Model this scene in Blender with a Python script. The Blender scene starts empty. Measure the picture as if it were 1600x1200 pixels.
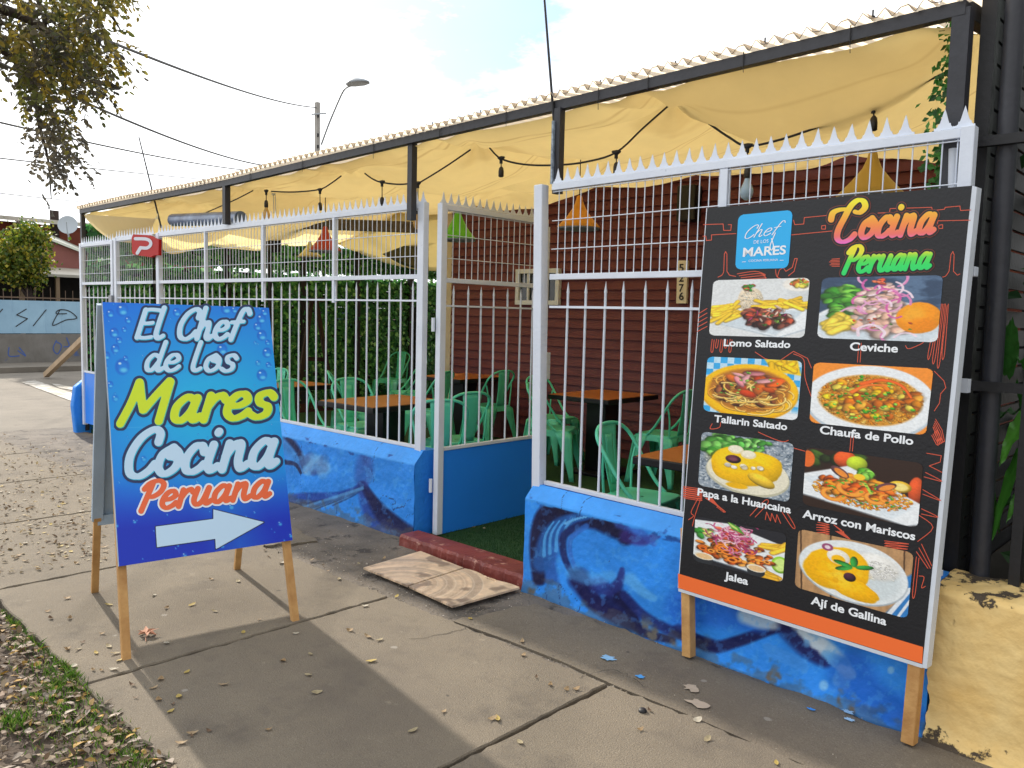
import bpy, bmesh, math, random
import numpy as np
from mathutils import Vector, Matrix
random.seed(7); RNG = np.random.default_rng(7)
SC = bpy.context.scene
COL = SC.collection
rad = math.radians

# ------------------------------------------------------------ camera, sky, sun, exposure
F_PX, CXP, CYP, CAM_H = 1280.0, 800.0, 600.0, 1.5
_v1 = np.array([-570 - CXP, 458 - CYP, F_PX]); _v2 = np.array([2000 - CXP, 520 - CYP, F_PX])
_a = _v1 / np.linalg.norm(_v1)
_b = _v2 - _a * (_v2 @ _a); _b /= np.linalg.norm(_b)
_R = np.array([-_a, _b, np.cross(-_a, _b)])          # rows: world X (along the street), Y (into the building), Z
CAMP = np.array([0.0, 0.0, CAM_H])
cd = bpy.data.cameras.new('camera'); cam = bpy.data.objects.new('camera', cd); COL.objects.link(cam)
cd.sensor_fit = 'HORIZONTAL'; cd.sensor_width = 36.0; cd.lens = 36.0 * F_PX / 1600.0
cd.clip_start = 0.05; cd.clip_end = 2000
_m = np.stack([_R @ np.array([1, 0, 0]), _R @ np.array([0, -1, 0]), _R @ np.array([0, 0, -1])], 1)
cam.matrix_world = Matrix([[*_m[0], 0], [*_m[1], 0], [*_m[2], CAM_H], [0, 0, 0, 1]])
SC.camera = cam
SC.view_settings.view_transform = 'Standard'; SC.view_settings.look = 'None'
SC.view_settings.gamma = 1.0; SC.view_settings.use_curve_mapping = False
SC.view_settings.exposure = 1.0
SC.cycles.max_bounces = 8; SC.cycles.diffuse_bounces = 5; SC.cycles.transparent_max_bounces = 12
SC.cycles.sample_clamp_indirect = 6.0

SUN_DIR = np.array([-1.0, 0.16, math.tan(rad(28)) * 1.012]); SUN_DIR /= np.linalg.norm(SUN_DIR)
SUN_EL = math.asin(SUN_DIR[2]); SUN_AZ = math.atan2(SUN_DIR[0], SUN_DIR[1])   # azimuth from +Y towards +X
ld = bpy.data.lights.new('sun', 'SUN'); ld.energy = 3.1; ld.angle = rad(1.1); ld.color = (1.0, 0.90, 0.76)
lo = bpy.data.objects.new('sun', ld); COL.objects.link(lo)
lo.rotation_euler = Vector(-SUN_DIR).to_track_quat('-Z', 'Y').to_euler(); lo.location = (-20, 5, 15)

def ray(px, py): return _R @ np.array([px - CXP, py - CYP, F_PX])
W = bpy.data.worlds.new('World'); SC.world = W; W.use_nodes = True
nt = W.node_tree; nt.nodes.clear()
def wn(t, **k):
    n = nt.nodes.new(t)
    for a, v in k.items(): setattr(n, a, v)
    return n
wo = wn('ShaderNodeOutputWorld'); bg = wn('ShaderNodeBackground')
sky = wn('ShaderNodeTexSky', sky_type='NISHITA'); sky.sun_disc = False
sky.sun_elevation = SUN_EL; sky.sun_rotation = SUN_AZ; sky.dust_density = 2.0
tc = wn('ShaderNodeTexCoord')
mp = wn('ShaderNodeMapping'); mp.inputs['Scale'].default_value = (1.0, 1.0, 2.6)
nz = wn('ShaderNodeTexNoise'); nz.inputs['Scale'].default_value = 2.4; nz.inputs['Detail'].default_value = 9; nz.inputs['Roughness'].default_value = 0.62
cr = wn('ShaderNodeValToRGB'); cr.color_ramp.elements[0].position = 0.34; cr.color_ramp.elements[1].position = 0.50
nz2 = wn('ShaderNodeTexNoise'); nz2.inputs['Scale'].default_value = 6; nz2.inputs['Detail'].default_value = 6
# thin cloud is brighter towards the sun (forward scattering)
dp = wn('ShaderNodeVectorMath', operation='DOT_PRODUCT'); dp.inputs[1].default_value = tuple(SUN_DIR)
mr = wn('ShaderNodeMapRange'); mr.inputs[1].default_value = -0.2; mr.inputs[2].default_value = 1.0; mr.inputs[3].default_value = 5.6; mr.inputs[4].default_value = 11.0
mulc = wn('ShaderNodeVectorMath', operation='SCALE'); mulc.inputs[0].default_value = (0.97, 0.985, 1.0)
mr2 = wn('ShaderNodeMapRange'); mr2.inputs[3].default_value = 0.82; mr2.inputs[4].default_value = 1.12
mm = wn('ShaderNodeMath', operation='MULTIPLY')
mix = wn('ShaderNodeMix', data_type='RGBA')
L = nt.links.new
L(tc.outputs['Generated'], mp.inputs[0]); L(mp.outputs[0], nz.inputs[0]); L(nz.outputs[0], cr.inputs[0]); L(mp.outputs[0], nz2.inputs[0])
L(tc.outputs['Generated'], dp.inputs[0]); L(dp.outputs['Value'], mr.inputs[0]); L(nz2.outputs[0], mr2.inputs[0])
L(mr.outputs[0], mm.inputs[0]); L(mr2.outputs[0], mm.inputs[1]); L(mm.outputs[0], mulc.inputs['Scale'])
# a few openings of blue between the clouds, high over the roof
hole = None
for hd_, hs_ in ((ray(745, 8), .985), (ray(690, -40), .985)):
    hd_ = hd_ / np.linalg.norm(hd_); h1 = wn('ShaderNodeVectorMath', operation='DOT_PRODUCT'); h1.inputs[1].default_value = tuple(hd_); L(tc.outputs['Generated'], h1.inputs[0])
    h2 = wn('ShaderNodeMapRange'); h2.inputs[1].default_value = hs_; h2.inputs[2].default_value = 1.0; L(h1.outputs['Value'], h2.inputs[0])
    if hole is None: hole = h2.outputs[0]
    else:
        h3 = wn('ShaderNodeMath', operation='MAXIMUM'); L(hole, h3.inputs[0]); L(h2.outputs[0], h3.inputs[1]); hole = h3.outputs[0]
nz3 = wn('ShaderNodeTexNoise'); nz3.inputs['Scale'].default_value = 9; nz3.inputs['Detail'].default_value = 7; nz3.inputs['Roughness'].default_value = .68; L(mp.outputs[0], nz3.inputs[0])
hm = wn('ShaderNodeMath', operation='MULTIPLY'); L(hole, hm.inputs[0]); L(nz3.outputs[0], hm.inputs[1])
hr = wn('ShaderNodeMapRange'); hr.inputs[1].default_value = .12; hr.inputs[2].default_value = .40; hr.inputs[3].default_value = 1.0; hr.inputs[4].default_value = 0.24; L(hm.outputs[0], hr.inputs[0])
skd = wn('ShaderNodeMix', data_type='RGBA', blend_type='MULTIPLY'); skd.inputs[0].default_value = 1.0; skd.inputs[7].default_value = (.42, .66, .95, 1); L(sky.outputs[0], skd.inputs[6])
L(hr.outputs[0], mix.inputs[0]); L(skd.outputs[2], mix.inputs[6]); L(mulc.outputs[0], mix.inputs[7])
L(mix.outputs[2], bg.inputs[0]); bg.inputs[1].default_value = 0.10; L(bg.outputs[0], wo.inputs[0])

# ------------------------------------------------------------ measuring helpers
def gz(px, py, z=0.0):
    d = ray(px, py); return CAMP + d * ((z - CAM_H) / d[2])
def gy(px, py, y):
    d = ray(px, py); return CAMP + d * (y / d[1])
def gx(px, py, x):
    d = ray(px, py); return CAMP + d * (x / d[0])
def gt(px, py, t):
    d = ray(px, py); return CAMP + d / np.linalg.norm(d) * t
def proj(P):
    c = (np.asarray(P) - CAMP) @ _R
    return np.stack([CXP + F_PX * c[..., 0] / c[..., 2], CYP + F_PX * c[..., 1] / c[..., 2]], -1)
class Plane:
    """a real flat surface in the place, measured from the photo"""
    def __init__(s, p, n):
        s.p = np.array(p, float); n = np.array(n, float); s.n = n / np.linalg.norm(n)
        if s.n @ (CAMP - s.p) < 0: s.n = -s.n
    def at(s, px, off=0.0):
        px = np.asarray(px, float); d = np.stack([px[..., 0] - CXP, px[..., 1] - CYP, np.full(px.shape[:-1], F_PX)], -1) @ _R.T
        t = ((s.p - CAMP) @ s.n) / (d @ s.n)
        return CAMP + d * t[..., None] + s.n * off
def S(h):
    h = h.lstrip('#'); c = np.array([int(h[i:i + 2], 16) for i in (0, 2, 4)]) / 255.0
    return c
def lin(c):
    c = np.clip(np.asarray(c, float), 0, 1); return np.where(c <= .04045, c / 12.92, ((c + .055) / 1.055) ** 2.4)

# ------------------------------------------------------------ materials
def mat(name, col, rough=0.6, var=0.0, vscale=8.0, bump=0.0, bscale=40.0, metal=0.0, spec=0.5, col2=None, transl=0.0, attr=None, detail=5, spot=None, transp=0.0, coat=0.0):
    m = bpy.data.materials.new(name); m.use_nodes = True; t = m.node_tree; N = t.nodes; b = N['Principled BSDF']; out = N['Material Output']
    def new(k): return N.new(k)
    tcn = new('ShaderNodeTexCoord'); src = None
    b.inputs['Roughness'].default_value = rough; b.inputs['Metallic'].default_value = metal; b.inputs['Specular IOR Level'].default_value = spec
    if coat: b.inputs['Coat Weight'].default_value = coat
    if attr:
        a = new('ShaderNodeAttribute'); a.attribute_name = attr; src = a.outputs['Color']
    if var > 0 or col2 is not None:
        n = new('ShaderNodeTexNoise'); n.inputs['Scale'].default_value = vscale; n.inputs['Detail'].default_value = detail; n.inputs['Roughness'].default_value = 0.65
        t.links.new(tcn.outputs['Object'], n.inputs[0])
        r = new('ShaderNodeMapRange'); r.inputs[1].default_value = 0.3; r.inputs[2].default_value = 0.7
        t.links.new(n.outputs[0], r.inputs[0])
        if src is None:
            mx = new('ShaderNodeMix'); mx.data_type = 'RGBA'
            c2 = col2 if col2 is not None else tuple(c * (1 - var) for c in col)
            mx.inputs[6].default_value = (*col, 1); mx.inputs[7].default_value = (*c2, 1); t.links.new(r.outputs[0], mx.inputs[0]); src = mx.outputs[2]
        else:
            r.inputs[3].default_value = 1 - var; r.inputs[4].default_value = 1 + var * .6
            sc = new('ShaderNodeVectorMath'); sc.operation = 'SCALE'; t.links.new(src, sc.inputs[0]); t.links.new(r.outputs[0], sc.inputs['Scale']); src = sc.outputs[0]
    if spot is not None:      # dirt / wear spots with a shape of their own: (colour, scale, threshold)
        sc_, ss, th = spot
        n = new('ShaderNodeTexNoise'); n.inputs['Scale'].default_value = ss; n.inputs['Detail'].default_value = 8; n.inputs['Roughness'].default_value = .7
        t.links.new(tcn.outputs['Object'], n.inputs[0])
        r = new('ShaderNodeMapRange'); r.inputs[1].default_value = th; r.inputs[2].default_value = th + .06; t.links.new(n.outputs[0], r.inputs[0])
        mx = new('ShaderNodeMix'); mx.data_type = 'RGBA'
        if src is not None: t.links.new(src, mx.inputs[6])
        else: mx.inputs[6].default_value = (*col, 1)
        mx.inputs[7].default_value = (*sc_, 1); t.links.new(r.outputs[0], mx.inputs[0]); src = mx.outputs[2]
    if src is None: b.inputs['Base Color'].default_value = (*col, 1)
    else: t.links.new(src, b.inputs['Base Color'])
    if bump > 0:
        n = new('ShaderNodeTexNoise'); n.inputs['Scale'].default_value = bscale; n.inputs['Detail'].default_value = 6
        t.links.new(tcn.outputs['Object'], n.inputs[0])
        bp = new('ShaderNodeBump'); bp.inputs['Strength'].default_value = min(1.0, bump); bp.inputs['Distance'].default_value = 0.01
        t.links.new(n.outputs[0], bp.inputs['Height']); t.links.new(bp.outputs[0], b.inputs['Normal'])
    sh = b.outputs[0]
    if transl > 0:
        tr = new('ShaderNodeBsdfTranslucent')
        if src is None: tr.inputs[0].default_value = (*col, 1)
        else: t.links.new(src, tr.inputs[0])
        ms = new('ShaderNodeMixShader'); ms.inputs[0].default_value = transl; t.links.new(sh, ms.inputs[1]); t.links.new(tr.outputs[0], ms.inputs[2]); sh = ms.outputs[0]
    if transp > 0:
        tr = new('ShaderNodeBsdfTransparent'); tr.inputs[0].default_value = (1, .97, .9, 1)
        ms = new('ShaderNodeMixShader'); ms.inputs[0].default_value = transp; t.links.new(sh, ms.inputs[1]); t.links.new(tr.outputs[0], ms.inputs[2]); sh = ms.outputs[0]
    t.links.new(sh, out.inputs['Surface'])
    return m
def LS(h): return tuple(float(x) for x in lin(S(h)))
M = {}

# ------------------------------------------------------------ mesh helpers
def base_of(p):
    while p is not None:
        if '_w' in p: return np.array(p['_w'], float)
        p = p.parent
    return np.zeros(3)
class MB:
    def __init__(s): s.v = []; s.f = []; s.smooth = []
    def add(s, vs, fs, sm=False):
        o = len(s.v); s.v += [tuple(float(c) for c in p) for p in vs]; s.f += [tuple(i + o for i in f) for f in fs]; s.smooth += [sm] * len(fs); return s
    def box(s, x0, x1, y0, y1, z0, z1):
        return s.add([(x0, y0, z0), (x1, y0, z0), (x1, y1, z0), (x0, y1, z0), (x0, y0, z1), (x1, y0, z1), (x1, y1, z1), (x0, y1, z1)],
                     [(0, 3, 2, 1), (4, 5, 6, 7), (0, 1, 5, 4), (1, 2, 6, 5), (2, 3, 7, 6), (3, 0, 4, 7)])
    def hexa(s, b, t):           # bottom quad, top quad
        return s.add(list(b) + list(t), [(0, 3, 2, 1), (4, 5, 6, 7), (0, 1, 5, 4), (1, 2, 6, 5), (2, 3, 7, 6), (3, 0, 4, 7)])
    def bar(s, p, q, w, h, up=(0, 0, 1)):
        p = np.array(p, float); q = np.array(q, float); d = (q - p) / np.linalg.norm(q - p); u = np.array(up, float)
        sd = np.cross(d, u); sd /= np.linalg.norm(sd); u = np.cross(sd, d)
        o = [(-w / 2, -h / 2), (w / 2, -h / 2), (w / 2, h / 2), (-w / 2, h / 2)]
        return s.hexa([p + sd * a + u * c for a, c in o], [q + sd * a + u * c for a, c in o])
    def tube(s, pts, r, n=8, caps=True, closed=False):
        pts = [np.array(p, float) for p in pts]; R = r if hasattr(r, '__len__') else [r] * len(pts); rings = []; prev = None
        for i, p in enumerate(pts):
            if closed: d = pts[(i + 1) % len(pts)] - pts[i - 1]
            else: d = pts[min(i + 1, len(pts) - 1)] - pts[max(i - 1, 0)]
            d = d / (np.linalg.norm(d) + 1e-9)
            if prev is None:
                u = np.array([0, 0, 1.0]) if abs(d[2]) < .9 else np.array([1.0, 0, 0])
            else: u = prev
            u = u - d * (u @ d); u /= np.linalg.norm(u); prev = u; w = np.cross(d, u)
            rings.append([p + (u * math.cos(2 * math.pi * k / n) + w * math.sin(2 * math.pi * k / n)) * R[i] for k in range(n)])
        vs = [v for rg in rings for v in rg]; fs = []; m = len(rings)
        for i in range(m if closed else m - 1):
            for k in range(n):
                a = i * n + k; b_ = i * n + (k + 1) % n; c = ((i + 1) % m) * n + (k + 1) % n; d_ = ((i + 1) % m) * n + k; fs.append((a, b_, c, d_))
        s.add(vs, fs, True)
        if caps and not closed:
            s.add(rings[0], [tuple(range(n))[::-1]]); s.add(rings[-1], [tuple(range(n))])
        return s
    def lathe(s, prof, c=(0, 0, 0), n=20, sm=True):
        vs = []; fs = []
        for r, z in prof:
            for k in range(n): vs.append((c[0] + r * math.cos(2 * math.pi * k / n), c[1] + r * math.sin(2 * math.pi * k / n), c[2] + z))
        for i in range(len(prof) - 1):
            for k in range(n): fs.append((i * n + k, i * n + (k + 1) % n, (i + 1) * n + (k + 1) % n, (i + 1) * n + k))
        return s.add(vs, fs, sm)
    def prism(s, outline, vec):     # outline: 3D points; extruded along vec
        n = len(outline); v2 = [np.array(p, float) + np.array(vec, float) for p in outline]
        fs = [tuple(range(n))[::-1], tuple(range(n, 2 * n))] + [(i, (i + 1) % n, n + (i + 1) % n, n + i) for i in range(n)]
        return s.add(list(outline) + v2, fs)
    def build(s, name, m, parent=None, base=None, bevel=0.0, rel=True):
        me = bpy.data.meshes.new(name)
        off = np.zeros(3)
        if base is not None: off = np.array(base, float)
        elif parent is not None and rel: off = base_of(parent)
        me.from_pydata([tuple(np.array(v) - off) for v in s.v], [], s.f); me.validate(); me.update()
        if len(me.polygons) == len(s.smooth): me.polygons.foreach_set('use_smooth', s.smooth)
        me.materials.append(m)
        o = bpy.data.objects.new(name, me); COL.objects.link(o)
        if parent is not None: o.parent = parent
        elif base is not None: o.location = tuple(off)
        if base is not None and parent is None: o['_w'] = [float(c) for c in off]
        if bevel > 0:
            bv = o.modifiers.new('bevel', 'BEVEL'); bv.width = bevel; bv.segments = 2; bv.limit_method = 'ANGLE'
        return o
def tag(o, label=None, cat=None, group=None, kind=None):
    if label: o['label'] = label
    if cat: o['category'] = cat
    if group: o['group'] = group
    if kind: o['kind'] = kind
    return o
def thing(name, label, cat, loc=(0, 0, 0), rz=0.0, group=None):
    o = bpy.data.objects.new(name, None); COL.objects.link(o); o.location = tuple(float(c) for c in loc); o.rotation_euler = (0, 0, rz)
    o.empty_display_size = 0.1; o['_w'] = [float(c) for c in loc] if rz == 0 else [0.0, 0.0, 0.0]
    return tag(o, label, cat, group)
def copy_tree(o, parent=None):
    c = o.copy(); COL.objects.link(c); c.parent = parent
    for ch in list(o.children): copy_tree(ch, c)
    return c
def mesh_np(name, V, Fq, m, parent=None, colors=None, smooth=True, base=None):
    """quads/tris from numpy arrays, optional per-vertex linear colours"""
    off = base_of(parent) if parent is not None else (np.array(base, float) if base is not None else np.zeros(3))
    V = np.asarray(V, float) - off; Fq = np.asarray(Fq, int); k = Fq.shape[1]
    me = bpy.data.meshes.new(name); me.vertices.add(len(V)); me.vertices.foreach_set('co', V.astype(np.float32).ravel())
    me.loops.add(Fq.size); me.loops.foreach_set('vertex_index', Fq.astype(np.int32).ravel())
    me.polygons.add(len(Fq)); me.polygons.foreach_set('loop_start', np.arange(0, Fq.size, k, dtype=np.int32))
    me.update(calc_edges=True)
    me.polygons.foreach_set('use_smooth', np.full(len(Fq), smooth))
    if colors is not None:
        a = me.color_attributes.new('paint', 'FLOAT_COLOR', 'POINT'); c4 = np.ones((len(V), 4), np.float32); c4[:, :3] = colors; a.data.foreach_set('color', c4.ravel())
    me.materials.append(m); o = bpy.data.objects.new(name, me); COL.objects.link(o)
    if parent is not None: o.parent = parent
    elif base is not None: o.location = tuple(off); o['_w'] = [float(c) for c in off]
    return o
def grid_faces(nu, nv):
    i = np.arange(nu - 1)[None, :] + np.arange(nv - 1)[:, None] * nu
    return np.stack([i, i + 1, i + nu + 1, i + nu], -1).reshape(-1, 4)
def catmull(pts, n=8, closed=False):
    P = [np.array(p, float) for p in pts]; out = []
    m = len(P)
    if m == 2: return [P[0] + (P[1] - P[0]) * t for t in np.linspace(0, 1, 3)]
    for i in range(m if closed else m - 1):
        g = (lambda k: P[k % m]) if closed else (lambda k: P[min(max(k, 0), m - 1)])
        p0, p1, p2, p3 = g(i - 1), g(i), g(i + 1), g(i + 2)
        for k in range(n):
            t = k / n; out.append(.5 * ((2 * p1) + (-p0 + p2) * t + (2 * p0 - 5 * p1 + 4 * p2 - p3) * t * t + (-p0 + 3 * p1 - 3 * p2 + p3) * t ** 3))
    if not closed: out.append(P[-1])
    return out

# ------------------------------------------------------------ painting helpers (sRGB rasters)
def fbm(x, y, seed=0, oct=4, f=1.0):
    """value noise on arrays"""
    out = np.zeros_like(x, float); amp = 1.0; tot = 0
    for o in range(oct):
        xi = x * f; yi = y * f; x0 = np.floor(xi).astype(int); y0 = np.floor(yi).astype(int); fx = xi - x0; fy = yi - y0
        fx = fx * fx * (3 - 2 * fx); fy = fy * fy * (3 - 2 * fy)
        def h(a, b):
            n = (a * 374761393 + b * 668265263 + (seed + o) * 1442695041) & 0x7fffffff
            n = ((n ^ (n >> 13)) * 1274126177) & 0x7fffffff; return ((n ^ (n >> 16)) & 0xffff) / 65535.0
        v = (h(x0, y0) * (1 - fx) + h(x0 + 1, y0) * fx) * (1 - fy) + (h(x0, y0 + 1) * (1 - fx) + h(x0 + 1, y0 + 1) * fx) * fy
        out += v * amp; tot += amp; amp *= .5; f *= 2
    return out / tot
def seg_dist(X, Y, pts):
    d = np.full(X.shape, 1e9); T = np.zeros(X.shape); n = len(pts) - 1
    for i in range(n):
        a = pts[i]; b = pts[i + 1]; vx, vy = b[0] - a[0], b[1] - a[1]; l2 = vx * vx + vy * vy + 1e-12
        t = np.clip(((X - a[0]) * vx + (Y - a[1]) * vy) / l2, 0, 1); q = np.hypot(X - a[0] - t * vx, Y - a[1] - t * vy)
        k = q < d; d = np.where(k, q, d); T = np.where(k, (i + t) / n, T)
    return d, T
class Paint:
    def __init__(s, X, Y, base):
        s.X = X; s.Y = Y; s.c = np.ones(X.shape + (3,)) * np.array(base if not isinstance(base, str) else S(base))
    def blend(s, a, col):
        col = S(col) if isinstance(col, str) else np.asarray(col); s.c = s.c * (1 - a[..., None]) + col * a[..., None]
    def ell(s, cx, cy, rx, ry, col, rot=0.0, soft=.08, alpha=1.0, shade=0.0, wob=0.0, seed=0):
        c_, s_ = math.cos(rot), math.sin(rot); dx = s.X - cx; dy = s.Y - cy
        u = (dx * c_ + dy * s_) / rx; v = (-dx * s_ + dy * c_) / ry; r = np.hypot(u, v)
        if wob: r = r + wob * (fbm(s.X, s.Y, seed, 3, 1.6 / max(rx, ry)) - .5) * 2
        a = np.clip((1 - r) / soft + .5, 0, 1) * alpha
        col = S(col) if isinstance(col, str) else np.asarray(col)
        if shade:
            k = 1 + shade * np.clip(-(u * .5 + v * .85), -1, 1) - shade * .9 * np.clip(r, 0, 1) ** 3
            cc = np.clip(col * k[..., None], 0, 1); s.c = s.c * (1 - a[..., None]) + cc * a[..., None]
        else: s.blend(a, col)
    def line(s, pts, r, col, soft=.35, alpha=1.0, shade=0.0, r2=None, smooth=True):
        p = catmull(pts, 6) if smooth and len(pts) > 2 else pts
        d, T = seg_dist(s.X, s.Y, p); rr = r if r2 is None else r + (r2 - r) * T
        a = np.clip((rr - d) / (np.maximum(rr, 1e-6) * soft) + .5, 0, 1) * alpha; col = S(col) if isinstance(col, str) else np.asarray(col)
        if shade:
            cc = np.clip(col * (1 + shade * (.4 - (d / np.maximum(rr, 1e-6)) ** 2))[..., None], 0, 1); s.c = s.c * (1 - a[..., None]) + cc * a[..., None]
        else: s.blend(a, col)
    def poly(s, pts, col, soft=1.0, alpha=1.0):
        s.blend(np.clip(-poly_sdf(s.X, s.Y, pts) / soft + .5, 0, 1) * alpha, col)
def poly_sdf(X, Y, pts):
    d, _ = seg_dist(X, Y, list(pts) + [pts[0]]); ins = np.zeros(X.shape, bool); n = len(pts)
    for i in range(n):
        x1, y1 = pts[i]; x2, y2 = pts[(i + 1) % n]
        c = ((y1 > Y) != (y2 > Y)) & (X < (x2 - x1) * (Y - y1) / (y2 - y1 + 1e-12) + x1); ins ^= c
    return np.where(ins, -d, d)
def iso_mesh(v, x0, y0, st):
    """marching-squares fill of v<0: returns points (n,2) and polygons"""
    P = []; Fp = []; cache = {}
    def vert(k, x, y):
        if k not in cache: cache[k] = len(P); P.append((x0 + x * st, y0 + y * st))
        return cache[k]
    H, Wd = v.shape; neg = v < 0
    full = neg[:-1, :-1] & neg[1:, :-1] & neg[:-1, 1:] & neg[1:, 1:]; anyn = neg[:-1, :-1] | neg[1:, :-1] | neg[:-1, 1:] | neg[1:, 1:]
    for j in range(H - 1):
        row = full[j]; i = 0; idx = np.nonzero(row)[0]
        if len(idx):
            br = np.nonzero(np.diff(idx) > 1)[0]; st_ = np.r_[idx[0], idx[br + 1]]; en = np.r_[idx[br], idx[-1]]
            for a, b in zip(st_, en): Fp.append((vert((a, j), a, j), vert((b + 1, j), b + 1, j), vert((b + 1, j + 1), b + 1, j + 1), vert((a, j + 1), a, j + 1)))
        for i in np.nonzero(anyn[j] & ~row)[0]:
            cs = [(i, j), (i + 1, j), (i + 1, j + 1), (i, j + 1)]; poly = []
            for k in range(4):
                a = cs[k]; b = cs[(k + 1) % 4]; va = v[a[1], a[0]]; vb = v[b[1], b[0]]
                if va < 0: poly.append(vert(a, *a))
                if (va < 0) != (vb < 0):
                    t = va / (va - vb); key = (min(a, b), max(a, b)); poly.append(vert(key, a[0] + (b[0] - a[0]) * t, a[1] + (b[1] - a[1]) * t))
            if len(poly) >= 3: Fp.append(tuple(poly))
    return np.array(P), Fp
def flat_mesh(name, P2, polys, plane, off, m, parent, colf=None):
    """photo-plane polygons laid on a real surface"""
    if len(P2) == 0: return None
    V = plane.at(P2, off); o = base_of(parent)
    me = bpy.data.meshes.new(name); me.from_pydata([tuple(p) for p in (V - o)], [], [p[::-1] for p in polys]); me.update()
    if colf is not None:
        a = me.color_attributes.new('paint', 'FLOAT_COLOR', 'POINT'); c4 = np.ones((len(P2), 4), np.float32); c4[:, :3] = lin(colf(P2)); a.data.foreach_set('color', c4.ravel())
    me.materials.append(m); ob = bpy.data.objects.new(name, me); COL.objects.link(ob); ob.parent = parent; return ob
# script letter strokes (upright; x-height .56, cap .96)
GL = {
 'l': (.40, [[(.14, 1.0), (.09, .5), (.08, .14), (.18, .02), (.32, .10)]]),
 'e': (.50, [[(.09, .29), (.30, .31), (.42, .42), (.34, .56), (.19, .54), (.08, .36), (.08, .14), (.22, .01), (.38, .06), (.48, .16)]]),
 'h': (.56, [[(.13, 1.0), (.08, .02)], [(.09, .28), (.20, .50), (.34, .53), (.37, .32), (.36, .10), (.44, .01), (.54, .10)]]),
 'f': (.46, [[(.56, .84), (.46, .98), (.32, .92), (.22, .5), (.14, .0)], [(.03, .55), (.42, .58)]]),
 'd': (.58, [[(.40, .48), (.22, .56), (.07, .34), (.10, .07), (.25, .03), (.41, .32)], [(.48, 1.0), (.42, .4), (.41, .10), (.48, .01), (.58, .10)]]),
 'o': (.54, [[(.28, .56), (.10, .42), (.07, .16), (.22, .01), (.42, .14), (.44, .40), (.30, .56)], [(.30, .54), (.24, .40), (.36, .34)]]),
 's': (.46, [[(.42, .46), (.30, .57), (.14, .50), (.17, .35), (.34, .24), (.34, .08), (.18, .01), (.03, .09)]]),
 'M': (1.0, [[(.06, .02), (.18, .5), (.24, .95)], [(.25, .93), (.36, .55), (.44, .32)], [(.46, .32), (.62, .62), (.82, .95)], [(.84, .93), (.82, .5), (.80, .04)]]),
 'a': (.58, [[(.42, .46), (.26, .56), (.09, .36), (.09, .10), (.23, .02), (.38, .22), (.44, .52)], [(.45, .52), (.41, .16), (.47, .02), (.58, .10)]]),
 'r': (.44, [[(.12, .56), (.09, .02)], [(.10, .28), (.20, .48), (.34, .56), (.42, .46)]]),
 'C': (.64, [[(.60, .70), (.60, .88), (.46, .97), (.22, .80), (.08, .45), (.14, .10), (.34, .0), (.52, .10), (.62, .24)]]),
 'c': (.45, [[(.40, .42), (.34, .55), (.20, .54), (.07, .32), (.10, .08), (.24, .01), (.38, .08), (.45, .16)]]),
 'i': (.32, [[(.12, .55), (.08, .18), (.15, .02), (.29, .10)], [(.16, .80), (.17, .82)]]),
 'n': (.58, [[(.12, .55), (.08, .02)], [(.09, .28), (.22, .51), (.36, .52), (.37, .18), (.45, .01), (.58, .10)]]),
 'E': (.62, [[(.62, .93), (.36, .95), (.17, .93)], [(.17, .93), (.10, .05)], [(.14, .50), (.34, .50), (.50, .52)], [(.10, .05), (.34, .03), (.56, .06)]]),
 'P': (.60, [[(.24, .90), (.16, .45), (.08, .0)], [(.02, .74), (.16, .92), (.40, .98), (.58, .84), (.54, .60), (.36, .46), (.20, .46)]]),
 'u': (.60, [[(.11, .55), (.07, .18), (.18, .01), (.34, .12), (.44, .54)], [(.45, .54), (.41, .14), (.48, .01), (.60, .10)]]),
 ' ': (.34, []),
}
def word_sdf(text, o, e, xh, slant=.22, r=.09, pad=8, st=.6, swash=None, flat=.78):
    """signed distance of a brush-script word, in photo pixels"""
    o = np.array(o, float); e = np.array(e, float); W_ = sum(GL[c][0] for c in text); ex = (e - o) / W_; sy = xh / .56; ey = np.array([slant * sy, -sy]); strokes = []; x = 0.0
    for c in text:
        for stx in GL[c][1]: strokes.append([(o + ex * (x + p[0]) + ey * p[1]) for p in catmull(stx, 7)])
        x += GL[c][0]
    for sw in (swash or []): strokes.append([np.array(p, float) for p in catmull(sw, 8)])
    al = np.concatenate([np.array(s_) for s_ in strokes]); x0, y0 = al.min(0) - pad; x1, y1 = al.max(0) + pad
    nx = int((x1 - x0) / st) + 2; ny = int((y1 - y0) / st) + 2
    X, Y = np.meshgrid(x0 + np.arange(nx) * st, y0 + np.arange(ny) * st); D = np.full(X.shape, 1e9); rp = r * sy
    for s_ in strokes:
        for a, b in zip(s_[:-1], s_[1:]):
            vx, vy = b - a; l = math.hypot(vx, vy) + 1e-9; ra = rp * (flat + (1.12 - flat) * abs(vy) / l)
            bx0 = max(0, int((min(a[0], b[0]) - x0 - ra - pad) / st)); bx1 = min(nx, int((max(a[0], b[0]) - x0 + ra + pad) / st) + 2)
            by0 = max(0, int((min(a[1], b[1]) - y0 - ra - pad) / st)); by1 = min(ny, int((max(a[1], b[1]) - y0 + ra + pad) / st) + 2)
            xs = X[by0:by1, bx0:bx1]; ys = Y[by0:by1, bx0:bx1]
            t = np.clip(((xs - a[0]) * vx + (ys - a[1]) * vy) / (l * l), 0, 1); q = np.hypot(xs - a[0] - t * vx, ys - a[1] - t * vy) - ra
            D[by0:by1, bx0:bx1] = np.minimum(D[by0:by1, bx0:bx1], q)
    return D, x0, y0, st
def shift(D, dx, dy, st):
    out = np.roll(np.roll(D, int(round(dx / st)), 1), int(round(dy / st)), 0); return out
_tc = {}
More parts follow.
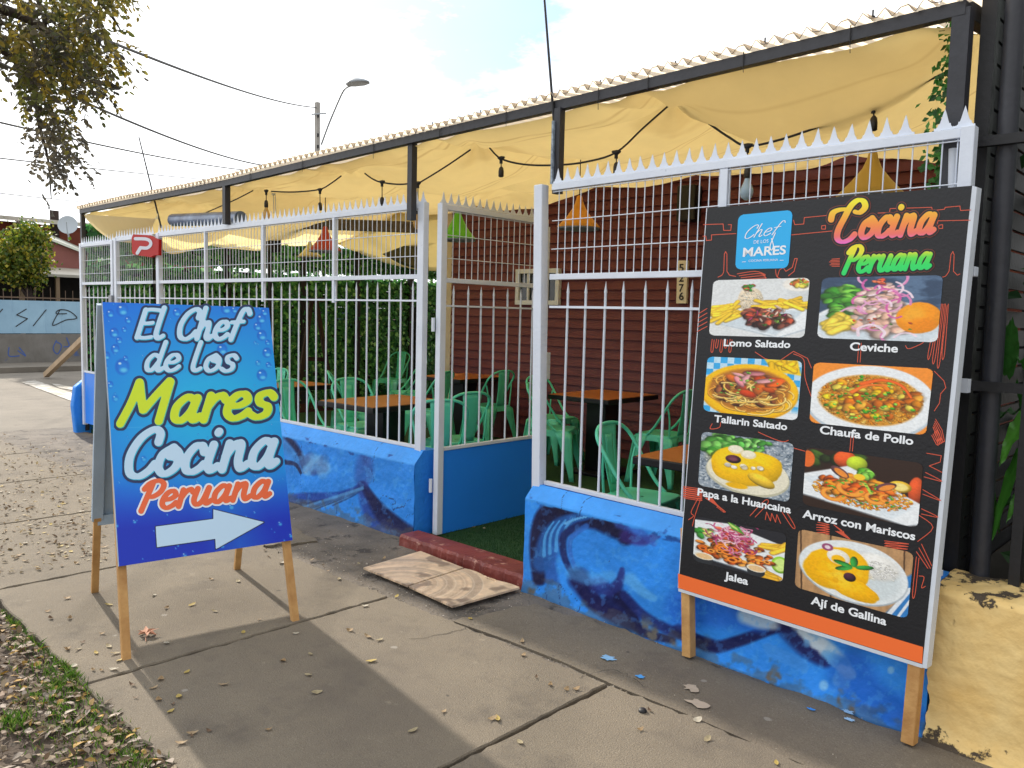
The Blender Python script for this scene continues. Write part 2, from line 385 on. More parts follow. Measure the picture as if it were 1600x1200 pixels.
def text2d(s, bold=0.0):
    k = (s, bold)
    if k in _tc: return _tc[k]
    cu = bpy.data.curves.new('lettering', 'FONT'); cu.body = s; cu.size = 1.0; cu.offset = bold; cu.fill_mode = 'FRONT'; cu.resolution_u = 6
    ob = bpy.data.objects.new('lettering', cu); COL.objects.link(ob); bpy.context.view_layer.update()
    me = bpy.data.meshes.new_from_object(ob.evaluated_get(bpy.context.evaluated_depsgraph_get()))
    V = np.array([v.co[:2] for v in me.vertices]); Fp = [tuple(p.vertices) for p in me.polygons]
    bpy.data.objects.remove(ob); bpy.data.curves.remove(cu); bpy.data.meshes.remove(me)
    V[:, 0] -= V[:, 0].min(); _tc[k] = (V, Fp, V[:, 0].max()); return _tc[k]
def text_on(name, s, o, e, cap, plane, off, m, parent, up=(.09, -1), bold=.012):
    V, Fp, w = text2d(s, bold); o = np.array(o, float); e = np.array(e, float)
    P = o + (V[:, :1] / w) * (e - o) + V[:, 1:] / .72 * cap * np.array(up)
    return flat_mesh(name, P, [p[::-1] for p in Fp], plane, off, m, parent)

# ============================================================ THE SETTING
def wob(a, b, n, amp, seed):
    rs = np.random.default_rng(seed); t = np.linspace(0, 1, n)[:, None]; p = np.array(a) * (1 - t) + np.array(b) * t
    j = rs.normal(0, amp, n); j[0] = j[-1] = 0; d = np.array(b) - np.array(a); nrm = np.array([-d[1], d[0]]) / np.linalg.norm(d)
    return p + nrm * j[:, None]
def zground(x, y): return 0.0
M['asphalt'] = mat('asphalt', (.21, .185, .155), .95, col2=(.145, .13, .11), vscale=1.3, bump=.6, bscale=90, spot=((.12, .105, .09), 2.2, .60))
M['dirt_strip'] = mat('old_concrete', (.20, .172, .143), .95, col2=(.10, .088, .076), vscale=3.4, bump=1.0, bscale=60, spot=((.055, .048, .042), 4.0, .56))
M['verge'] = mat('soil', (.060, .043, .032), 1.0, col2=(.10, .076, .058), vscale=5, bump=1.0, bscale=45, spot=((.05, .04, .03), 7, .58))
def concrete():
    m = mat('concrete', (.205, .172, .126), .92, col2=(.142, .119, .090), vscale=1.1, bump=.55, bscale=160, detail=9)
    t = m.node_tree; N = t.nodes; b = N['Principled BSDF']; src = b.inputs['Base Color'].links[0].from_socket; tcn = [n for n in N if n.type == 'TEX_COORD'][0]
    def noise(sc, lo, hi, col, fac, det=3):
        nonlocal src
        n = N.new('ShaderNodeTexNoise'); n.inputs['Scale'].default_value = sc; n.inputs['Detail'].default_value = det; n.inputs['Roughness'].default_value = .7
        t.links.new(tcn.outputs['Object'], n.inputs[0]); r = N.new('ShaderNodeMapRange'); r.inputs[1].default_value = lo; r.inputs[2].default_value = hi; r.inputs[4].default_value = fac
        t.links.new(n.outputs[0], r.inputs[0]); x = N.new('ShaderNodeMix'); x.data_type = 'RGBA'; t.links.new(src, x.inputs[6]); x.inputs[7].default_value = (*col, 1); t.links.new(r.outputs[0], x.inputs[0]); src = x.outputs[2]
    noise(260, .56, .64, (.07, .058, .045), .75); noise(190, .60, .66, (.36, .31, .25), .7); noise(38, .58, .72, (.10, .08, .06), .55, 6); noise(3.2, .52, .72, (.095, .08, .064), .85, 8); noise(.9, .50, .68, (.12, .10, .08), .6, 9); noise(90, .55, .66, (.09, .075, .06), .5, 4); noise(9, .62, .70, (.30, .26, .20), .45, 8)
    for vs_, th_, col_, f_ in ((2.6, .030, (.30, .28, .25), .7), (4.1, .022, (.05, .045, .04), .75)):     # trodden gum and oil spots
        vn = N.new('ShaderNodeTexVoronoi'); vn.inputs['Scale'].default_value = vs_; vn.inputs['Randomness'].default_value = 1.0; wp = N.new('ShaderNodeTexNoise'); wp.inputs['Scale'].default_value = 30
        ad = N.new('ShaderNodeVectorMath'); ad.operation = 'MULTIPLY_ADD'; ad.inputs[1].default_value = (.02, .02, .02); t.links.new(tcn.outputs['Object'], wp.inputs[0]); t.links.new(wp.outputs['Color'], ad.inputs[0]); t.links.new(tcn.outputs['Object'], ad.inputs[2]); t.links.new(ad.outputs[0], vn.inputs['Vector'])
        r = N.new('ShaderNodeMapRange'); r.inputs[1].default_value = th_ * vs_ * .55; r.inputs[2].default_value = th_ * vs_ * .4; r.inputs[3].default_value = 0; r.inputs[4].default_value = f_; t.links.new(vn.outputs['Distance'], r.inputs[0])
        x = N.new('ShaderNodeMix'); x.data_type = 'RGBA'; t.links.new(src, x.inputs[6]); x.inputs[7].default_value = (*col_, 1); t.links.new(r.outputs[0], x.inputs[0]); src = x.outputs[2]
    t.links.new(src, b.inputs['Base Color']); return m
M['concrete'] = concrete()
# one base sheet to the horizon
g = MB(); g.add([(-400, -300, -.06), (200, -300, -.06), (200, 400, -.06), (-400, 400, -.06)], [(0, 1, 2, 3)])
tag(g.build('ground', M['asphalt']), kind='structure')
def sheet(name, x0, x1, y0, y1, z, m, dx=.06, amp=.008, f=3.0, seed=1, edge=None):
    nx = int((x1 - x0) / dx) + 2; ny = int((y1 - y0) / dx) + 2
    X, Y = np.meshgrid(np.linspace(x0, x1, nx), np.linspace(y0, y1, ny)); Z = z + amp * (fbm(X + 50, Y + 50, seed, 5, f) - .5) * 2
    if edge: Y = Y + edge(X, Y)
    o = mesh_np(name, np.stack([X, Y, Z], -1).reshape(-1, 3), grid_faces(nx, ny), m); return tag(o, kind='structure')
sheet('side_strip', -10.9, 3.0, 2.60, 3.62, -.022, M['dirt_strip'], .035, .009, 6.0, 3)
sheet('verge', -13.0, 3.0, -1.6, 1.16, -.02, M['verge'], .04, .016, 4.0, 5)
# pavement slabs with open joints
p = MB(); xj = [3.8, 2.37, .94, -.49, -1.922, -3.352, -4.80, -6.23, -7.66, -9.1, -10.6, -12.0]
for i in range(len(xj) - 1):
    xb, xa = xj[i] - .009, xj[i + 1] + .009; sk = .018
    yb = lambda x: 1.13 + .025 * math.sin(x * 1.7) + (max(0, -3.9 - x) * .10)
    yt = lambda x: 2.655 + .012 * math.sin(x * 2.3 + 1)
    E = np.concatenate([wob((xa, yb(xa)), (xb, yb(xb)), 26, .0045, i * 4 + 1)[:-1], wob((xb, yb(xb)), (xb + sk, yt(xb)), 40, .0035, i * 4 + 2)[:-1],
                        wob((xb + sk, yt(xb)), (xa + sk, yt(xa)), 40, .008, i * 4 + 3)[:-1], wob((xa + sk, yt(xa)), (xa, yb(xa)), 40, .0035, i * 4 + 4)[:-1]])
    c = E.mean(0); n = len(E); rings = [(E, -.05), (E, -.006), (c + (E - c) * .993, 0.0)]
    vs = [(*q, z) for Q, z in rings for q in Q]; fs = [(k * n + a, k * n + (a + 1) % n, (k + 1) * n + (a + 1) % n, (k + 1) * n + a) for k in range(2) for a in range(n)] + [tuple(range(2 * n, 3 * n))]
    p.add(vs, fs)
tag(p.build('pavement', M['concrete']), kind='structure')
# concrete patch in front of the low wall, and the far crossing
pp = MB()
def patch(mb, pts, z, n=9, amp=.012, seed=0):
    E = np.concatenate([wob(pts[k], pts[(k + 1) % len(pts)], n, amp, seed + k)[:-1] for k in range(len(pts))])
    m = len(E); mb.add([(*q, -.03) for q in E] + [(*q, z) for q in E], [tuple(range(m, 2 * m))] + [(a, (a + 1) % m, m + (a + 1) % m, m + a) for a in range(m)])
patch(pp, [(-4.98, 2.68), (-4.62, 2.68), (-4.5, 2.98), (-4.9, 3.05)], -.006, seed=3)
patch(pp, [(-2.86, 2.68), (-.2, 2.67), (-.2, 3.12), (-1.9, 3.18), (-2.75, 3.16)], -.009, seed=20, amp=.02)
tag(pp.build('concrete_apron', M['concrete']), kind='structure')
M['road_paint'] = mat('worn_road_paint', (.42, .40, .37), .8, spot=((.22, .20, .17), 3.0, .47), vscale=2)
mk = MB()
for pts_ in ([(33, 597), (54, 593.5), (121, 617), (121, 630)], [(78, 598), (122, 606), (122, 611), (92, 606)]):
    mk.add([(*gz(*c, -.05)[:2], -.05) for c in pts_], [(0, 1, 2, 3)])
tag(mk.build('crosswalk_marking', M['road_paint']), kind='structure')

# ------------------------------------------------------------ low walls with the painted wave mural
YF_L = 3.58                                   # left fence plane
def yR(x): return 3.28 - .06 * (x + 2.84)     # face of the right low wall
def yF(x): return yR(x) + .10                 # right fence plane
M['mural'] = mat('mural_paint', (.03, .2, .8), .55, attr='paint', var=.16, vscale=5, bump=.45, bscale=34, spec=.3)
M['blue_paint'] = mat('blue_masonry_paint', LS('#2f8df0'), .55, var=.10, vscale=7, bump=.7, bscale=24, spec=.3)
M['blue_metal'] = mat('blue_enamel', LS('#2a8cff'), .32, var=.06, vscale=2.5, bump=.06, bscale=5, spec=.5)
M['white_paint'] = mat('white_enamel', (.74, .80, .90), .42, col2=(.66, .72, .83), vscale=6, bump=.12, bscale=60, spot=((.33, .40, .50), 14, .66))
def mural_color(P, side):
    X, Y = P[..., 0], P[..., 1]; n = fbm(X, Y, 11, 5, .03); n2 = fbm(X, Y, 23, 4, .12)
    pt = Paint(X, Y, '#2f90f5'); pt.c = pt.c * (.90 + .2 * n[..., None])
    def soft(pts, r, col, al=1.0, r2=None, sf=1.0): pt.line(pts, r * 1.12, col, soft=sf * .62, alpha=al, r2=r2)
    if side == 'L':
        soft([(300, 690), (380, 660), (436, 683), (462, 706), (476, 735)], 17, '#16204f', .95, 5, .9)
        soft([(436, 690), (458, 712), (470, 738)], 9, '#3f97ee', .85, 3, .8); soft([(446, 722), (462, 726), (470, 739)], 3.5, '#1b2450', .9, 2, .7)
        for k in range(26):
            a = RNG.uniform(0, 1); soft([(474 + a * 28, 712 + RNG.uniform(0, 26)), (478 + a * 32, 716 + RNG.uniform(0, 26))], 5 + 3 * RNG.random(), '#7fc0f8' if k % 3 else '#2b3f86', .35)
        soft([(300, 800), (400, 790), (470, 778), (530, 774), (568, 758)], 10, '#153a9a', .8, 4, .9); soft([(450, 792), (520, 783), (562, 763)], 6, '#141a44', .75, 3, 1)
        soft([(566, 757), (590, 790), (625, 822), (655, 842)], 5, '#141a48', .95, 12, .9); soft([(566, 760), (575, 790), (590, 830)], 7, '#1c2f86', .7, 14, 1)
        soft([(565, 762), (563, 735), (568, 712)], 8, '#2b4a9c', .5, 8, 1.6); soft([(573, 712), (578, 740), (572, 756)], 7, '#33408c', .45, 4, 1.6)
        pt.poly([(564, 758), (572, 762), (590, 785), (615, 812), (660, 842), (640, 850), (610, 835), (588, 812), (575, 785)], '#151b50', 6, .9)
        for k in range(12): soft([(566, 763), (550 - k * 9, 775 + k * 2.2), (520 - k * 14, 790 + k * 3)], 2.0, '#66b4f4' if k % 2 else '#12245e', .6, 1)
        soft([(430, 812), (520, 822), (620, 850)], 12, '#3d9df4', .5, 8, 1)
        pt.blend(np.clip((n2 - .62) * 6, 0, .35), '#56abf6')
    else:
        # curling wave on the left end
        pt.poly([(838, 912), (836, 850), (844, 812), (858, 792), (880, 783), (915, 790), (950, 806), (986, 838), (979, 848), (955, 839), (930, 827), (905, 823), (885, 816), (866, 826), (854, 850), (848, 880), (848, 912)], '#0c0f3a', 7, .97)
        pt.poly([(858, 842), (868, 819), (888, 806), (916, 805), (905, 815), (886, 829), (874, 850), (868, 880), (874, 912), (850, 912), (850, 872)], '#2458ae', 7, .8)
        pt.poly([(896, 905), (912, 925), (940, 935), (966, 905), (974, 925), (990, 955), (1010, 990), (980, 985), (945, 968), (918, 948)], '#10134a', 9, .9)
        soft([(842, 905), (838, 850), (848, 805), (880, 788), (925, 800), (962, 822), (978, 840)], 9, '#10133f', .97, 12, .8)
        soft([(880, 792), (915, 800), (950, 818), (976, 838)], 13, '#0d0f38', .95, 6, .8)
        soft([(846, 880), (856, 838), (880, 815), (918, 806)], 13, '#1f5fb0', .9, 6, .9)
        for dx in (0, 9, 19, 30): soft([(850 + dx, 868 - dx * .4), (852 + dx, 838 - dx * .3), (865 + dx, 815 - dx * .15)], 2.6, '#4fa8f4', .9, 1.2, .7)
        soft([(884, 818), (900, 811), (919, 807)], 2.0, '#6bbaf8', .9, 1, .7)
        soft([(905, 822), (882, 836), (880, 862), (888, 885), (900, 905)], 6, '#11215f', .9, 4, .9); soft([(916, 822), (892, 842), (892, 868), (900, 890)], 4, '#2f6fce', .8, 3, .9)
        soft([(905, 905), (925, 935), (948, 955), (985, 962)], 15, '#151650', .95, 6, .9); soft([(935, 915), (955, 922), (968, 908), (972, 890)], 12, '#23307e', .85, 4, 1.0)
        soft([(968, 935), (985, 950), (1000, 985), (1050, 1000)], 9, '#0f1244', .95, 6, .9); soft([(975, 930), (1010, 965), (1060, 990), (1120, 1010)], 6, '#17276e', .9, 9, .9)
        soft([(978, 838), (1005, 845), (1028, 836)], 9, '#3b2a80', .75, 5, 1.1); soft([(968, 818), (1000, 832), (1022, 850)], 7, '#3c5fc4', .6, 4, 1.1)
        soft([(895, 895), (925, 905), (955, 900)], 10, '#5db3f7', .55, 8, 1.1); soft([(985, 905), (1005, 925), (1022, 935)], 9, '#6cbcf8', .6, 5, 1.1)
        # the second wave below the menu board
        soft([(1060, 985), (1110, 1010), (1150, 1003), (1200, 985), (1232, 976)], 9, '#131a52', .96, 8, .8)
        soft([(1070, 950), (1150, 960), (1190, 975)], 26, '#1f69d8', .8, 14, 1.1); soft([(1165, 962), (1190, 972), (1215, 975)], 11, '#cfe3ef', .8, 9, 1.1)
        soft([(1238, 980), (1262, 1010), (1290, 1030)], 19, '#1b1f5c', .92, 13, .9); soft([(1244, 975), (1285, 1005), (1312, 1032), (1322, 1052)], 8, '#c6e2f6', .9, 12, 1.0)
        for k in range(34): 
            a = RNG.uniform(0, 1); soft([(1250 + 68 * a, 985 + 62 * a), (1258 + 74 * a + RNG.normal(0, 6), 990 + 64 * a + RNG.normal(0, 6))], 5 * RNG.random() + 2, '#d7ebfa' if k % 3 else '#6db4f0', .7)
        for k in range(7): soft([(1200 + k * 9, 1012 + k * 4), (1203 + k * 9, 1022 + k * 4)], 7, '#3f95f0', .95, 6, .5)
        for (x, y, r) in ((1287, 1071, 7), (1310, 1062, 9), (1322, 1070, 7), (1392, 1047, 5)): pt.ell(x, y, r, r * 1.15, '#8cc8f6', soft=.5, alpha=.8)
        soft([(1330, 1050), (1360, 1090), (1420, 1120)], 30, '#1a62d2', .7, 24, 1.1); soft([(1440, 960), (1462, 1000), (1468, 1070), (1460, 1120)], 14, '#10103a', .96, 12, .8); soft([(1455, 990), (1462, 970)], 10, '#7dc0f4', .7, 8, 1)
        pt.blend(np.clip((n2 - .62) * 6, 0, .3), '#56abf6')
    return pt.c
def low_wall(name, label, x0, x1, yf, zt, zc, dep, side, ybase=0.0, xpaint=None):
    """masonry low wall: painted front face with a chamfered sill, ends and top"""
    root = thing(name, label, 'low wall', ((x0 + x1) / 2, yf((x0 + x1) / 2), 0))
    nx = int((x1 - x0) * 170); nz = 96
    U, V = np.meshgrid(np.linspace(0, 1, nx), np.linspace(0, 1, nz)); X = x0 + (x1 - x0) * U
    Z = np.where(V < .82, -.05 + (zc + .05) * V / .82, zc + (zt - zc) * (V - .82) / .18)
    rough = (fbm(X + 9, Z + 3, 5, 5, 7.0) - .5) * .012 + (fbm(X, Z, 8, 3, 30) - .5) * .004
    Y = np.vectorize(yf)(X) + np.where(V < .82, 0, (V - .82) / .18 * .075) + rough
    Y -= .03 * np.clip((.10 - Z) / .12, 0, 1) ** 2 * fbm(X, Z, 31, 3, 5)           # rough footing
    Pw = np.stack([X, Y, Z], -1); c = mural_color(proj(Pw), side)
    if xpaint: pass
    sill = np.clip((V - .80 + (fbm(X, Z, 77, 3, 14) - .5) * .03) / .008, 0, 1)[..., None]; c = c * (1 - sill) + S('#3f9bf4') * sill * (1.0)  # sill coloured a lighter blue, the light from above painted in
    ch = np.clip((fbm(X, Z, 41, 5, 9) - .72) * 14, 0, 1) * np.clip((.10 - Z) / .08, 0, 1); c = c * (1 - ch[..., None]) + S('#6a6560') * ch[..., None]      # chipped foot
    ch2 = np.clip((fbm(X * 1.0, Z * 2.4, 61, 5, 12) - .70) * 16, 0, 1) * (np.abs(Z - zc) < .03); c = c * (1 - ch2[..., None]) + S('#1c57a8') * ch2[..., None]
    dt = np.clip((fbm(X, Z * 1.5, 91, 5, 16) - .34 - Z * 3.6) * 3.0, 0, .40); c = c * (1 - dt[..., None]) + S('#5b5650') * dt[..., None]      # splashed dirt along the foot
    ck_ = np.abs(fbm(X, Z, 55, 4, 2.3) - .5) < .0016; ck_ &= fbm(X, Z, 57, 2, 3) > .55; c = np.where(ck_[..., None], S('#1d3f7c'), c)
    mesh_np('mural_face', Pw.reshape(-1, 3), grid_faces(nx, nz), M['mural'], root, lin(c).reshape(-1, 3))
    b = MB(); ya, yb_ = yf(x0), yf(x1)
    pf = [(.006, -.06), (.006, zc - .003), (.080, zt - .004), (dep, zt - .004), (dep, -.06)]; m5 = len(pf); b.add([(x0 + .001, ya + a, z) for a, z in pf] + [(x1 - .001, yb_ + a, z) for a, z in pf], [tuple(range(m5)), tuple(range(m5, 2 * m5))[::-1]] + [(k, k + m5, (k + 1) % m5 + m5, (k + 1) % m5) for k in range(m5)])
    e = .0
    b.build('core', M['blue_paint'], root)
    return root
low_wall('low_wall', 'blue low wall with whale tail mural, left of the gate', -9.30, -4.13, lambda x: 3.487, .578, .49, .20, 'L')
low_wall('low_wall', 'blue low wall with curling wave mural behind the menu board', -2.955, -.845, yR, .572, .50, .20, 'R')
# small stub at the far corner
w = MB(); pr = [(3.50, -.05), (3.47, .3), (3.50, .52), (3.60, .60), (3.72, .60), (3.72, -.05)]
w.prism([(-10.42, y, z) for y, z in pr], (.11, 0, 0)); tag(w.build('low_wall', M['blue_paint'], base=(-10.36, 3.6, 0), bevel=.015), 'short blue wall stub with rounded top at the far corner of the fence', 'low wall')

# ------------------------------------------------------------ yellow neighbouring wall
def peeling():
    m = mat('peeling_yellow_plaster', LS('#eccf90'), .85, col2=LS('#dfba74'), vscale=6, bump=.9, bscale=22)
    t = m.node_tree; N = t.nodes; b = N['Principled BSDF']; src = b.inputs['Base Color'].links[0].from_socket; tcn = [n for n in N if n.type == 'TEX_COORD'][0]
    sep = N.new('ShaderNodeSeparateXYZ'); t.links.new(tcn.outputs['Object'], sep.inputs[0])
    n = N.new('ShaderNodeTexNoise'); n.inputs['Scale'].default_value = 9; n.inputs['Detail'].default_value = 9; n.inputs['Roughness'].default_value = .7; t.links.new(tcn.outputs['Object'], n.inputs[0])
    # bare dark plaster where the paint has come off the coping and the foot
    ab = N.new('ShaderNodeMath'); ab.operation = 'SUBTRACT'; t.links.new(sep.outputs[2], ab.inputs[0]); ab.inputs[1].default_value = .27
    aa = N.new('ShaderNodeMath'); aa.operation = 'ABSOLUTE'; t.links.new(ab.outputs[0], aa.inputs[0])
    r = N.new('ShaderNodeMapRange'); r.inputs[1].default_value = .17; r.inputs[2].default_value = .33; r.inputs[4].default_value = .22; t.links.new(aa.outputs[0], r.inputs[0])
    s = N.new('ShaderNodeMath'); s.operation = 'ADD'; t.links.new(n.outputs[0], s.inputs[0]); t.links.new(r.outputs[0], s.inputs[1])
    k = N.new('ShaderNodeMapRange'); k.inputs[1].default_value = .69; k.inputs[2].default_value = .72; t.links.new(s.outputs[0], k.inputs[0])
    x = N.new('ShaderNodeMix'); x.data_type = 'RGBA'; t.links.new(src, x.inputs[6]); x.inputs[7].default_value = (*LS('#4a4034'), 1); t.links.new(k.outputs[0], x.inputs[0]); t.links.new(x.outputs[2], b.inputs['Base Color'])
    bp = N.new('ShaderNodeBump'); bp.inputs['Strength'].default_value = .6; bp.inputs['Distance'].default_value = .012; bp.invert = True; t.links.new(k.outputs[0], bp.inputs['Height'])
    ob = [q for q in N if q.type == 'BUMP' and q != bp][0]; t.links.new(ob.outputs[0], bp.inputs['Normal']); t.links.new(bp.outputs[0], b.inputs['Normal'])
    return m
M['yellow'] = peeling()
x0, x1 = -.842, 2.4; nx, nz = 420, 80; U, V = np.meshgrid(np.linspace(0, 1, nx), np.linspace(0, 1, nz)); X = x0 + (x1 - x0) * U
prof_y = np.interp(V, [0, .76, .80, 1], [0, 0, .018, .24]); prof_z = np.interp(V, [0, .76, .80, 1], [-.05, .545, .562, .575])
Y = 3.155 - .05 * (X + .84) + prof_y + (fbm(X + 4, prof_z + V, 14, 5, 18) - .5) * .008; Z = prof_z + (V > .75) * (fbm(X, Y, 15, 4, 14) - .5) * .022
Y -= .05 * np.clip((.10 - Z) / .14, 0, 1) ** 2
X = X + np.where(U < .02, (fbm(V * 3, V * 0, 9, 4, 4) - .5) * .03, 0)
yw = mesh_np('plaster_wall', np.stack([X, Y, Z], -1).reshape(-1, 3), grid_faces(nx, nz), M['yellow'], base=(.5, 3.2, 0)); tag(yw, 'yellow plaster low wall with peeling top beside the blue wall', 'low wall')
yb2 = MB(); yb2.hexa([(-.840, 3.19, -.05), (-.80, 3.19, -.05), (-.80, 3.40, -.05), (-.840, 3.40, -.05)], [(-.840, 3.20, .55), (-.80, 3.20, .55), (-.80, 3.40, .56), (-.840, 3.40, .56)])
o = yb2.build('end_face', M['yellow'], yw)

# ------------------------------------------------------------ patio floor and red step
M['turf'] = mat('artificial_turf', (.012, .055, .014), .95, col2=(.02, .085, .022), vscale=30, bump=.8, bscale=160)
t_ = MB(); t_.box(-10.3, -.86, 3.66, 9.8, -.06, .012); t_.box(-4.10, -2.96, 3.50, 3.665, -.06, .011); tag(t_.build('patio_floor', M['turf']), kind='structure')
# short synthetic blades near the gate
nb = 16000; bx = RNG.uniform(-4.05, -2.97, nb); by = RNG.uniform(3.50, 4.75, nb); hh = RNG.uniform(.008, .02, nb); an = RNG.uniform(0, 6.28, nb); tl = RNG.normal(0, .006, (nb, 2))
A = np.stack([bx + np.cos(an) * .0016, by + np.sin(an) * .0016, np.full(nb, .010)], -1); B = np.stack([bx - np.cos(an) * .0016, by - np.sin(an) * .0016, np.full(nb, .010)], -1); Cc = np.stack([bx + tl[:, 0], by + tl[:, 1], .012 + hh], -1)
tf = mesh_np('artificial_turf', np.stack([A, B, Cc], 1).reshape(-1, 3), np.arange(nb * 3).reshape(-1, 3), M['turf'], smooth=False); tag(tf, 'short green artificial turf blades on the patio floor', 'turf', kind='stuff')
M['red_step'] = mat('red_oxide_paint', LS('#8f4238'), .5, col2=LS('#6e2f2a'), vscale=7, bump=.7, bscale=30, spot=(LS('#b98878'), 11, .60))
st = MB(); E0 = wob((-4.10, 3.345), (-2.96, 3.30), 40, .008, 71); n = len(E0)
vs = [(x, y - .006, -.04) for x, y in E0] + [(x, y, .035) for x, y in E0] + [(x, y + .012, .052) for x, y in E0] + [(x, 3.505, .050) for x, y in E0] + [(x, 3.505, -.04) for x, y in E0]
vs = [(x, y + (.003 * math.sin(x * 37) if n <= i < 2 * n else 0), z) for i, (x, y, z) in enumerate(vs)]
st.add(vs, [(r * n + k, r * n + k + 1, (r + 1) * n + k + 1, (r + 1) * n + k) for r in range(4) for k in range(n - 1)] + [tuple(r * n for r in range(5)), tuple(r * n + n - 1 for r in range(4, -1, -1))])
tag(st.build('doorstep', M['red_step'], base=(-3.5, 3.4, 0)), 'chipped red painted doorstep under the open gate', 'doorstep')
# ------------------------------------------------------------ broken tile slab in front of the step
PZ = Plane((0, 0, .012), (0, 0, 1))
def tile_paint(P):
    X, Y = P[..., 0], P[..., 1]; pt = Paint(X, Y, '#dcc1a2'); c0 = np.array([-3.43, 2.80]); d = np.hypot((X - c0[0]) * 1.0, (Y - c0[1]) * 1.0)
    an = np.arctan2(Y - c0[1], X - c0[0]); n = fbm(X, Y, 3, 4, 22)
    pt.c *= (.86 + .28 * n[..., None])
    for r, w_, col in ((.20, .018, '#9c7f66'), (.27, .03, '#7d6a5c'), (.36, .02, '#a98a70'), (.43, .032, '#75675f'), (.12, .02, '#b0927a')):
        pt.blend(np.clip((w_ - np.abs(d - r)) / .006, 0, 1) * .30, col)
    for r in np.arange(.06, .5, .05): pt.blend(np.clip((.0035 - np.abs(d - r)) / .002, 0, 1) * .55, '#f0e2cc')
    k = np.floor(d / .05); pt.blend(np.clip((.003 - np.abs(((an + k * .37) * d * 1.0) % .045 - .022)) / .002, 0, 1) * .45, '#ecdcc4')
    pt.blend(np.clip((fbm(X, Y, 9, 4, 9) - .58) * 5, 0, .5), '#5f5046'); return pt.c
M['tile'] = mat('printed_ceramic', (.5, .4, .3), .45, attr='paint', bump=.15, bscale=60)
tl = thing('ceramic_tile_slab', 'pair of beige ceramic tiles with stone circle print lying before the step', 'tile', (-3.4, 3.05, 0))
def tile_half(name, quad):
    q = [gz(*c, .012)[:2] for c in quad]; nn = 110; U, V = np.meshgrid(np.linspace(0, 1, nn), np.linspace(0, 1, nn))
    P = (1 - U)[..., None] * ((1 - V)[..., None] * q[0] + V[..., None] * q[3]) + U[..., None] * ((1 - V)[..., None] * q[1] + V[..., None] * q[2])
    if name == 'cut':
        P[..., 1] += np.where(U > .95, .010 * np.sin(V * 9), 0) * 1
    P3 = np.concatenate([P, np.full(P.shape[:2] + (1,), .013)], -1)
    o = mesh_np('tile', P3.reshape(-1, 3), grid_faces(nn, nn), M['tile'], tl, lin(tile_paint(P)).reshape(-1, 3), smooth=False)
    sm = o.modifiers.new('thickness', 'SOLIDIFY'); sm.thickness = .011; sm.offset = -1 if False else 1
    return o
tile_half('full', [(568, 887), (657, 861), (724, 887), (637, 915)]); tile_half('cut', [(639, 916), (726, 888), (811, 918), (707, 947)])

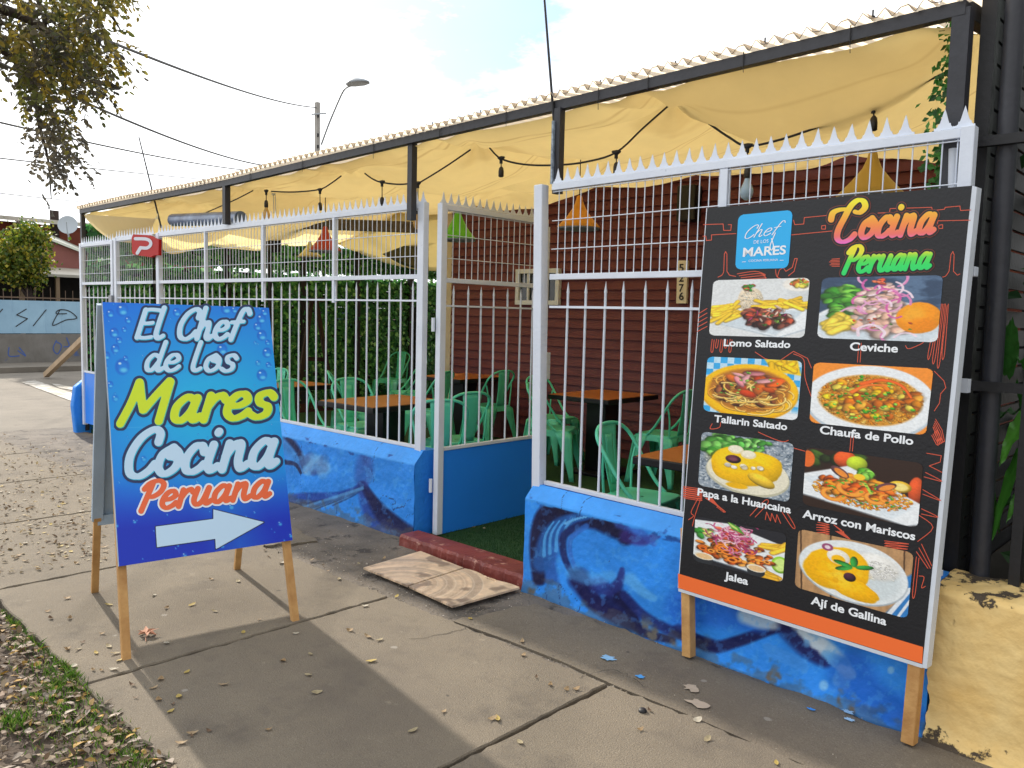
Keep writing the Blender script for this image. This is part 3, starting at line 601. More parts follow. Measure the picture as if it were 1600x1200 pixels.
# ------------------------------------------------------------ white steel fences and gate
HB = {}
def spike_outline(s=.068, h=.082):
    return [(-s / 2, 0), (s / 2, 0), (s / 2, .007), (s * .46, .010), (s * .42, .007), (s * .37, .012), (s * .33, .012), (s * .31, .022), (s * .24, .022), (s * .19, .032), (s * .08, .058), (0, h), (-s * .08, .058), (-s * .19, .032), (-s * .24, .022), (-s * .31, .022), (-s * .33, .012), (-s * .37, .012), (-s * .42, .007), (-s * .46, .010), (-s / 2, .007)]
def fence(root, P0, P1, top, mid, low, foot, ndiv=(), rail=.034, post=(1, 1), nbar=None, wires=(.043, .195, .345), bar_dx=.128, wire_dx=.052, spikes=True, missing=(), postw=.055, post_lo=None):
    """steel panel between two base points: rails, wire grid, pointed bars, spike strip"""
    P0 = np.array(P0, float); P1 = np.array(P1, float); Ld = np.linalg.norm(P1 - P0); d = (P1 - P0) / Ld; nrm = np.array([d[1], -d[0], 0.0])
    at = lambda s, z, o=0.0: P0 + d * s + nrm * o + np.array([0, 0, z])
    e_ = .006
    for z_, w_, h_ in ((top - rail / 2, .034, rail), (mid, .032, .030), (foot + .011, .028, .022)):
        fr = MB(); fr.bar(at(e_, z_), at(Ld - e_, z_), w_, h_); fr.build('frame_rail', M['white_paint'], root, bevel=.002)
    lr = MB(); lr.bar(at(.006, low), at(Ld - .006, low), .022, .012); lr.build('lower_rail', M['white_paint'], root)
    for k, on in enumerate(post):
        if on:
            s = postw / 2 if k == 0 else Ld - postw / 2; q = MB(); q.bar(at(s, (post_lo if post_lo is not None else foot) + .0), at(s, top + .004), postw, .046, up=tuple(nrm)); q.build('post', M['white_paint'], root, bevel=.003)
    for s in ndiv:
        q = MB(); q.bar(at(s, low - .02), at(s, top - rail), .026, .03, up=tuple(nrm)); q.build('upright', M['white_paint'], root)
    wg = MB(); n = int(round(Ld / wire_dx))
    for k in range(1, n): 
        s = Ld * k / n; wg.tube([at(s, mid + .012, .004), at(s, top - rail + .01, .004)], .0028, 5, caps=False)
    for z in wires: wg.tube([at(0.01, top - z, .009), at(Ld - .01, top - z, .009)], .0028, 5, caps=False)
    wg.build('wire_grid', M['white_paint'], root)
    nb_ = nbar or int(round(Ld / bar_dx)) - 1; key = (round(mid - foot, 2), round(mid - low, 2)); me = None
    zt = mid - .028
    if key not in HB:
        q = MB(); hgt = zt - foot
        q.tube([(0, 0, .024), (0, 0, hgt - .06), (0, 0, hgt - .055), (0, 0, hgt)], [.0068, .0068, .0085, .001], 8); HB[key] = q.build('bar', M['white_paint']); HB[key].parent = root; first = True
    else: first = False
    for k in range(nb_):
        s = Ld * (k + 1) / (nb_ + 1); ob = HB[key] if (first and k == 0) else HB[key].copy()
        if not (first and k == 0): COL.objects.link(ob)
        ob.parent = root; ob.location = tuple(at(s, foot) - np.array(root['_w'])); ob.rotation_euler = (RNG.normal(0, .002), RNG.normal(0, .003), 0)
    if spikes:
        sp = MB(); m = int(round(Ld / .068)); s1 = Ld / m
        for k in range(m):
            if k in missing: continue
            ol = spike_outline(s1 * .998, .076 + RNG.normal(0, .002)); c = s1 * (k + .5); a0 = RNG.normal(0, .03)
            sp.prism([at(c + u + a0 * max(0, v - .02), top + .004 + v, -.002) for u, v in ol], nrm * .003)
        sp.build('spike_strip', M['white_paint'], root)
    return at
lf = thing('fence_panel', 'long white steel fence panel with spikes behind the blue sign', 'fence', (-6.2, YF_L, 0))
fence(lf, (-8.22, YF_L, 0), (-4.155, YF_L, 0), 2.215, 1.735, 1.575, .578, ndiv=[gy(322, 400, YF_L)[0] + 8.22, gy(412, 400, YF_L)[0] + 8.22, gy(523, 390, YF_L)[0] + 8.22], post_lo=-.03, postw=.062)
fl = thing('fence_panel', 'short white steel fence panel beside the far corner, holding the red sign', 'fence', (-8.8, YF_L, 0))
fence(fl, (-9.27, YF_L, 0), (-8.30, YF_L, 0), 2.215, 1.735, 1.575, .578, post=(1, 0))
fg = thing('gate', 'narrow closed white gate with blue lower plate at the far corner', 'gate', (-9.7, YF_L, 0))
fence(fg, (-10.28, YF_L, 0), (-9.31, YF_L, 0), 2.19, 1.735, 1.575, .70, post=(1, 1), post_lo=.08, postw=.05)
q = MB(); q.box(-10.23, -9.36, YF_L - .006, YF_L + .006, .10, .70); q.build('lower_plate', M['blue_metal'], fg)
q = MB(); q.box(-9.36, -9.28, YF_L - .05, YF_L - .024, 1.52, 1.60); q.build('lock', mat('lock_steel', (.25, .26, .28), .4, metal=.8), fg)
rf = thing('fence_panel', 'white steel fence panel on the wave wall, nearest to the menu board', 'fence', (-1.85, yF(-1.85), 0))
at_r = fence(rf, (-2.90, yF(-2.90), 0), (-.845, yF(-.845), 0), 2.197, 1.705, 1.545, .572, ndiv=[], post=(0, 0), missing=(27,))
q = MB(); xr = -1.845; q.bar((xr, yF(xr), 1.70), (xr, yF(xr), 2.16), .036, .034, up=(0, -1, 0)); q.build('upright', M['white_paint'], rf)
q = MB(); xr = -.862; q.bar((xr, yF(xr), 1.67), (xr, yF(xr), 2.20), .046, .05, up=(0, -1, 0)); q.bar((xr - .0, yF(xr), 1.69), (xr + .055, yF(xr), 1.69), .046, .035); q.build('end_post', M['white_paint'], rf, bevel=.003)
q = MB(); q.tube([(-.905, yF(-.9) + .05, .57), (-.905, yF(-.9) + .05, 1.70), (-.925, yF(-.9) + .05, 2.14)], .017, 8); q.build('end_pole', M['white_paint'], rf)
# gate post (free standing) right of the opening
gp = MB(); gp.bar((-2.935, 3.375, .50), (-2.985, 3.385, 2.20), .058, .058, up=(0, -1, 0)); tag(gp.build('gate_post', M['white_paint'], base=(-2.94, 3.37, 0), bevel=.004), 'white square steel gate post at the right side of the open gate', 'post')
# open gate, swung inward square to the street
og = thing('gate', 'open white steel gate with large blue lower plate, swung into the patio', 'gate', (-4.02, 3.6, 0))
GX = -4.03
fence(og, (GX, 3.585, 0), (GX, 4.64, 0), 2.20, 1.712, 1.545, .582, nbar=7, bar_dx=.13, wire_dx=.058, postw=.05, post_lo=.02)
q = MB(); q.box(GX - .004, GX + .008, 3.60, 4.625, .015, .578); q.build('lower_plate', M['blue_metal'], og)
q = MB(); q.box(GX - .02, GX + .02, 4.62, 4.66, .02, 2.15); q.build('closing_stile', M['white_paint'], og)
for z in (.35, 1.42):
    q = MB(); q.tube([(GX - .03, 3.57, z - .045), (GX - .03, 3.57, z + .045)], .012, 8); q.build('hinge', M['white_paint'], og)
q = MB(); q.box(GX - .03, GX + .022, 4.66, 4.70, 1.02, 1.22); q.build('lock', M['white_paint'], og)

# ============================================================ BUILDING, AWNING, HEDGE SCREEN
M['siding'] = mat('maroon_siding', LS('#6f3a42'), .5, col2=LS('#643038'), vscale=3, bump=.25, bscale=50, spec=.35)
M['trim'] = mat('cream_trim', LS('#d8cdb8'), .6, var=.15, vscale=5)
M['dark_steel'] = mat('dark_steel', LS('#33353d'), .5, var=.3, vscale=9, bump=.2, bscale=40)
M['black_steel'] = mat('black_steel', LS('#17181d'), .55, var=.3, vscale=7, bump=.2, bscale=50)
YW = 7.1; XL, XR = -7.72, -.9; lap = .105
hb = thing('house', 'maroon clapboard house front behind the patio tables', 'house', (-4.3, YW, 0))
s = MB(); n = int(3.2 / lap)
for k in range(n):
    z0 = k * lap; s.add([(XL, YW - .028, z0), (XR, YW - .028, z0), (XR, YW - .002, z0 + lap), (XL, YW - .002, z0 + lap), (XL, YW, z0), (XR, YW, z0)], [(0, 1, 2, 3), (0, 4, 5, 1)])
s.build('siding', M['siding'], hb)
s = MB(); s.box(XL + .002, XR - .002, YW + .004, 11.0, 0, 3.3); s.build('wall', M['siding'], hb)
s = MB(); s.box(XL - .09, XL + .01, YW - .03, YW + .06, 0, 3.2); s.build('corner_trim', M['trim'], hb)
# small window
a, b = gy(812, 420, YW), gy(862, 478, YW); wx0, wx1, wz0, wz1 = a[0], b[0] + .15, b[2] + .01, a[2] - .01
M['glass'] = mat('dark_glass', (.02, .025, .03), .08, spec=.6)
wf = MB(); t = .05
wf.box(wx0, wx1, YW - .07, YW - .02, wz1 - t, wz1); wf.box(wx0, wx1, YW - .07, YW - .02, wz0, wz0 + t); wf.box(wx0, wx0 + t, YW - .068, YW - .02, wz0 + t, wz1 - t); wf.box(wx1 - t, wx1, YW - .068, YW - .02, wz0 + t, wz1 - t)
w = wf.build('window', M['white_paint'], hb)
wf = MB(); wf.box(wx0 + t, wx1 - t, YW - .035, YW - .025, wz0 + t, wz1 - t); wf.build('pane', M['glass'], w)
wf = MB()
for k in range(1, 4): 
    xx = wx0 + t + (wx1 - wx0 - 2 * t) * k / 4; wf.box(xx - .012, xx + .012, YW - .062, YW - .04, wz0 + t, wz1 - t)
wf.build('window_bar', M['white_paint'], w)
# house number
M['plaque'] = mat('cream_plaque', LS('#ece6d2'), .5); M['ink'] = mat('black_ink', (.012, .012, .014), .5)
PW = Plane((0, YW - .055, 0), (0, -1, 0)); c = [PW.at(np.array(q)) for q in ((1058.5, 407), (1074, 407), (1072, 474), (1056.5, 474))]
pl = thing('number_plaque', 'cream upright plaque with house number on the maroon siding', 'house number', c[3])
q = MB(); q.prism([c[0], c[1], c[2], c[3]], (0, .035, 0)); q.build('plate', M['plaque'], pl)
for ch, y in (('5', 424), ('2', 440), ('7', 455.5), ('6', 468.5)): text_on('digit', ch, (1061.0, y), (1068.5, y), 12, PW, .004, M['ink'], pl, up=(.03, -1), bold=.02)
# ------------------------------------------------------------ roof frame
BL, BR = gy(130, 329, 3.6), gy(1530, 6, 3.33)
cr_ = thing('patio_roof', 'corrugated patio roof on a dark steel beam over the fence', 'patio roof', (-5.5, 3.5, 0))
def beam_at(x): 
    t = (x - BL[0]) / (BR[0] - BL[0]); return BL * (1 - t) + BR * t
q = MB(); bm_ = [beam_at(x) for x in (-10.243, -6.77, -4.2, -2.88, -.915)]
bz = [gy(130, 330, 3.6)[2], gy(362, 285, 3.55)[2], gy(660, 215, 3.5)[2], gy(875, 167, 3.45)[2], gy(1530, 9, 3.33)[2]]
bpts = [(-10.30, 3.60, bz[0]), (-6.77, 3.55, bz[1]), (-4.2, 3.5, bz[2]), (-2.88, 3.43, bz[3]), (-.915, 3.33, bz[4])]
for k in range(4): q.bar(bpts[k], bpts[k + 1], .046, .050)
q.build('front_beam', M['dark_steel'], cr_)
def zb(x): return float(np.interp(x, [p_[0] for p_ in bpts], [p_[2] for p_ in bpts]))
def yb(x): return float(np.interp(x, [p_[0] for p_ in bpts], [p_[1] for p_ in bpts]))
def post(x, y, z0, z1, w=.05, m='dark_steel', wy=None):
    q = MB(); q.bar((x, y, z0), (x, y, z1), w, wy or w, up=(0, -1, 0)); return q.build('post', M[m], cr_)
post(-4.235, 3.52, 2.10, zb(-4.235) - .02, .045); post(-6.77, 3.55, 2.22, zb(-6.77) - .02, .05); post(-2.895, 3.415, 2.15, zb(-2.88) - .02, .042); post(-10.32, 3.62, 0.0, zb(-10.3) + .02, .045); post(-.93, 3.34, .6, zb(-.93), .06)
q = MB(); q.bar((-2.912, 3.394, 2.20), (-2.912, 3.394, 2.53), .012, .03, up=(0, -1, 0)); q.build('paint_stripped_face', mat('worn_blue_white', LS('#b7c7d8'), .6, col2=LS('#3b4a5c'), vscale=30), cr_)
q = MB(); q.bar((-.93, 3.36, zb(-.93)), (-.93, 7.0, zb(-.93) + .36), .05, .06); q.build('side_beam', M['dark_steel'], cr_)
M['poly'] = mat('cream_polycarbonate', LS('#e6d8c2'), .35, var=.10, vscale=4, transl=.80)
nx = int(9.5 / .0095); X = np.linspace(-10.36, -.88, nx); Yv = np.linspace(-.045, 3.75, 24)
Xg, Yg = np.meshgrid(X, Yv); fy = np.interp(Xg, [p_[0] for p_ in bpts], [p_[1] for p_ in bpts]); fz = np.interp(Xg, [p_[0] for p_ in bpts], [p_[2] for p_ in bpts])
Zg = fz + .050 + Yg * .105 + .021 * np.sin(Xg / .076 * 2 * math.pi) + .006 * np.sin(Xg * 1.9)
mesh_np('corrugated_sheet', np.stack([Xg, fy + Yg, Zg], -1).reshape(-1, 3), grid_faces(nx, 24), M['poly'], cr_)
q = MB(); xs_ = X[::3]; q.tube([(x, yb(x) - .046, zb(x) + .050 - .045 * .105 + .021 * math.sin(x / .076 * 2 * math.pi) + .006 * math.sin(x * 1.9)) for x in xs_], .0022, 4); q.build('sheet_edge', mat('weathered_sheet_edge', LS('#8d7f72'), .7), cr_)
for k, x in enumerate(np.arange(-10.0, -1.0, .46)):
    q = MB(); q.lathe([(.001, .022), (.004, .022), (.004, 0), (.010, -.002), (.010, -.006)], (x, yb(x) + .01, zb(x) + .062), 8); q.build('roof_screw', M['black_steel'], cr_)
q = MB()
for k, x in enumerate((-1.33, -1.80, -2.31, -2.62, -3.3, -3.9, -4.6, -5.5, -6.3)):
    x0 = x; z0 = zb(x0); y0 = yb(x0); pts = [(x0, y0 - .027, z0 + .034), (x0, y0 - .029, z0), (x0, y0 - .027, z0 - .034)]; q = MB(); q.tube(pts, .0022, 5); q.tube([pts[-1], (x0 + .004, y0 - .03, z0 - .075 + .02 * (k % 3))], .0016, 5); q.build('cable_tie', M['black_steel'], cr_)
# ------------------------------------------------------------ yellow fabric lining, hung in swags
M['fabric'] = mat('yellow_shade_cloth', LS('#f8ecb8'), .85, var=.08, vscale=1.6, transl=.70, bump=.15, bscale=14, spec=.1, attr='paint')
M['fabric_rear_dimmed'] = mat('yellow_shade_cloth_dimmed', LS('#d8c07a'), .85, var=.12, vscale=2, transl=.35, spec=.1)  # darkened copy of the same cloth, tones down direct sun on the rear piece
cxs = np.array([-10.3, -8.3, -6.85, -5.45, -4.03, -2.45, -.95]); cys = np.array([0.0, .38, 1.5, 2.6, 3.6]); bsag = np.array([.10, .10, .08, .09, .11, .30])
def swag(X, D):
    fz = np.interp(X, [p_[0] for p_ in bpts], [p_[2] for p_ in bpts])
    base = fz - .03 + np.interp(D, [0, .38, 1.5, 2.6, 3.6, 6], [0, .055, .18, .27, .36, .40])
    ix = np.clip(np.searchsorted(cxs, X) - 1, 0, len(cxs) - 2); fx = np.clip((X - cxs[ix]) / (cxs[ix + 1] - cxs[ix]), 0, 1)
    iy = np.clip(np.searchsorted(cys, D) - 1, 0, len(cys) - 2); fyv = np.clip((D - cys[iy]) / (cys[iy + 1] - cys[iy]), 0, 1)
    wx = cxs[ix + 1] - cxs[ix]
    sx = (1 - (2 * fx - 1) ** 2); sy = (1 - (2 * fyv - 1) ** 2)
    edge = np.clip(D / .38, 0, 1) ** .9
    vary = .75 + .5 * np.sin(ix * 2.1 + iy * 1.3)
    z = base - bsag[ix] * sx * edge * np.where(D < .38, 1, np.exp(-(D - .38) / 1.6)) - .07 * sx * np.clip((D - .38) / .8, 0, 1) - np.where(iy == 0, .02, .11) * sy * (.55 + .45 * sx) * vary
    far = np.clip((-8.7 - X) / 1.6, 0, 1) ** 1.4; z = z - .42 * far * np.clip((D - .25) / .7, 0, 1)
    # creases running out of the tie points
    cr2 = 0
    for a in cxs:
        for b in cys[1:4]:
            dx = X - a; dy = D - b; r = np.hypot(dx, dy) + 1e-6; th = np.arctan2(dy, dx); cr2 = cr2 + .026 * np.cos(th * 8 + a * 3) * np.exp(-r / .55) * np.clip(r / .15, 0, 1)
    z = z + cr2 + .012 * np.sin(X * 9 + 3 * np.sin(D * 2.1 + X)) * np.clip(D * 2, 0, 1) * .5 + (fbm(X + 30, D + 9, 4, 3, 2.6) - .5) * .07 * np.clip(D * 1.5, 0, 1)
    return z
nx, ny = 620, 230; U, V = np.meshgrid(np.linspace(0, 1, nx), np.linspace(0, 1, ny)); X = -10.28 + U * (10.28 - .96); D = V * 3.55
Y0 = np.interp(X, [p_[0] for p_ in bpts], [p_[1] for p_ in bpts])
base_c = np.ones(X.shape + (3,)) * lin(S('#f9eab0')); st_ = np.zeros(X.shape)
for d0_, w_ in ((.16, .010), (.215, .007), (1.02, .011), (1.08, .007), (1.95, .010), (2.0, .007)): st_ = np.maximum(st_, np.clip((w_ - np.abs(D + .03 * np.sin(X * 1.1) - d0_)) / .006, 0, 1) * .26)      # doubled hems
st_ = np.maximum(st_, np.clip((fbm(X + 40, D * 1.5, 63, 5, 1.3) - .55) * 1.6, 0, .16)); base_c = base_c * (1 - st_[..., None] * np.array([.8, 1.0, 1.25]))
aw = mesh_np('fabric_awning', np.stack([X, Y0 + .02 + D, swag(X, D)], -1).reshape(-1, 3), grid_faces(nx, ny), M['fabric'], base=(-5.5, 5, 2.5), colors=base_c.reshape(-1, 3)); tag(aw, 'yellow fabric awning sagging in swags beneath the patio roof', 'awning')
# deeper back part over the left bay, and the drooping end flap
nx, ny = 160, 160; U, V = np.meshgrid(np.linspace(0, 1, nx), np.linspace(0, 1, ny)); X = -10.28 + U * 2.6; D = 3.4 + V * 2.8
Z = 2.93 + .02 * U - .42 * np.clip((.62 - U) / .62, 0, 1) ** 1.4 - .34 * np.sin(math.pi * V) * (.5 + .5 * np.sin(math.pi * U)) - V * .28 + .02 * np.sin(V * 30 + U * 5) * np.sin(math.pi * U) - .18 * U
fa2 = mesh_np('fabric_awning', np.stack([X, 3.6 + D, Z], -1).reshape(-1, 3), grid_faces(nx, ny), M['fabric_rear_dimmed'], base=(-9, 8, 2.5)); tag(fa2, 'yellow fabric lining hanging low in front of the ivy at the back of the patio', 'awning')
M['flap'] = mat('sunlit_awning_cloth', LS('#f3e6bf'), .85, var=.06, vscale=3, transl=.5, spec=.1)  # paler copy of the awning cloth, sunlight put into its colour
nx, ny = 90, 40; U, V = np.meshgrid(np.linspace(0, 1, nx), np.linspace(0, 1, ny))
tx = np.interp(U, [0, 1], [-10.22, -8.25]); top = np.interp(U, [0, 1], [2.53, 2.42]); dep = .30 * np.sin(math.pi * np.clip(U, 0, 1) ** .8) ** .9
P = np.stack([tx, 3.60 - .05 * np.sin(math.pi * U) + V * .20 * np.sin(math.pi * U), top - V * dep - .20 * U * (1 - V) * .3 + .006 * np.sin(U * 20) * V], -1)
fl_ = mesh_np('awning_flap', P.reshape(-1, 3), grid_faces(nx, ny), M['flap'], base=(-9.3, 3.6, 2.4)); tag(fl_, 'pale sunlit fabric flap drooping at the far corner of the awning', 'awning flap')
# rolled blind / dark beams inside
M['roll'] = mat('grey_blue_vinyl', LS('#7f95b5'), .28, col2=LS('#46587a'), vscale=5, spec=.6)
a, b = gy(271, 344, 3.72), gy(366, 341, 3.72); q = MB(); d = (b - a) / np.linalg.norm(b - a); q.tube([a, b + d * .12], .062, 16); q.tube([a - d * .012, a + d * .002], .052, 16)
tag(q.build('rolled_blind', M['roll'], base=a), 'grey blue rolled plastic blind under the awning above the fence', 'blind')
M['wood_beam'] = mat('weathered_wood', LS('#6e655c'), .8, col2=LS('#4c443d'), vscale=10, bump=.4, bscale=30)
q = MB(); q.bar(gx(412, 347, -9.6), gx(668, 356, -7.9), .12, .13); tag(q.build('wooden_beam', M['wood_beam'], base=gx(540, 352, -8.6)), 'weathered grey wooden beam crossing beneath the rear awning', 'beam')
M['tarp'] = mat('olive_tarp', LS('#5c5a3c'), .8, var=.15, vscale=4)
q = MB(); tp = [gx(597, 397, -9.8), gx(668, 370, -9.0), gx(668, 425, -9.0), gx(628, 414, -9.5)]; q.prism(tp, (.012, .01, 0)); tag(q.build('tarpaulin', M['tarp'], base=tp[1]), 'olive tarpaulin corner hanging beside the ivy screen', 'tarpaulin')
# ------------------------------------------------------------ ivy screen
M['ivy'] = mat('artificial_ivy_leaf', (.02, .10, .02), .5, attr='paint', transl=.30, spec=.4)
M['slat'] = mat('dark_fence_slat', LS('#20261d'), .8, var=.3, vscale=10)
def leaf_cards(n, pos, nrm, size, cols, droop=0.5, fold=.25):
    """n leaf blades (4 verts: base, side, tip, side) facing roughly along nrm"""
    r = RNG; t1 = np.cross(nrm, r.normal(0, 1, (n, 3))); t1 /= np.linalg.norm(t1, axis=1)[:, None] + 1e-9
    t1[:, 2] -= droop; t1 /= np.linalg.norm(t1, axis=1)[:, None]
    nn = nrm + r.normal(0, .45, (n, 3)); nn -= t1 * (nn * t1).sum(1)[:, None]; nn /= np.linalg.norm(nn, axis=1)[:, None] + 1e-9; t2 = np.cross(nn, t1)
    s_ = size[:, None]; w = s_ * .36
    V = np.stack([pos, pos + t1 * s_ * .5 + t2 * w + nn * s_ * fold * .3, pos + t1 * s_, pos + t1 * s_ * .5 - t2 * w + nn * s_ * fold * .3], 1)
    return V, np.repeat(cols[:, None, :], 4, 1)
def ivy(y0, y1, x, z0, z1, n, ztopw=0.0):
    y = RNG.uniform(y0, y1, n); row = .082; z = z0 + np.floor(RNG.uniform(0, (z1 - z0) / row, n)) * row + np.abs(RNG.normal(0, .020, n)); xx = x + np.abs(RNG.normal(0, .035, n))
    gap = (np.abs(z - 2.02) < .036) & (RNG.random(n) < .7); gap |= (fbm(y, z, 5, 3, 2.2) < .30) & (RNG.random(n) < .5)
    k = ~gap; y, z, xx = y[k], z[k], xx[k]; n = len(y)
    c = np.array([[.03, .15, .05], [.06, .26, .07], [.13, .40, .11], [.28, .56, .22], [.035, .17, .06]])[RNG.choice(5, n, p=[.3, .3, .2, .08, .12])] * RNG.uniform(.85, 1.5, (n, 1))
    V, C = leaf_cards(n, np.stack([xx, y, z], -1), np.tile([1.0, -.15, .35], (n, 1)), RNG.uniform(.05, .092, n), c, .7)
    return V.reshape(-1, 3), C.reshape(-1, 3)
hs = thing('ivy_screen', 'long screen of green artificial ivy at the far end of the patio', 'hedge', (-10.35, 6.5, 0))
V, C = ivy(3.66, 10.2, -10.33, .10, 2.45, 30000); mesh_np('ivy', V, np.arange(len(V)).reshape(-1, 4), M['ivy'], hs, C, smooth=False)
q = MB()
for k in range(27):
    z = .05 + k * .088
    if abs(z - 1.99) < .03: continue
    q.box(-10.375, -10.36, 3.66, 10.2, z, z + .0855)
q.build('slat_backing', M['slat'], hs)
for y in (4.45, 5.4, 6.55, 7.5, 8.55):
    q = MB(); q.box(-10.33, -10.27 + .02, y - .04, y + .04, 0, 2.45); q.build('post', M['black_steel'], hs)
q = MB(); q.box(-10.35, -10.24, 3.7, 10.2, .0, .14); q.build('footing', mat('dark_brick', LS('#4a2622'), .9, var=.4, vscale=12), hs)
# bright flat panel and dark post
q = MB(); q.box(-9.9, -9.74, 7.75 + .5, 7.9 + .5, 0, 1.58); tag(q.build('patio_post', M['black_steel'], base=(-9.8, 8.3, 0)), 'black square post standing in front of the ivy screen, near the gate', 'post')
for (pa, pb, pc) in (((497, 470), (470, 640), (512, 640)),):
    pass
M['dark_wood'] = mat('dark_wood', LS('#33231d'), .7, var=.3, vscale=8)
ez = thing('easel', 'dark wooden easel frame leaning by the ivy behind the blue sign', 'easel', (-8.6, 5.5, 0))
for (a, b) in (((487, 470), (462, 640)), ((494, 470), (522, 636)), ((479, 468), (508, 468)), ((470, 560), (512, 562))):
    q = MB(); q.bar(gx(*a, -8.6), gx(*b, -8.6 + (.15 if a[1] < 500 else 0)), .05, .03, up=(1, 0, 0)); q.build('rail' if a[1] == b[1] or abs(a[1] - b[1]) < 5 else 'leg', M['dark_wood'], ez)
sp = thing('loudspeaker', 'small dark loudspeaker fixed high on a pole before the ivy screen', 'speaker', gx(425, 395, -9.6))
q = MB(); c = gx(425, 378, -9.6); q.box(c[0] - .08, c[0] + .08, c[1] - .085, c[1] + .085, c[2] - .13, c[2] + .13); q.build('cabinet', M['black_steel'], sp, bevel=.01)
q = MB(); q.tube([(c[0] - .05, c[1], 0.0), (c[0] - .05, c[1], c[2] - .13)], .03, 8); q.build('pole', M['black_steel'], sp)
sp2 = MB(); c = gy(1076, 318, YW - .10); sp2.box(c[0] - .10, c[0] + .10, YW - .16, YW - .02, c[2] - .17, c[2] + .17); tag(sp2.build('loudspeaker', M['black_steel'], base=c, bevel=.012), 'black loudspeaker box on the maroon siding above the house number', 'speaker')

# ------------------------------------------------------------ cafe chairs and tables
M['mint'] = mat('mint_enamel', LS('#68e2c0'), .3, col2=LS('#5cd4b0'), vscale=5, bump=.05, bscale=12, spec=.5)
def plate(mb, f, nu=10, nv=3, th=.0025):
    """bent thin plate from f(u,v)->point"""
    V1 = [np.array(f(u / nu, v / nv)) for v in range(nv + 1) for u in range(nu + 1)]
    fs = [(v * (nu + 1) + u, v * (nu + 1) + u + 1, (v + 1) * (nu + 1) + u + 1, (v + 1) * (nu + 1) + u) for v in range(nv) for u in range(nu)]
    mb.add(V1, fs, True)
def make_chair():
    r = thing('cafe_chair', 'tmp', 'chair', (0, 0, 0))
    # seat: dished square with rounded corners and a rolled edge
    q = MB(); n = 36; hs_ = .185; ring = []
    for k in range(n):
        a = 2 * math.pi * k / n; c, s_ = math.cos(a), math.sin(a); e = .32; ring.append((math.copysign(abs(c) ** e, c), math.copysign(abs(s_) ** e, s_)))
    lv = [(.05, .443), (.45, .443), (.80, .446), (.93, .452), (.985, .451), (1.0, .444), (1.005, .425)]
    vs = [(x * f * hs_, y * f * hs_, z) for f, z in lv for x, y in ring]; m = len(lv)
    q.add(vs, [(i * n + k, i * n + (k + 1) % n, (i + 1) * n + (k + 1) % n, (i + 1) * n + k) for i in range(m - 1) for k in range(n)] + [tuple(range(n))], True)
    q.build('seat', M['mint'], r)
    # apron with an arch between the legs
    q = MB()
    for sgn, ax in ((1, 0), (-1, 0), (1, 1), (-1, 1)):
        def f(u, v, sgn=sgn, ax=ax):
            a = (u - .5) * 2; drop = .045 + .11 * abs(a) ** 3.5; z = .44 - v * drop; o = (.187 + (.44 - z) * .12) * sgn; b_ = a * (.172 + (.44 - z) * .10)
            return (b_, o, z) if ax == 0 else (o, b_, z)
        plate(q, f, 16, 3)
    o = q.build('apron', M['mint'], r)
    for sx in (-1, 1):
        for sy in (-1, 1):
            q = MB()
            for ax in (0, 1):
                def f(u, v, ax=ax):
                    z = .43 * (1 - v); o = .187 + (.44 - z) * .115; w = (.105 * (1 - v) ** 1.3 + .034); e = o - w * u
                    return (sx * e, sy * o, z) if ax == 0 else (sx * o, sy * e, z)
                plate(q, f, 3, 8)
            def rib(u, v):
                z = .42 * (1 - v); o = .190 + (.44 - z) * .115; w = .02 * (1 - v) + .010; t = (u - .5) * 2; k = 1 - abs(t); return (sx * (o - .004 + .006 * k + t * w * .5 * 1), sy * (o - .004 + .006 * k - t * w * .5), z)
            plate(q, rib, 4, 8)
            lo_ = q.build('leg', M['mint'], r); sm = lo_.modifiers.new('thickness', 'SOLIDIFY'); sm.thickness = .003; sm.offset = 0
    # tube back
    q = MB(); path = catmull([(-.190, .06, .445), (-.196, -.02, .52), (-.205, -.13, .68), (-.196, -.20, .785), (-.12, -.236, .842), (0, -.245, .855), (.12, -.236, .842), (.196, -.20, .785), (.205, -.13, .68), (.196, -.02, .52), (.190, .06, .445)], 6)
    q.tube(path, .0115, 9); q.build('back_frame', M['mint'], r)
    for sx in (-1, 1):
        q = MB(); q.tube(catmull([(sx * .17, -.16, .44), (sx * .185, -.165, .60), (sx * .202, -.155, .70)], 4), .008, 7); q.build('back_brace', M['mint'], r)
    q = MB()
    def sp_(u, v):
        z = .445 + v * .405; w = .062 + .028 * v; y = -.178 - .066 * v - .010 * math.sin(math.pi * v); a = (u - .5) * 2; return (a * w, y + .006 * a * a, z)
    plate(q, sp_, 8, 8)
    def em(u, v):
        z = .50 + v * .29; vv = (z - .445) / .405; w = (.032 + .014 * vv); y = -.178 - .066 * vv - .010 * math.sin(math.pi * vv) + .004; a = (u - .5) * 2; return (a * w, y + .0035 * (1 - abs(a) ** 4), z)
    plate(q, em, 6, 6)
    o = q.build('backrest', M['mint'], r); sm = o.modifiers.new('thickness', 'SOLIDIFY'); sm.thickness = .004; sm.offset = 0
    return r
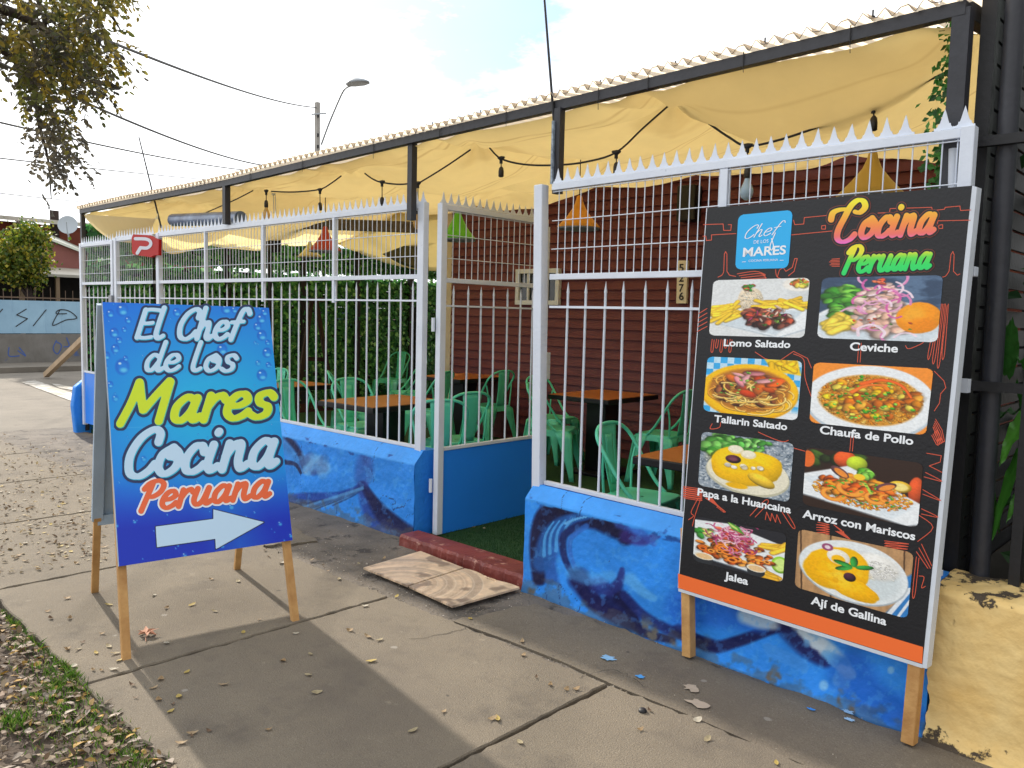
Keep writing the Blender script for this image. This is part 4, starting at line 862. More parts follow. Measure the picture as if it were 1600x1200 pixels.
CH = [
 # x, y, heading of the sitter (deg, 0 = +Y), label
 (-6.55, 6.62, 90, 'mint metal chair beside the maroon wall, seen through the bars of the open gate'),
 (-4.93, 4.60, 80, 'mint metal chair turned sideways just behind the open gate plate'),
 (-4.62, 4.10, 60, 'mint metal chair at the near table, partly hidden by the gate posts'),
 (-6.10, 4.52, -92, 'mint metal chair at the near table, second from the blue sign'),
 (-6.24, 4.00, -80, 'mint metal chair at the left of the near table, closest to the blue sign'),
 (-7.00, 5.05, -35, 'mint metal chair whose small rounded back shows just above the two left chairs'),
 (-6.75, 5.88, 110, 'mint metal chair behind the near table, beside the white fence post'),
 (-10.0, 7.95, 190, 'lone mint metal chair far back against the ivy screen'),
 (-8.3, 6.85, 150, 'mint metal chair in the back corner, mostly hidden behind the fence post'),
 (-7.72, 4.42, 178, 'mint metal chair of which only a curved edge shows beside the blue sign'),
 (-4.86, 5.78, -62, 'mint metal chair right of the gate post, facing the table by the wall'),
 (-5.40, 6.40, -85, 'mint metal chair at the wall end of the right table, behind the other chair'),
 (-4.02, 6.32, 92, 'mint metal chair seen edge on, at the right of the table by the wall'),
 (-2.66, 3.98, -82, 'large mint metal chair nearest the wave wall, tucked under the front table'),
]
ch0 = make_chair()
for k, (x, y, a, lb) in enumerate(CH):
    c = ch0 if k == 0 else copy_tree(ch0); c.location = (x, y, .012); c.rotation_euler = (0, 0, rad(a)); c['label'] = lb; c['group'] = 'mint cafe chairs on the patio'
M['tabletop'] = mat('orange_wood_laminate', LS('#c9803f'), .28, col2=LS('#b26c31'), vscale=3, spec=.5)
M['table_black'] = mat('black_laminate', LS('#141316'), .4, spec=.4)
def make_table():
    r = thing('cafe_table', 'tmp', 'table', (0, 0, 0)); q = MB(); q.box(-.33, .33, -.41, .41, .748, .752); q.build('tabletop', M['tabletop'], r)
    q = MB(); q.box(-.345, .345, -.425, .425, .705, .7485); q.build('table_edge', M['table_black'], r, bevel=.006)
    q = MB(); q.box(-.11, .11, -.12, .12, .03, .705); q.build('pedestal', M['table_black'], r, bevel=.004)
    q = MB(); q.box(-.24, .24, -.26, .26, .0, .03); q.build('foot', M['table_black'], r, bevel=.006); return r
tb0 = make_table()
for k, (x, y, a, lb) in enumerate([(-5.38, 4.22, 3, 'orange topped black table nearest the low wall, left of the gate'), (-7.15, 4.28, 4, 'orange topped table behind the blue sign, only its edge showing'),
        (-4.66, 6.26, 2, 'orange topped black table against the maroon wall, right of the gate post'), (-2.16, 4.05, 3, 'orange topped table half hidden by the menu board'), (-6.98, 6.62, 4, 'orange topped table by the corner of the maroon wall, seen over the gate')]):
    c = tb0 if k == 0 else copy_tree(tb0); c.location = (x, y, .012); c.rotation_euler = (0, 0, rad(a)); c['label'] = lb; c['group'] = 'cafe tables on the patio'
# ------------------------------------------------------------ pendant lamps
def lamp(px, py, y, r, h, col, label, topz=2.75, under='#8a8f96'):
    c = gy(px, py, y); t = thing('pendant_lamp', label, 'lamp', (c[0], c[1], c[2])); m = mat('lampshade_enamel', LS(col), .4, var=.08, vscale=6, transl=.15)
    q = MB(); q.lathe([(.012, h), (.02, h * .97), (.03, h * .80), (.052, h * .60), (r * .55, h * .36), (r * .82, h * .16), (r, h * .04), (r, 0)], n=28); q.v = [tuple(np.array(v) + c) for v in q.v]; q.build('lamp_shade', m, t)
    q = MB(); q.lathe([(r * .99, .012), (r * 1.0, -.012), (r * .93, -.014), (r * .5, .03), (.02, .06)], n=28); q.v = [tuple(np.array(v) + c) for v in q.v]; q.build('rim', mat('lamp_rim', LS(under), .5), t)
    q = MB(); q.tube([c + [0, 0, h - .01], (c[0], c[1], max(topz, c[2] + h + .1))], .004, 6); q.build('cord', M['black_steel'], t); return t
lamp(508, 392, 4.6, .155, .235, '#c8452a', 'red bell shaped pendant lamp hanging over the near table', 2.62)
lamp(715, 374, 4.85, .155, .26, '#63c62b', 'green bell shaped pendant lamp hanging just behind the gate', 2.70)
lamp(904, 356, 5.0, .165, .245, '#e39a26', 'orange bell shaped pendant lamp right of the gate post', 2.75)
lamp(1360, 308, 5.0, .19, .28, '#d2b45e', 'mustard bell shaped pendant lamp above the menu board', 2.85)
lamp(484, 402, 6.3, .165, .22, '#bdb27c', 'pale khaki pendant lamp hanging behind the red one', 2.8)
# ------------------------------------------------------------ string lights
M['cable'] = mat('black_cable', (.012, .012, .014), .6); M['bulb'] = mat('amber_bulb_glass', LS('#d9b36a'), .08, transl=.3, transp=.35, spec=.6); M['bulb_on'] = mat('clear_bulb_glass', LS('#b9d6ea'), .08, transp=.3, spec=.6)
M['brass'] = mat('bulb_cap', LS('#2b2620'), .5)
sl = thing('string_light', 'black festoon string light with bare bulbs looped beneath the yellow awning', 'string light', (-4.5, 4.3, 2.6))
YS = 3.74
for tr in ([(318, 334), (350, 320), (372, 310), (395, 298)], [(424, 299), (460, 300), (499, 296), (518, 286), (533, 275)], [(570, 271), (583, 280), (597, 285), (625, 288), (653, 285), (663, 281), (700, 258), (735, 234)], [(765, 231), (783, 248), (820, 257), (868, 258), (915, 253), (963, 238), (1005, 200), (1047, 163)], [(1064, 163), (1090, 180), (1112, 196), (1140, 215), (1168, 228), (1220, 218), (1290, 194), (1365, 165), (1440, 130), (1503, 103)]):
    q = MB(); q.tube([gy(p_[0], p_[1], YS) for p_ in catmull(tr, 5)], .0058, 6); q.build('cable', M['cable'], sl)
for px, py, pe, bulb in ((350, 322, 333, 0), (416, 299, 318, 1), (500, 297, 322, 0), (597, 285, 314, 0), (653, 287, 327, 1), (783, 248, 268, 0), (963, 239, 262, 0), (1168, 229, 268, 2), (1365, 166, 192, 0)):
    a = gy(px, py, YS); e = gy(px - 2 * (px - 800) / 800 * 0, pe, YS)
    q = MB(); q.tube([a + [-.028, 0, .010], a, a + [.028, 0, .006]], [.006, .017, .006], 8); q.tube([a, a + [0, 0, -.03]], .010, 8); q.tube([a, e + [0, 0, .02]], .0035, 6); q.build('socket_joint', M['cable'], sl)
    q = MB(); q.lathe([(.006, .03), (.014, .02), (.017, 0), (.017, -.03), (.012, -.034)], tuple(e), 10); k = q.build('socket', M['brass'], sl)
    if bulb:
        q = MB(); q.lathe([(.012, -.034), (.016, -.05), (.031, -.085), (.033, -.10), (.026, -.125), (.008, -.138), (.0005, -.139)], tuple(e), 14); q.build('bulb', M['bulb'] if bulb == 1 else M['bulb_on'], sl)
q = MB()
for dx in (0, 3): 
    q.tube([gy(423 + dx * 1.2, 270, 4.0), gy(427 + dx, 300, 4.0), gy(428 + dx, 333, 4.0)], .0035, 6)
q.box(*(lambda c: (c[0] - .012, c[0] + .012, c[1] - .01, c[1] + .01, c[2] - .035, c[2] + .035))(gy(427, 299, 4.0))); tag(q.build('power_lead', mat('white_cord', LS('#c8cdd2'), .5), base=gy(427, 300, 4.0)), 'pale plug and lead hanging from the beam above the fence', 'power lead')

# ============================================================ THE BLUE A-FRAME SIGN
def printm(name, rough=.35, spec=.4): return mat(name, (.5, .5, .5), rough, attr='paint', bump=.03, bscale=18, spec=spec)
M['print_gloss'] = printm('printed_vinyl', .38); M['pine'] = mat('pine_wood', LS('#cfa367'), .7, col2=LS('#a97a45'), vscale=7, bump=.25, bscale=60)
M['navy'] = mat('navy_print', LS('#182a5c'), .4); M['cyan'] = mat('cyan_print', LS('#35c3e8'), .4); M['pale_blue'] = mat('pale_blue_print', LS('#c3e2fb'), .4); M['lime'] = mat('lime_print', LS('#d3ea22'), .4)
M['teal'] = mat('teal_print', LS('#52c7ae'), .4); M['orange_print'] = mat('orange_print', LS('#ef6a3a'), .4); M['white_print'] = mat('white_print', LS('#eef3f8'), .4); M['canvas'] = mat('grey_blue_canvas', LS('#a9bccd'), .8, var=.15, vscale=6, bump=.2, bscale=20)
F1, F2, TM = np.array([-3.453, 1.356, 0]), np.array([-3.348, 2.11, 0]), np.array([-3.885, 1.86, 1.515])
PF = Plane(F1, np.cross(F2 - F1, TM - F1)); B1, B2 = np.array([-4.427, 1.575, 0]), np.array([-4.285, 2.30, 0])
nb_ = np.cross(B2 - B1, TM + np.array([-.02, 0, 0]) - B1); nb_ /= np.linalg.norm(nb_); nb_ = nb_ if nb_[0] < 0 else -nb_
af = thing('sidewalk_sign', 'blue folding sidewalk sign with El Chef lettering and a white arrow', 'sign', (-3.9, 1.84, 0))
def aframe_bg(P):
    X, Y = P[..., 0], P[..., 1]; cx, cy = 310, 660
    r = np.hypot((X - 330) / 260, (Y - 640) / 190); pt = Paint(X, Y, '#18b4f0'); pt.blend(np.clip(r * 1.15 - .25, 0, 1), '#0b72e8')
    pt.blend(np.clip((Y - 735 + (X - 310) * .05) / 85, 0, 1) ** 1.3, '#0a30c0'); pt.blend(np.clip((500 - Y) / 60, 0, 1) * np.clip((X - 300) / 130, 0, 1) * .6, '#0a55d8')
    pt.blend(np.clip(1 - np.abs(X - 350 - (Y - 780) * .35) / 60, 0, 1) * np.clip((Y - 690) / 60, 0, 1) * .35, '#19a5ee')
    pt.blend(np.clip((.8 - np.abs(Y - 664 + (X - 310) * .04)) / .6, 0, 1) * .22, '#bfe9ff')
    rs = np.random.default_rng(5); sc = 230
    for k in range(150):
        x, y = rs.uniform(160, 455), rs.uniform(474, 878); R_ = 1.3 + 4.5 * rs.random() ** 3
        if 500 < y < 700 and 210 < x < 400 and R_ > 3: continue
        pt.ell(x, y, R_, R_ * 1.1, '#0a62d6', soft=.6, alpha=.45); pt.ell(x + R_ * .2, y + R_ * .35, R_ * .6, R_ * .5, '#63d2fb', soft=.9, alpha=.65); pt.ell(x - R_ * .3, y - R_ * .4, R_ * .25, R_ * .2, '#c8f1ff', soft=.7, alpha=.8)
    for (x, y, R_) in ((191, 484, 9), (178, 520, 7), (180, 545, 6.5), (191, 573, 11), (172, 490, 6), (186, 532, 5), (166, 556, 6), (353, 482, 8), (366, 484, 5), (408, 498, 7), (402, 510, 6), (409, 524, 7.5), (417, 551, 7), (409, 586, 8), (384, 482, 4.5), (276, 488, 6), (413, 488, 5), (347, 546, 8), (200, 500, 5), (194, 515, 4), (172, 601, 5), (196, 560, 4), (418, 535, 4), (419, 570, 4)):
        pt.ell(x, y, R_, R_ * 1.12, '#0d5cd0', soft=.35, alpha=.75); pt.ell(x + R_ * .1, y + R_ * .15, R_ * .75, R_ * .8, '#1b8cf0', soft=.8, alpha=.8); pt.ell(x + R_ * .2, y + R_ * .5, R_ * .5, R_ * .32, '#6fd8ff', soft=1.0, alpha=.8); pt.ell(x - R_ * .35, y - R_ * .45, R_ * .22, R_ * .16, '#e2f8ff', soft=.7, alpha=.9)
    return pt.c
def photo_quad(quad, nu, nv):
    q = np.array(quad, float); U, V = np.meshgrid(np.linspace(0, 1, nu), np.linspace(0, 1, nv)); U = U[..., None]; V = V[..., None]
    return (1 - V) * ((1 - U) * q[0] + U * q[1]) + V * ((1 - U) * q[3] + U * q[2])
AQ = [(160, 472), (420, 481), (457, 844), (186, 885)]
P2 = photo_quad(AQ, 330, 460); mesh_np('printed_face', PF.at(P2, .0012).reshape(-1, 3), grid_faces(330, 460), M['print_gloss'], af, lin(aframe_bg(P2)).reshape(-1, 3), smooth=False)
cor = PF.at(np.array(AQ, float), 0.0); q = MB(); q.prism(list(cor), -PF.n * .022); q.build('front_panel', M['canvas'], af)
du = (F2 - F1) / np.linalg.norm(F2 - F1)
for k, (ft, tp) in enumerate(((F1, cor[0]), (F2, cor[1]))):
    q = MB(); ft2 = ft - PF.n * .03; ins = du * (.02 if k == 0 else -.02); tp2 = tp - PF.n * .042 + ins * 1.5 - (tp - ft) * .04; q.bar(ft2 * 1.0 + [0, 0, .0], tp2, .035, .028, up=tuple(PF.n)); q.build('leg', M['pine'], af, bevel=.002)
PB = Plane(B1, nb_); PB.n = nb_
# rear leaf: framed canvas and legs
tl_, tr_ = cor[0] - PF.n * .03 + du * .01, cor[1] - PF.n * .03 - du * .01
def back_pt(foot, top, z): return foot + (top - foot) * (z - foot[2]) / (top[2] - foot[2])
tL = np.array([-3.985, 1.475, 1.505]); tR = np.array([-3.885, 2.20, 1.495])
bl_, br_ = back_pt(B1, tL, .42), back_pt(B2, tR, .42)
q = MB(); q.prism([tL, tR, br_, bl_], nb_ * .010); q.build('rear_panel', M['canvas'], af)
for a, b in ((tL, bl_), (tR, br_)):
    q = MB(); q.bar(a - nb_ * .016, b - nb_ * .016, .05, .03, up=tuple(nb_)); q.build('rear_frame', M['canvas'], af)
q = MB(); q.bar(bl_ - nb_ * .018, br_ - nb_ * .018, .026, .05, up=(0, 0, 1)); q.build('rear_frame', M['canvas'], af)
for ft, tp in ((B1, bl_), (B2, br_)):
    q = MB(); q.bar(ft, tp + (tp - ft) * .04 - nb_ * .02, .034, .026, up=tuple(nb_)); q.build('leg', M['pine'], af, bevel=.002)
for t_ in (.2, .8):
    c = tL * (1 - t_) + tR * t_; q = MB(); q.tube([c + du * -.03 + [.01, 0, -.01], c + du * .03 + [.01, 0, -.01]], .008, 8); q.build('hinge', M['dark_steel'], af)
def script_layers(text, o, e, xh, slant, r, main, plane, parent, outline=None, ow=3.2, shade=None, sh=(-.9, -1.0), off=.0022, st=.55, colf=None, swash=None, white=None, flat=.78):
    D, x0, y0, st = word_sdf(text, o, e, xh, slant, r, pad=ow + 6, st=st, swash=swash, flat=flat)
    if outline: P, Fp = iso_mesh(D - ow, x0, y0, st); flat_mesh('lettering_outline', P, Fp, plane, off, M[outline], parent)
    if white: P, Fp = iso_mesh(D - white[1], x0, y0, st); flat_mesh('lettering_halo', P, Fp, plane, off + .0004, M[white[0]], parent)
    if shade:
        P, Fp = iso_mesh(D, x0, y0, st); flat_mesh('lettering_shade', P, Fp, plane, off + .0006, M[shade], parent)
        D = np.maximum(D + .35, shift(D, sh[0], sh[1], st) + .25)
    P, Fp = iso_mesh(D, x0, y0, st); flat_mesh('lettering', P, Fp, plane, off + .0012, M[main], parent, colf)
script_layers('El Chef', (209, 530), (376, 531), 27, .24, .090, 'pale_blue', PF, af, 'navy', 3.4, 'cyan')
script_layers('de los', (224, 580), (367, 581), 25, .24, .090, 'pale_blue', PF, af, 'navy', 3.4, 'cyan')
script_layers('Mares', (183, 664), (424, 652), 38, .24, .098, 'lime', PF, af, 'navy', 4.2, 'teal')
script_layers('Cocina', (190, 747), (430, 729), 42, .22, .088, 'pale_blue', PF, af, 'navy', 4.2, 'cyan', off=.0026)
script_layers('Peruana', (216, 799), (420, 776), 26, .24, .088, 'orange_print', PF, af, 'white_print', 2.7, None)
ar = [(243, 823), (333, 811), (333, 796), (412, 816), (337, 858), (336, 842), (245, 855)]
c0 = np.mean(ar, 0); X, Y = np.meshgrid(np.arange(236, 420, .6), np.arange(790, 866, .6)); D = poly_sdf(X, Y, ar)
P, Fp = iso_mesh(D - 1.4, 236, 790, .6); flat_mesh('arrow_outline', P, Fp, PF, .0022, M['navy'], af); P, Fp = iso_mesh(D, 236, 790, .6); flat_mesh('arrow', P, Fp, PF, .0034, M['pale_blue'], af)

# ============================================================ THE BLACK MENU BOARD
MF1, MF2 = np.array([-1.854, 3.111, 0]), np.array([-.841, 3.029, 0]); md = (MF2 - MF1) / np.linalg.norm(MF2 - MF1); back = np.array([-md[1], md[0], 0.0]); back = back if back[1] > 0 else -back
MT = MF1 + back * .105 + np.array([0, 0, 1.98]); PM = Plane(MF1, np.cross(md, MT - MF1))
mb_ = thing('menu_board', 'black menu board with eight dish photos on wooden legs against the fence', 'sign', ((MF1 + MF2) / 2))
MQ = [(1105, 325), (1519, 290), (1441, 1038), (1060, 919)]
M['board_black'] = mat('charcoal_print', LS('#131419'), .42, col2=LS('#191a20'), vscale=2, bump=.12, bscale=90, spec=.4); M['board_white'] = mat('white_board_edge', LS('#d5dde8'), .5, var=.12, vscale=12)
M['orange_band'] = mat('orange_band_print', LS('#f4702f'), .42); M['line_art'] = mat('red_line_art', LS('#d8573a'), .5); M['logo_blue'] = mat('cyan_logo_print', LS('#12b0f2'), .4)
cm = PM.at(np.array(MQ, float)); q = MB(); q.prism(list(cm), back * .012); q.build('board', M['board_black'], mb_)
q = MB(); q.prism([cm[1] + back * .0005, cm[1] + md * .015 - [0, 0, .006] + back * .002, cm[2] + md * .015 + [0, 0, -.012] + back * .002, cm[2] + [0, 0, -.012] + back * .0005], back * .045); q.build('side_edge', M['board_white'], mb_)
q = MB(); q.prism([cm[3] - [0, 0, .0], cm[2] - [0, 0, .0], cm[2] - [0, 0, .014], cm[3] - [0, 0, .014]], back * .045); q.build('bottom_edge', M['board_white'], mb_)
q = MB(); q.prism([cm[0] - md * .004, cm[3] - md * .004, cm[3], cm[0]], back * .045); q.build('side_edge', M['board_white'], mb_)
for ft, c, sgn in ((MF1 + md * .01, cm[3], 1), (MF2 - md * .005, cm[2], -1)):
    q = MB(); tpz = c + md * .030 * sgn + back * .030; b0 = np.array([ft[0] + md[0] * .022 * sgn, ft[1] + .035, 0]); q.bar(b0, tpz + (tpz - b0) * .9, .045, .045, up=tuple(back)); q.build('leg', M['pine'], mb_, bevel=.003)
P = np.array([(1059.5, 896), (1442.5, 1011), (1441, 1037), (1060, 918.5)], float); flat_mesh('orange_band', P, [(0, 1, 2, 3)], PM, .0010, M['orange_band'], mb_)
# --- red line drawings (cutlery, hands, roof lines)
rs = np.random.default_rng(12); la = []
la += [[(1099, 351), (1130, 350), (1131, 360), (1142, 360), (1143, 351), (1138, 351)], [(1098, 369), (1103, 369), (1104, 376), (1112, 375), (1112, 367), (1150, 365)], [(1240, 344), (1242, 351), (1256, 350), (1257, 340), (1300, 336)], [(1237, 367), (1300, 361)], [(1372, 333), (1390, 332), (1391, 326), (1456, 324), (1457, 329), (1476, 327), (1477, 324), (1500, 322), (1501, 329), (1517, 328)], [(1465, 350), (1466, 345), (1470, 345), (1516, 344)], [(1284, 353), (1290, 352), (1290, 358), (1284, 358), (1284, 353)], [(1467, 352), (1473, 351), (1473, 357), (1467, 357), (1467, 352)]]
la += [[(1131, 425), (1132, 397), (1134, 393), (1136, 397), (1136, 424), (1140, 430), (1150, 432)], [(1131, 425), (1128, 430), (1122, 433)], [(1483, 424), (1486, 398), (1489, 393), (1491, 398), (1490, 424), (1496, 430), (1500, 428)], [(1483, 424), (1478, 431), (1473, 433)], [(1215, 432), (1218, 422), (1224, 418), (1228, 424), (1238, 418), (1242, 404), (1246, 404), (1241, 424), (1232, 431)], [(1212, 421), (1214, 432), (1222, 436)]]
for k in range(4): la.append([(1152 + k * 3, 428 + k * 3), (1180 + k * 5, 424 + k * 3.4), (1196, 429 + k * 2)])
for k in range(6): la.append([(1300 - 2 * k % 5, 405 + k * 2.2), (1312, 404 + k * 2.4)])
for k in range(0, 8, 2): la.append([(1480 - k * 2.2, 474 + abs(k - 3)), (1468 - k * 3.6 + 4, 552 + (k % 3) * 6), (1472 - k * 3.6 + 4, 553 + (k % 3) * 6), (1482 - k * 2.2, 475)])
for k in range(5): la.append([(1092 - k * .6, 500 + k * 7 - 10), (1105, 492 + k * 7 - 10)])
for k in range(5): la.append([(1113 + k * 7, 530), (1111 + k * 7, 548 - (k % 2) * 6), (1114 + k * 7, 549 - (k % 2) * 6), (1116 + k * 7, 531)])
la += [[(1180, 550), (1195, 560), (1215, 566), (1240, 549), (1262, 560), (1268, 575)], [(1240, 553), (1256, 562), (1258, 590), (1268, 620)], [(1342, 536), (1340, 566)], [(1346, 536), (1344, 566)], [(1415, 540), (1420, 545), (1438, 538), (1445, 533)], [(1460, 580), (1475, 595), (1478, 606), (1470, 615), (1468, 630), (1460, 642)]]
for k in range(5): la.append([(1462 - k * 1, 655 + k * 3), (1472 - k * 2, 672 + k * 3), (1476 - k * 2.5, 690 + k * 1.5), (1473 - k * 2.5, 690 + k), (1464 - k * 2, 672 + k * 2)])
la += [[(1113, 662), (1110, 670), (1124, 668), (1126, 660)], [(1240, 700), (1258, 705)], [(1185, 675), (1200, 682), (1222, 690), (1232, 688)], [(1330, 682), (1328, 705)], [(1334, 682), (1332, 705)]]
for k in range(6): la.append([(1068, 760 + k * 3.2), (1094, 764 + k * 3.2), (1094, 766 + k * 3.2), (1068, 762 + k * 3.2)])
la += [[(1090, 780), (1080, 800), (1084, 806), (1076, 812)], [(1094, 782), (1086, 806), (1082, 822)], [(1172, 806), (1195, 782), (1200, 786), (1180, 808)], [(1196, 812), (1198, 800), (1204, 814), (1206, 802), (1212, 816), (1214, 804), (1220, 818)]]
for k in range(6): la.append([(1102 + k * 2, 778), (1132 - k * 2, 798 - k * 1.5), (1130 - k * 2, 800 - k * 1.5)])
la += [[(1222, 800), (1238, 824), (1242, 822), (1228, 798)]]
for k in range(6): la.append([(1278 + k * .5, 816 + k * 4), (1296, 820 + k * 3.6), (1276, 820 + k * 4)])
for k in range(5): la.append([(1303 + k * 3, 820 + k * 2), (1328 - k * 2, 842 - k), (1306 + k * 3, 830)])
for k in range(6): la.append([(1382, 845 + k * 4), (1420 - k, 850 + k * 4), (1384, 848 + k * 4)])
la += [[(1448, 708), (1471, 712), (1469, 722), (1452, 728), (1472, 738)], [(1446, 738), (1472, 752), (1444, 745)], [(1442, 765), (1470, 782), (1442, 772)], [(1440, 795), (1466, 808), (1440, 803)], [(1436, 805), (1458, 824), (1434, 846)], [(1440, 850), (1456, 884)], [(1436, 856), (1454, 888)], [(1432, 862), (1450, 888)], [(1432, 870), (1426, 928), (1430, 928), (1436, 872)], [(1436, 900), (1444, 902), (1440, 918), (1446, 916)]]
from_ = [np.array(catmull(l, 4) if len(l) > 2 and len(l) < 5 else l, float) for l in la]
X0, Y0, ST = 1058, 318, .62; nx_, ny_ = int(466 / ST), int(640 / ST); D = np.full((ny_, nx_), 9.0)
for l in from_:
    for a, b in zip(l[:-1], l[1:]):
        i0, i1 = max(0, int((min(a[0], b[0]) - X0) / ST) - 6), min(nx_, int((max(a[0], b[0]) - X0) / ST) + 7); j0, j1 = max(0, int((min(a[1], b[1]) - Y0) / ST) - 6), min(ny_, int((max(a[1], b[1]) - Y0) / ST) + 7)
        if i1 <= i0 or j1 <= j0: continue
        xs, ys = np.meshgrid(X0 + np.arange(i0, i1) * ST, Y0 + np.arange(j0, j1) * ST); v = b - a; t = np.clip(((xs - a[0]) * v[0] + (ys - a[1]) * v[1]) / (v @ v + 1e-9), 0, 1)
        D[j0:j1, i0:i1] = np.minimum(D[j0:j1, i0:i1], np.hypot(xs - a[0] - t * v[0], ys - a[1] - t * v[1]) - .55)
P, Fp = iso_mesh(D, X0, Y0, ST); flat_mesh('line_drawing', P, Fp, PM, .0008, M['line_art'], mb_)
# --- logo tile
lq = [(1154, 336), (1239, 328), (1232, 419), (1149, 421)]
U, V = np.meshgrid(np.linspace(-1, 1, 121), np.linspace(-1, 1, 121))
P2 = photo_quad(lq, 121, 121); qx = np.abs(U) - .8; qy = np.abs(V) - .8; sd = np.hypot(np.maximum(qx, 0), np.maximum(qy, 0)) - .2
idx = [(j, i) for j in range(120) for i in range(120) if sd[j:j + 2, i:i + 2].max() <= .004]
flat_mesh('logo_tile', P2.reshape(-1, 2), [(j * 121 + i, j * 121 + i + 1, (j + 1) * 121 + i + 1, (j + 1) * 121 + i) for j, i in idx], PM, .0016, M['logo_blue'], mb_)
script_layers('Chef', (1160, 374), (1215, 366), 12.0, .55, .032, 'white_print', PM, mb_, off=.0016, st=.3, flat=.6, swash=[[(1206, 373), (1209, 384), (1206, 391), (1204, 384), (1212, 364)]])
text_on('lettering', 'DE LOS', (1178, 381), (1201, 379), 5.4, PM, .0026, M['white_print'], mb_, bold=.0); text_on('lettering', 'MARES', (1161, 401), (1228, 397), 14, PM, .0026, M['white_print'], mb_, bold=.022); text_on('lettering', 'COCINA PERUANA', (1170, 409.5), (1216, 407.5), 3.6, PM, .0026, M['white_print'], mb_, bold=0)
for a, b in (((1160, 409), (1166, 408.7)), ((1219, 406.5), (1225, 406.2))): flat_mesh('lettering', np.array([a, b, (b[0], b[1] + .8), (a[0], a[1] + .8)]), [(0, 1, 2, 3)], PM, .0026, M['white_print'], mb_)
# --- Cocina Peruana heading
M['heading'] = mat('gradient_print', (.5, .5, .5), .4, attr='paint')
def ramp(stops):
    ts = [s_[0] for s_ in stops]; cs = np.array([S(s_[1]) for s_ in stops])
    return lambda t: np.stack([np.interp(t, ts, cs[:, k]) for k in range(3)], -1)
M['halo_red'] = mat('dark_red_print', LS('#8e3a24'), .5); M['black_print'] = mat('black_print', LS('#141519'), .5)
r1 = ramp([(0, '#f4ec1e'), (.30, '#f7b52c'), (.55, '#f58b3c'), (.78, '#ef6f6a'), (.9, '#f06fbe'), (1, '#e95fc0')]); r2 = ramp([(0, '#f0e11e'), (.28, '#e9e42a'), (.48, '#56e04a'), (.7, '#1fdf66'), (1, '#14d66a')])
def heading(text, o, e, xh, c, y0, y1, swash=None):
    D, xa, ya, st = word_sdf(text, o, e, xh, .30, .080, pad=9, st=.4, swash=swash, flat=.62)
    for lev, m_, of in ((3.6, 'halo_red', .0012), (2.9, 'black_print', .0016)):
        P, Fp = iso_mesh(D - lev, xa, ya, st); flat_mesh('lettering_outline', P, Fp, PM, of, M[m_], mb_)
    P, Fp = iso_mesh(D, xa, ya, st); flat_mesh('lettering', P, Fp, PM, .0022, M['heading'], mb_, lambda P_: c((P_[:, 1] - y0 + (P_[:, 0] - 1380) * .04) / (y1 - y0)))
heading('ocina', (1340, 373), (1458, 364), 31, r1, 314, 382, swash=[[(1336, 331), (1344, 332), (1352, 324), (1350, 315), (1341, 313), (1330, 322), (1320, 340), (1310, 360), (1309, 373), (1317, 378), (1328, 374), (1336, 366)], [(1299, 343), (1302, 333), (1312, 328), (1326, 327)]])
heading('Peruana', (1316, 427), (1452, 419), 24, r2, 380, 432)
# --- dish names
for s_, o, e, cap in (('Lomo Saltado', (1131, 540.5), (1235, 543.5), 11), ('Ceviche', (1328, 547), (1403, 550.5), 12.5), ('Tallarin Saltado', (1116, 659), (1230, 672), 11), ('Chaufa de Pollo', (1281, 677), (1427, 695), 12.5), ('Papa a la Huancaina', (1090, 773.5), (1236, 802), 11.5), ('Arroz con Mariscos', (1254, 808), (1430, 844), 12.5), ('Jalea', (1132, 904), (1169, 914), 11.5), ('Ají de Gallina', (1267, 943), (1385, 977), 12.5)):
    d_ = np.array(e, float) - np.array(o); text_on('dish_name', s_, o, e, cap, PM, .0022, M['white_print'], mb_, up=(.09, -1), bold=.028)

# --- printed dish photographs, painted procedurally
M['dish_print'] = printm('dish_print', .4)
def scatter(n, cx, cy, rx, ry, rs):
    a = rs.uniform(0, 2 * math.pi, n); r = np.sqrt(rs.random(n)); o = np.stack([cx + rx * r * np.cos(a), cy + ry * r * np.sin(a)], -1); return o[np.argsort(o[:, 1])]
AS = 1.0
def blobs(pt, rs, n, cx, cy, rx, ry, cols, s0, s1, asp=1.6, shade=.35, lines=False):
    for x, y in scatter(n, cx, cy, rx, ry, rs):
        s_ = rs.uniform(s0, s1); c = S(cols[rs.integers(len(cols))]) * rs.uniform(.8, 1.12); a = rs.uniform(0, 3.14)
        if lines:
            dx, dy = math.cos(a) * s_ * 2.4, math.sin(a) * s_ * 2.4; k = rs.normal(0, s_ * .9, 2); pt.line([(x - dx, y - dy), (x + k[0], y + k[1]), (x + dx, y + dy)], s_ * .36, np.clip(c, 0, 1), .6, 1, .5)
        else:
            pt.ell(x + s_ * .1, y + s_ * .22, s_ * 1.05, s_ / asp * 1.1, c * .35, a, .7, .5); pt.ell(x, y, s_, s_ / asp, np.clip(c, 0, 1), a, .25, 1, shade, .18, int(rs.integers(999)))
def fries(pt, rs, n, cx, cy, rx, ry, col='#f2c43a', L=.11, w=.024, ang=None):
    for x, y in scatter(n, cx, cy, rx, ry, rs):
        a = rs.normal(ang, .35) if ang is not None else rs.uniform(0, 3.14); dx, dy = math.cos(a) * L, math.sin(a) * L; c = S(col) * rs.uniform(.85, 1.1)
        pt.line([(x - dx, y - dy + .012), (x + dx, y + dy + .012)], w * 1.15, c * .55, .5, .7); pt.line([(x - dx, y - dy), (x + dx, y + dy)], w, np.clip(c, 0, 1), .35, 1, .3)
def plate_sq(pt, pts, col='#eef3f6'): pt.poly(pts, '#9fb0bd', .03, .7); pt.poly([(x, y - .02) for x, y in pts], col, .02)
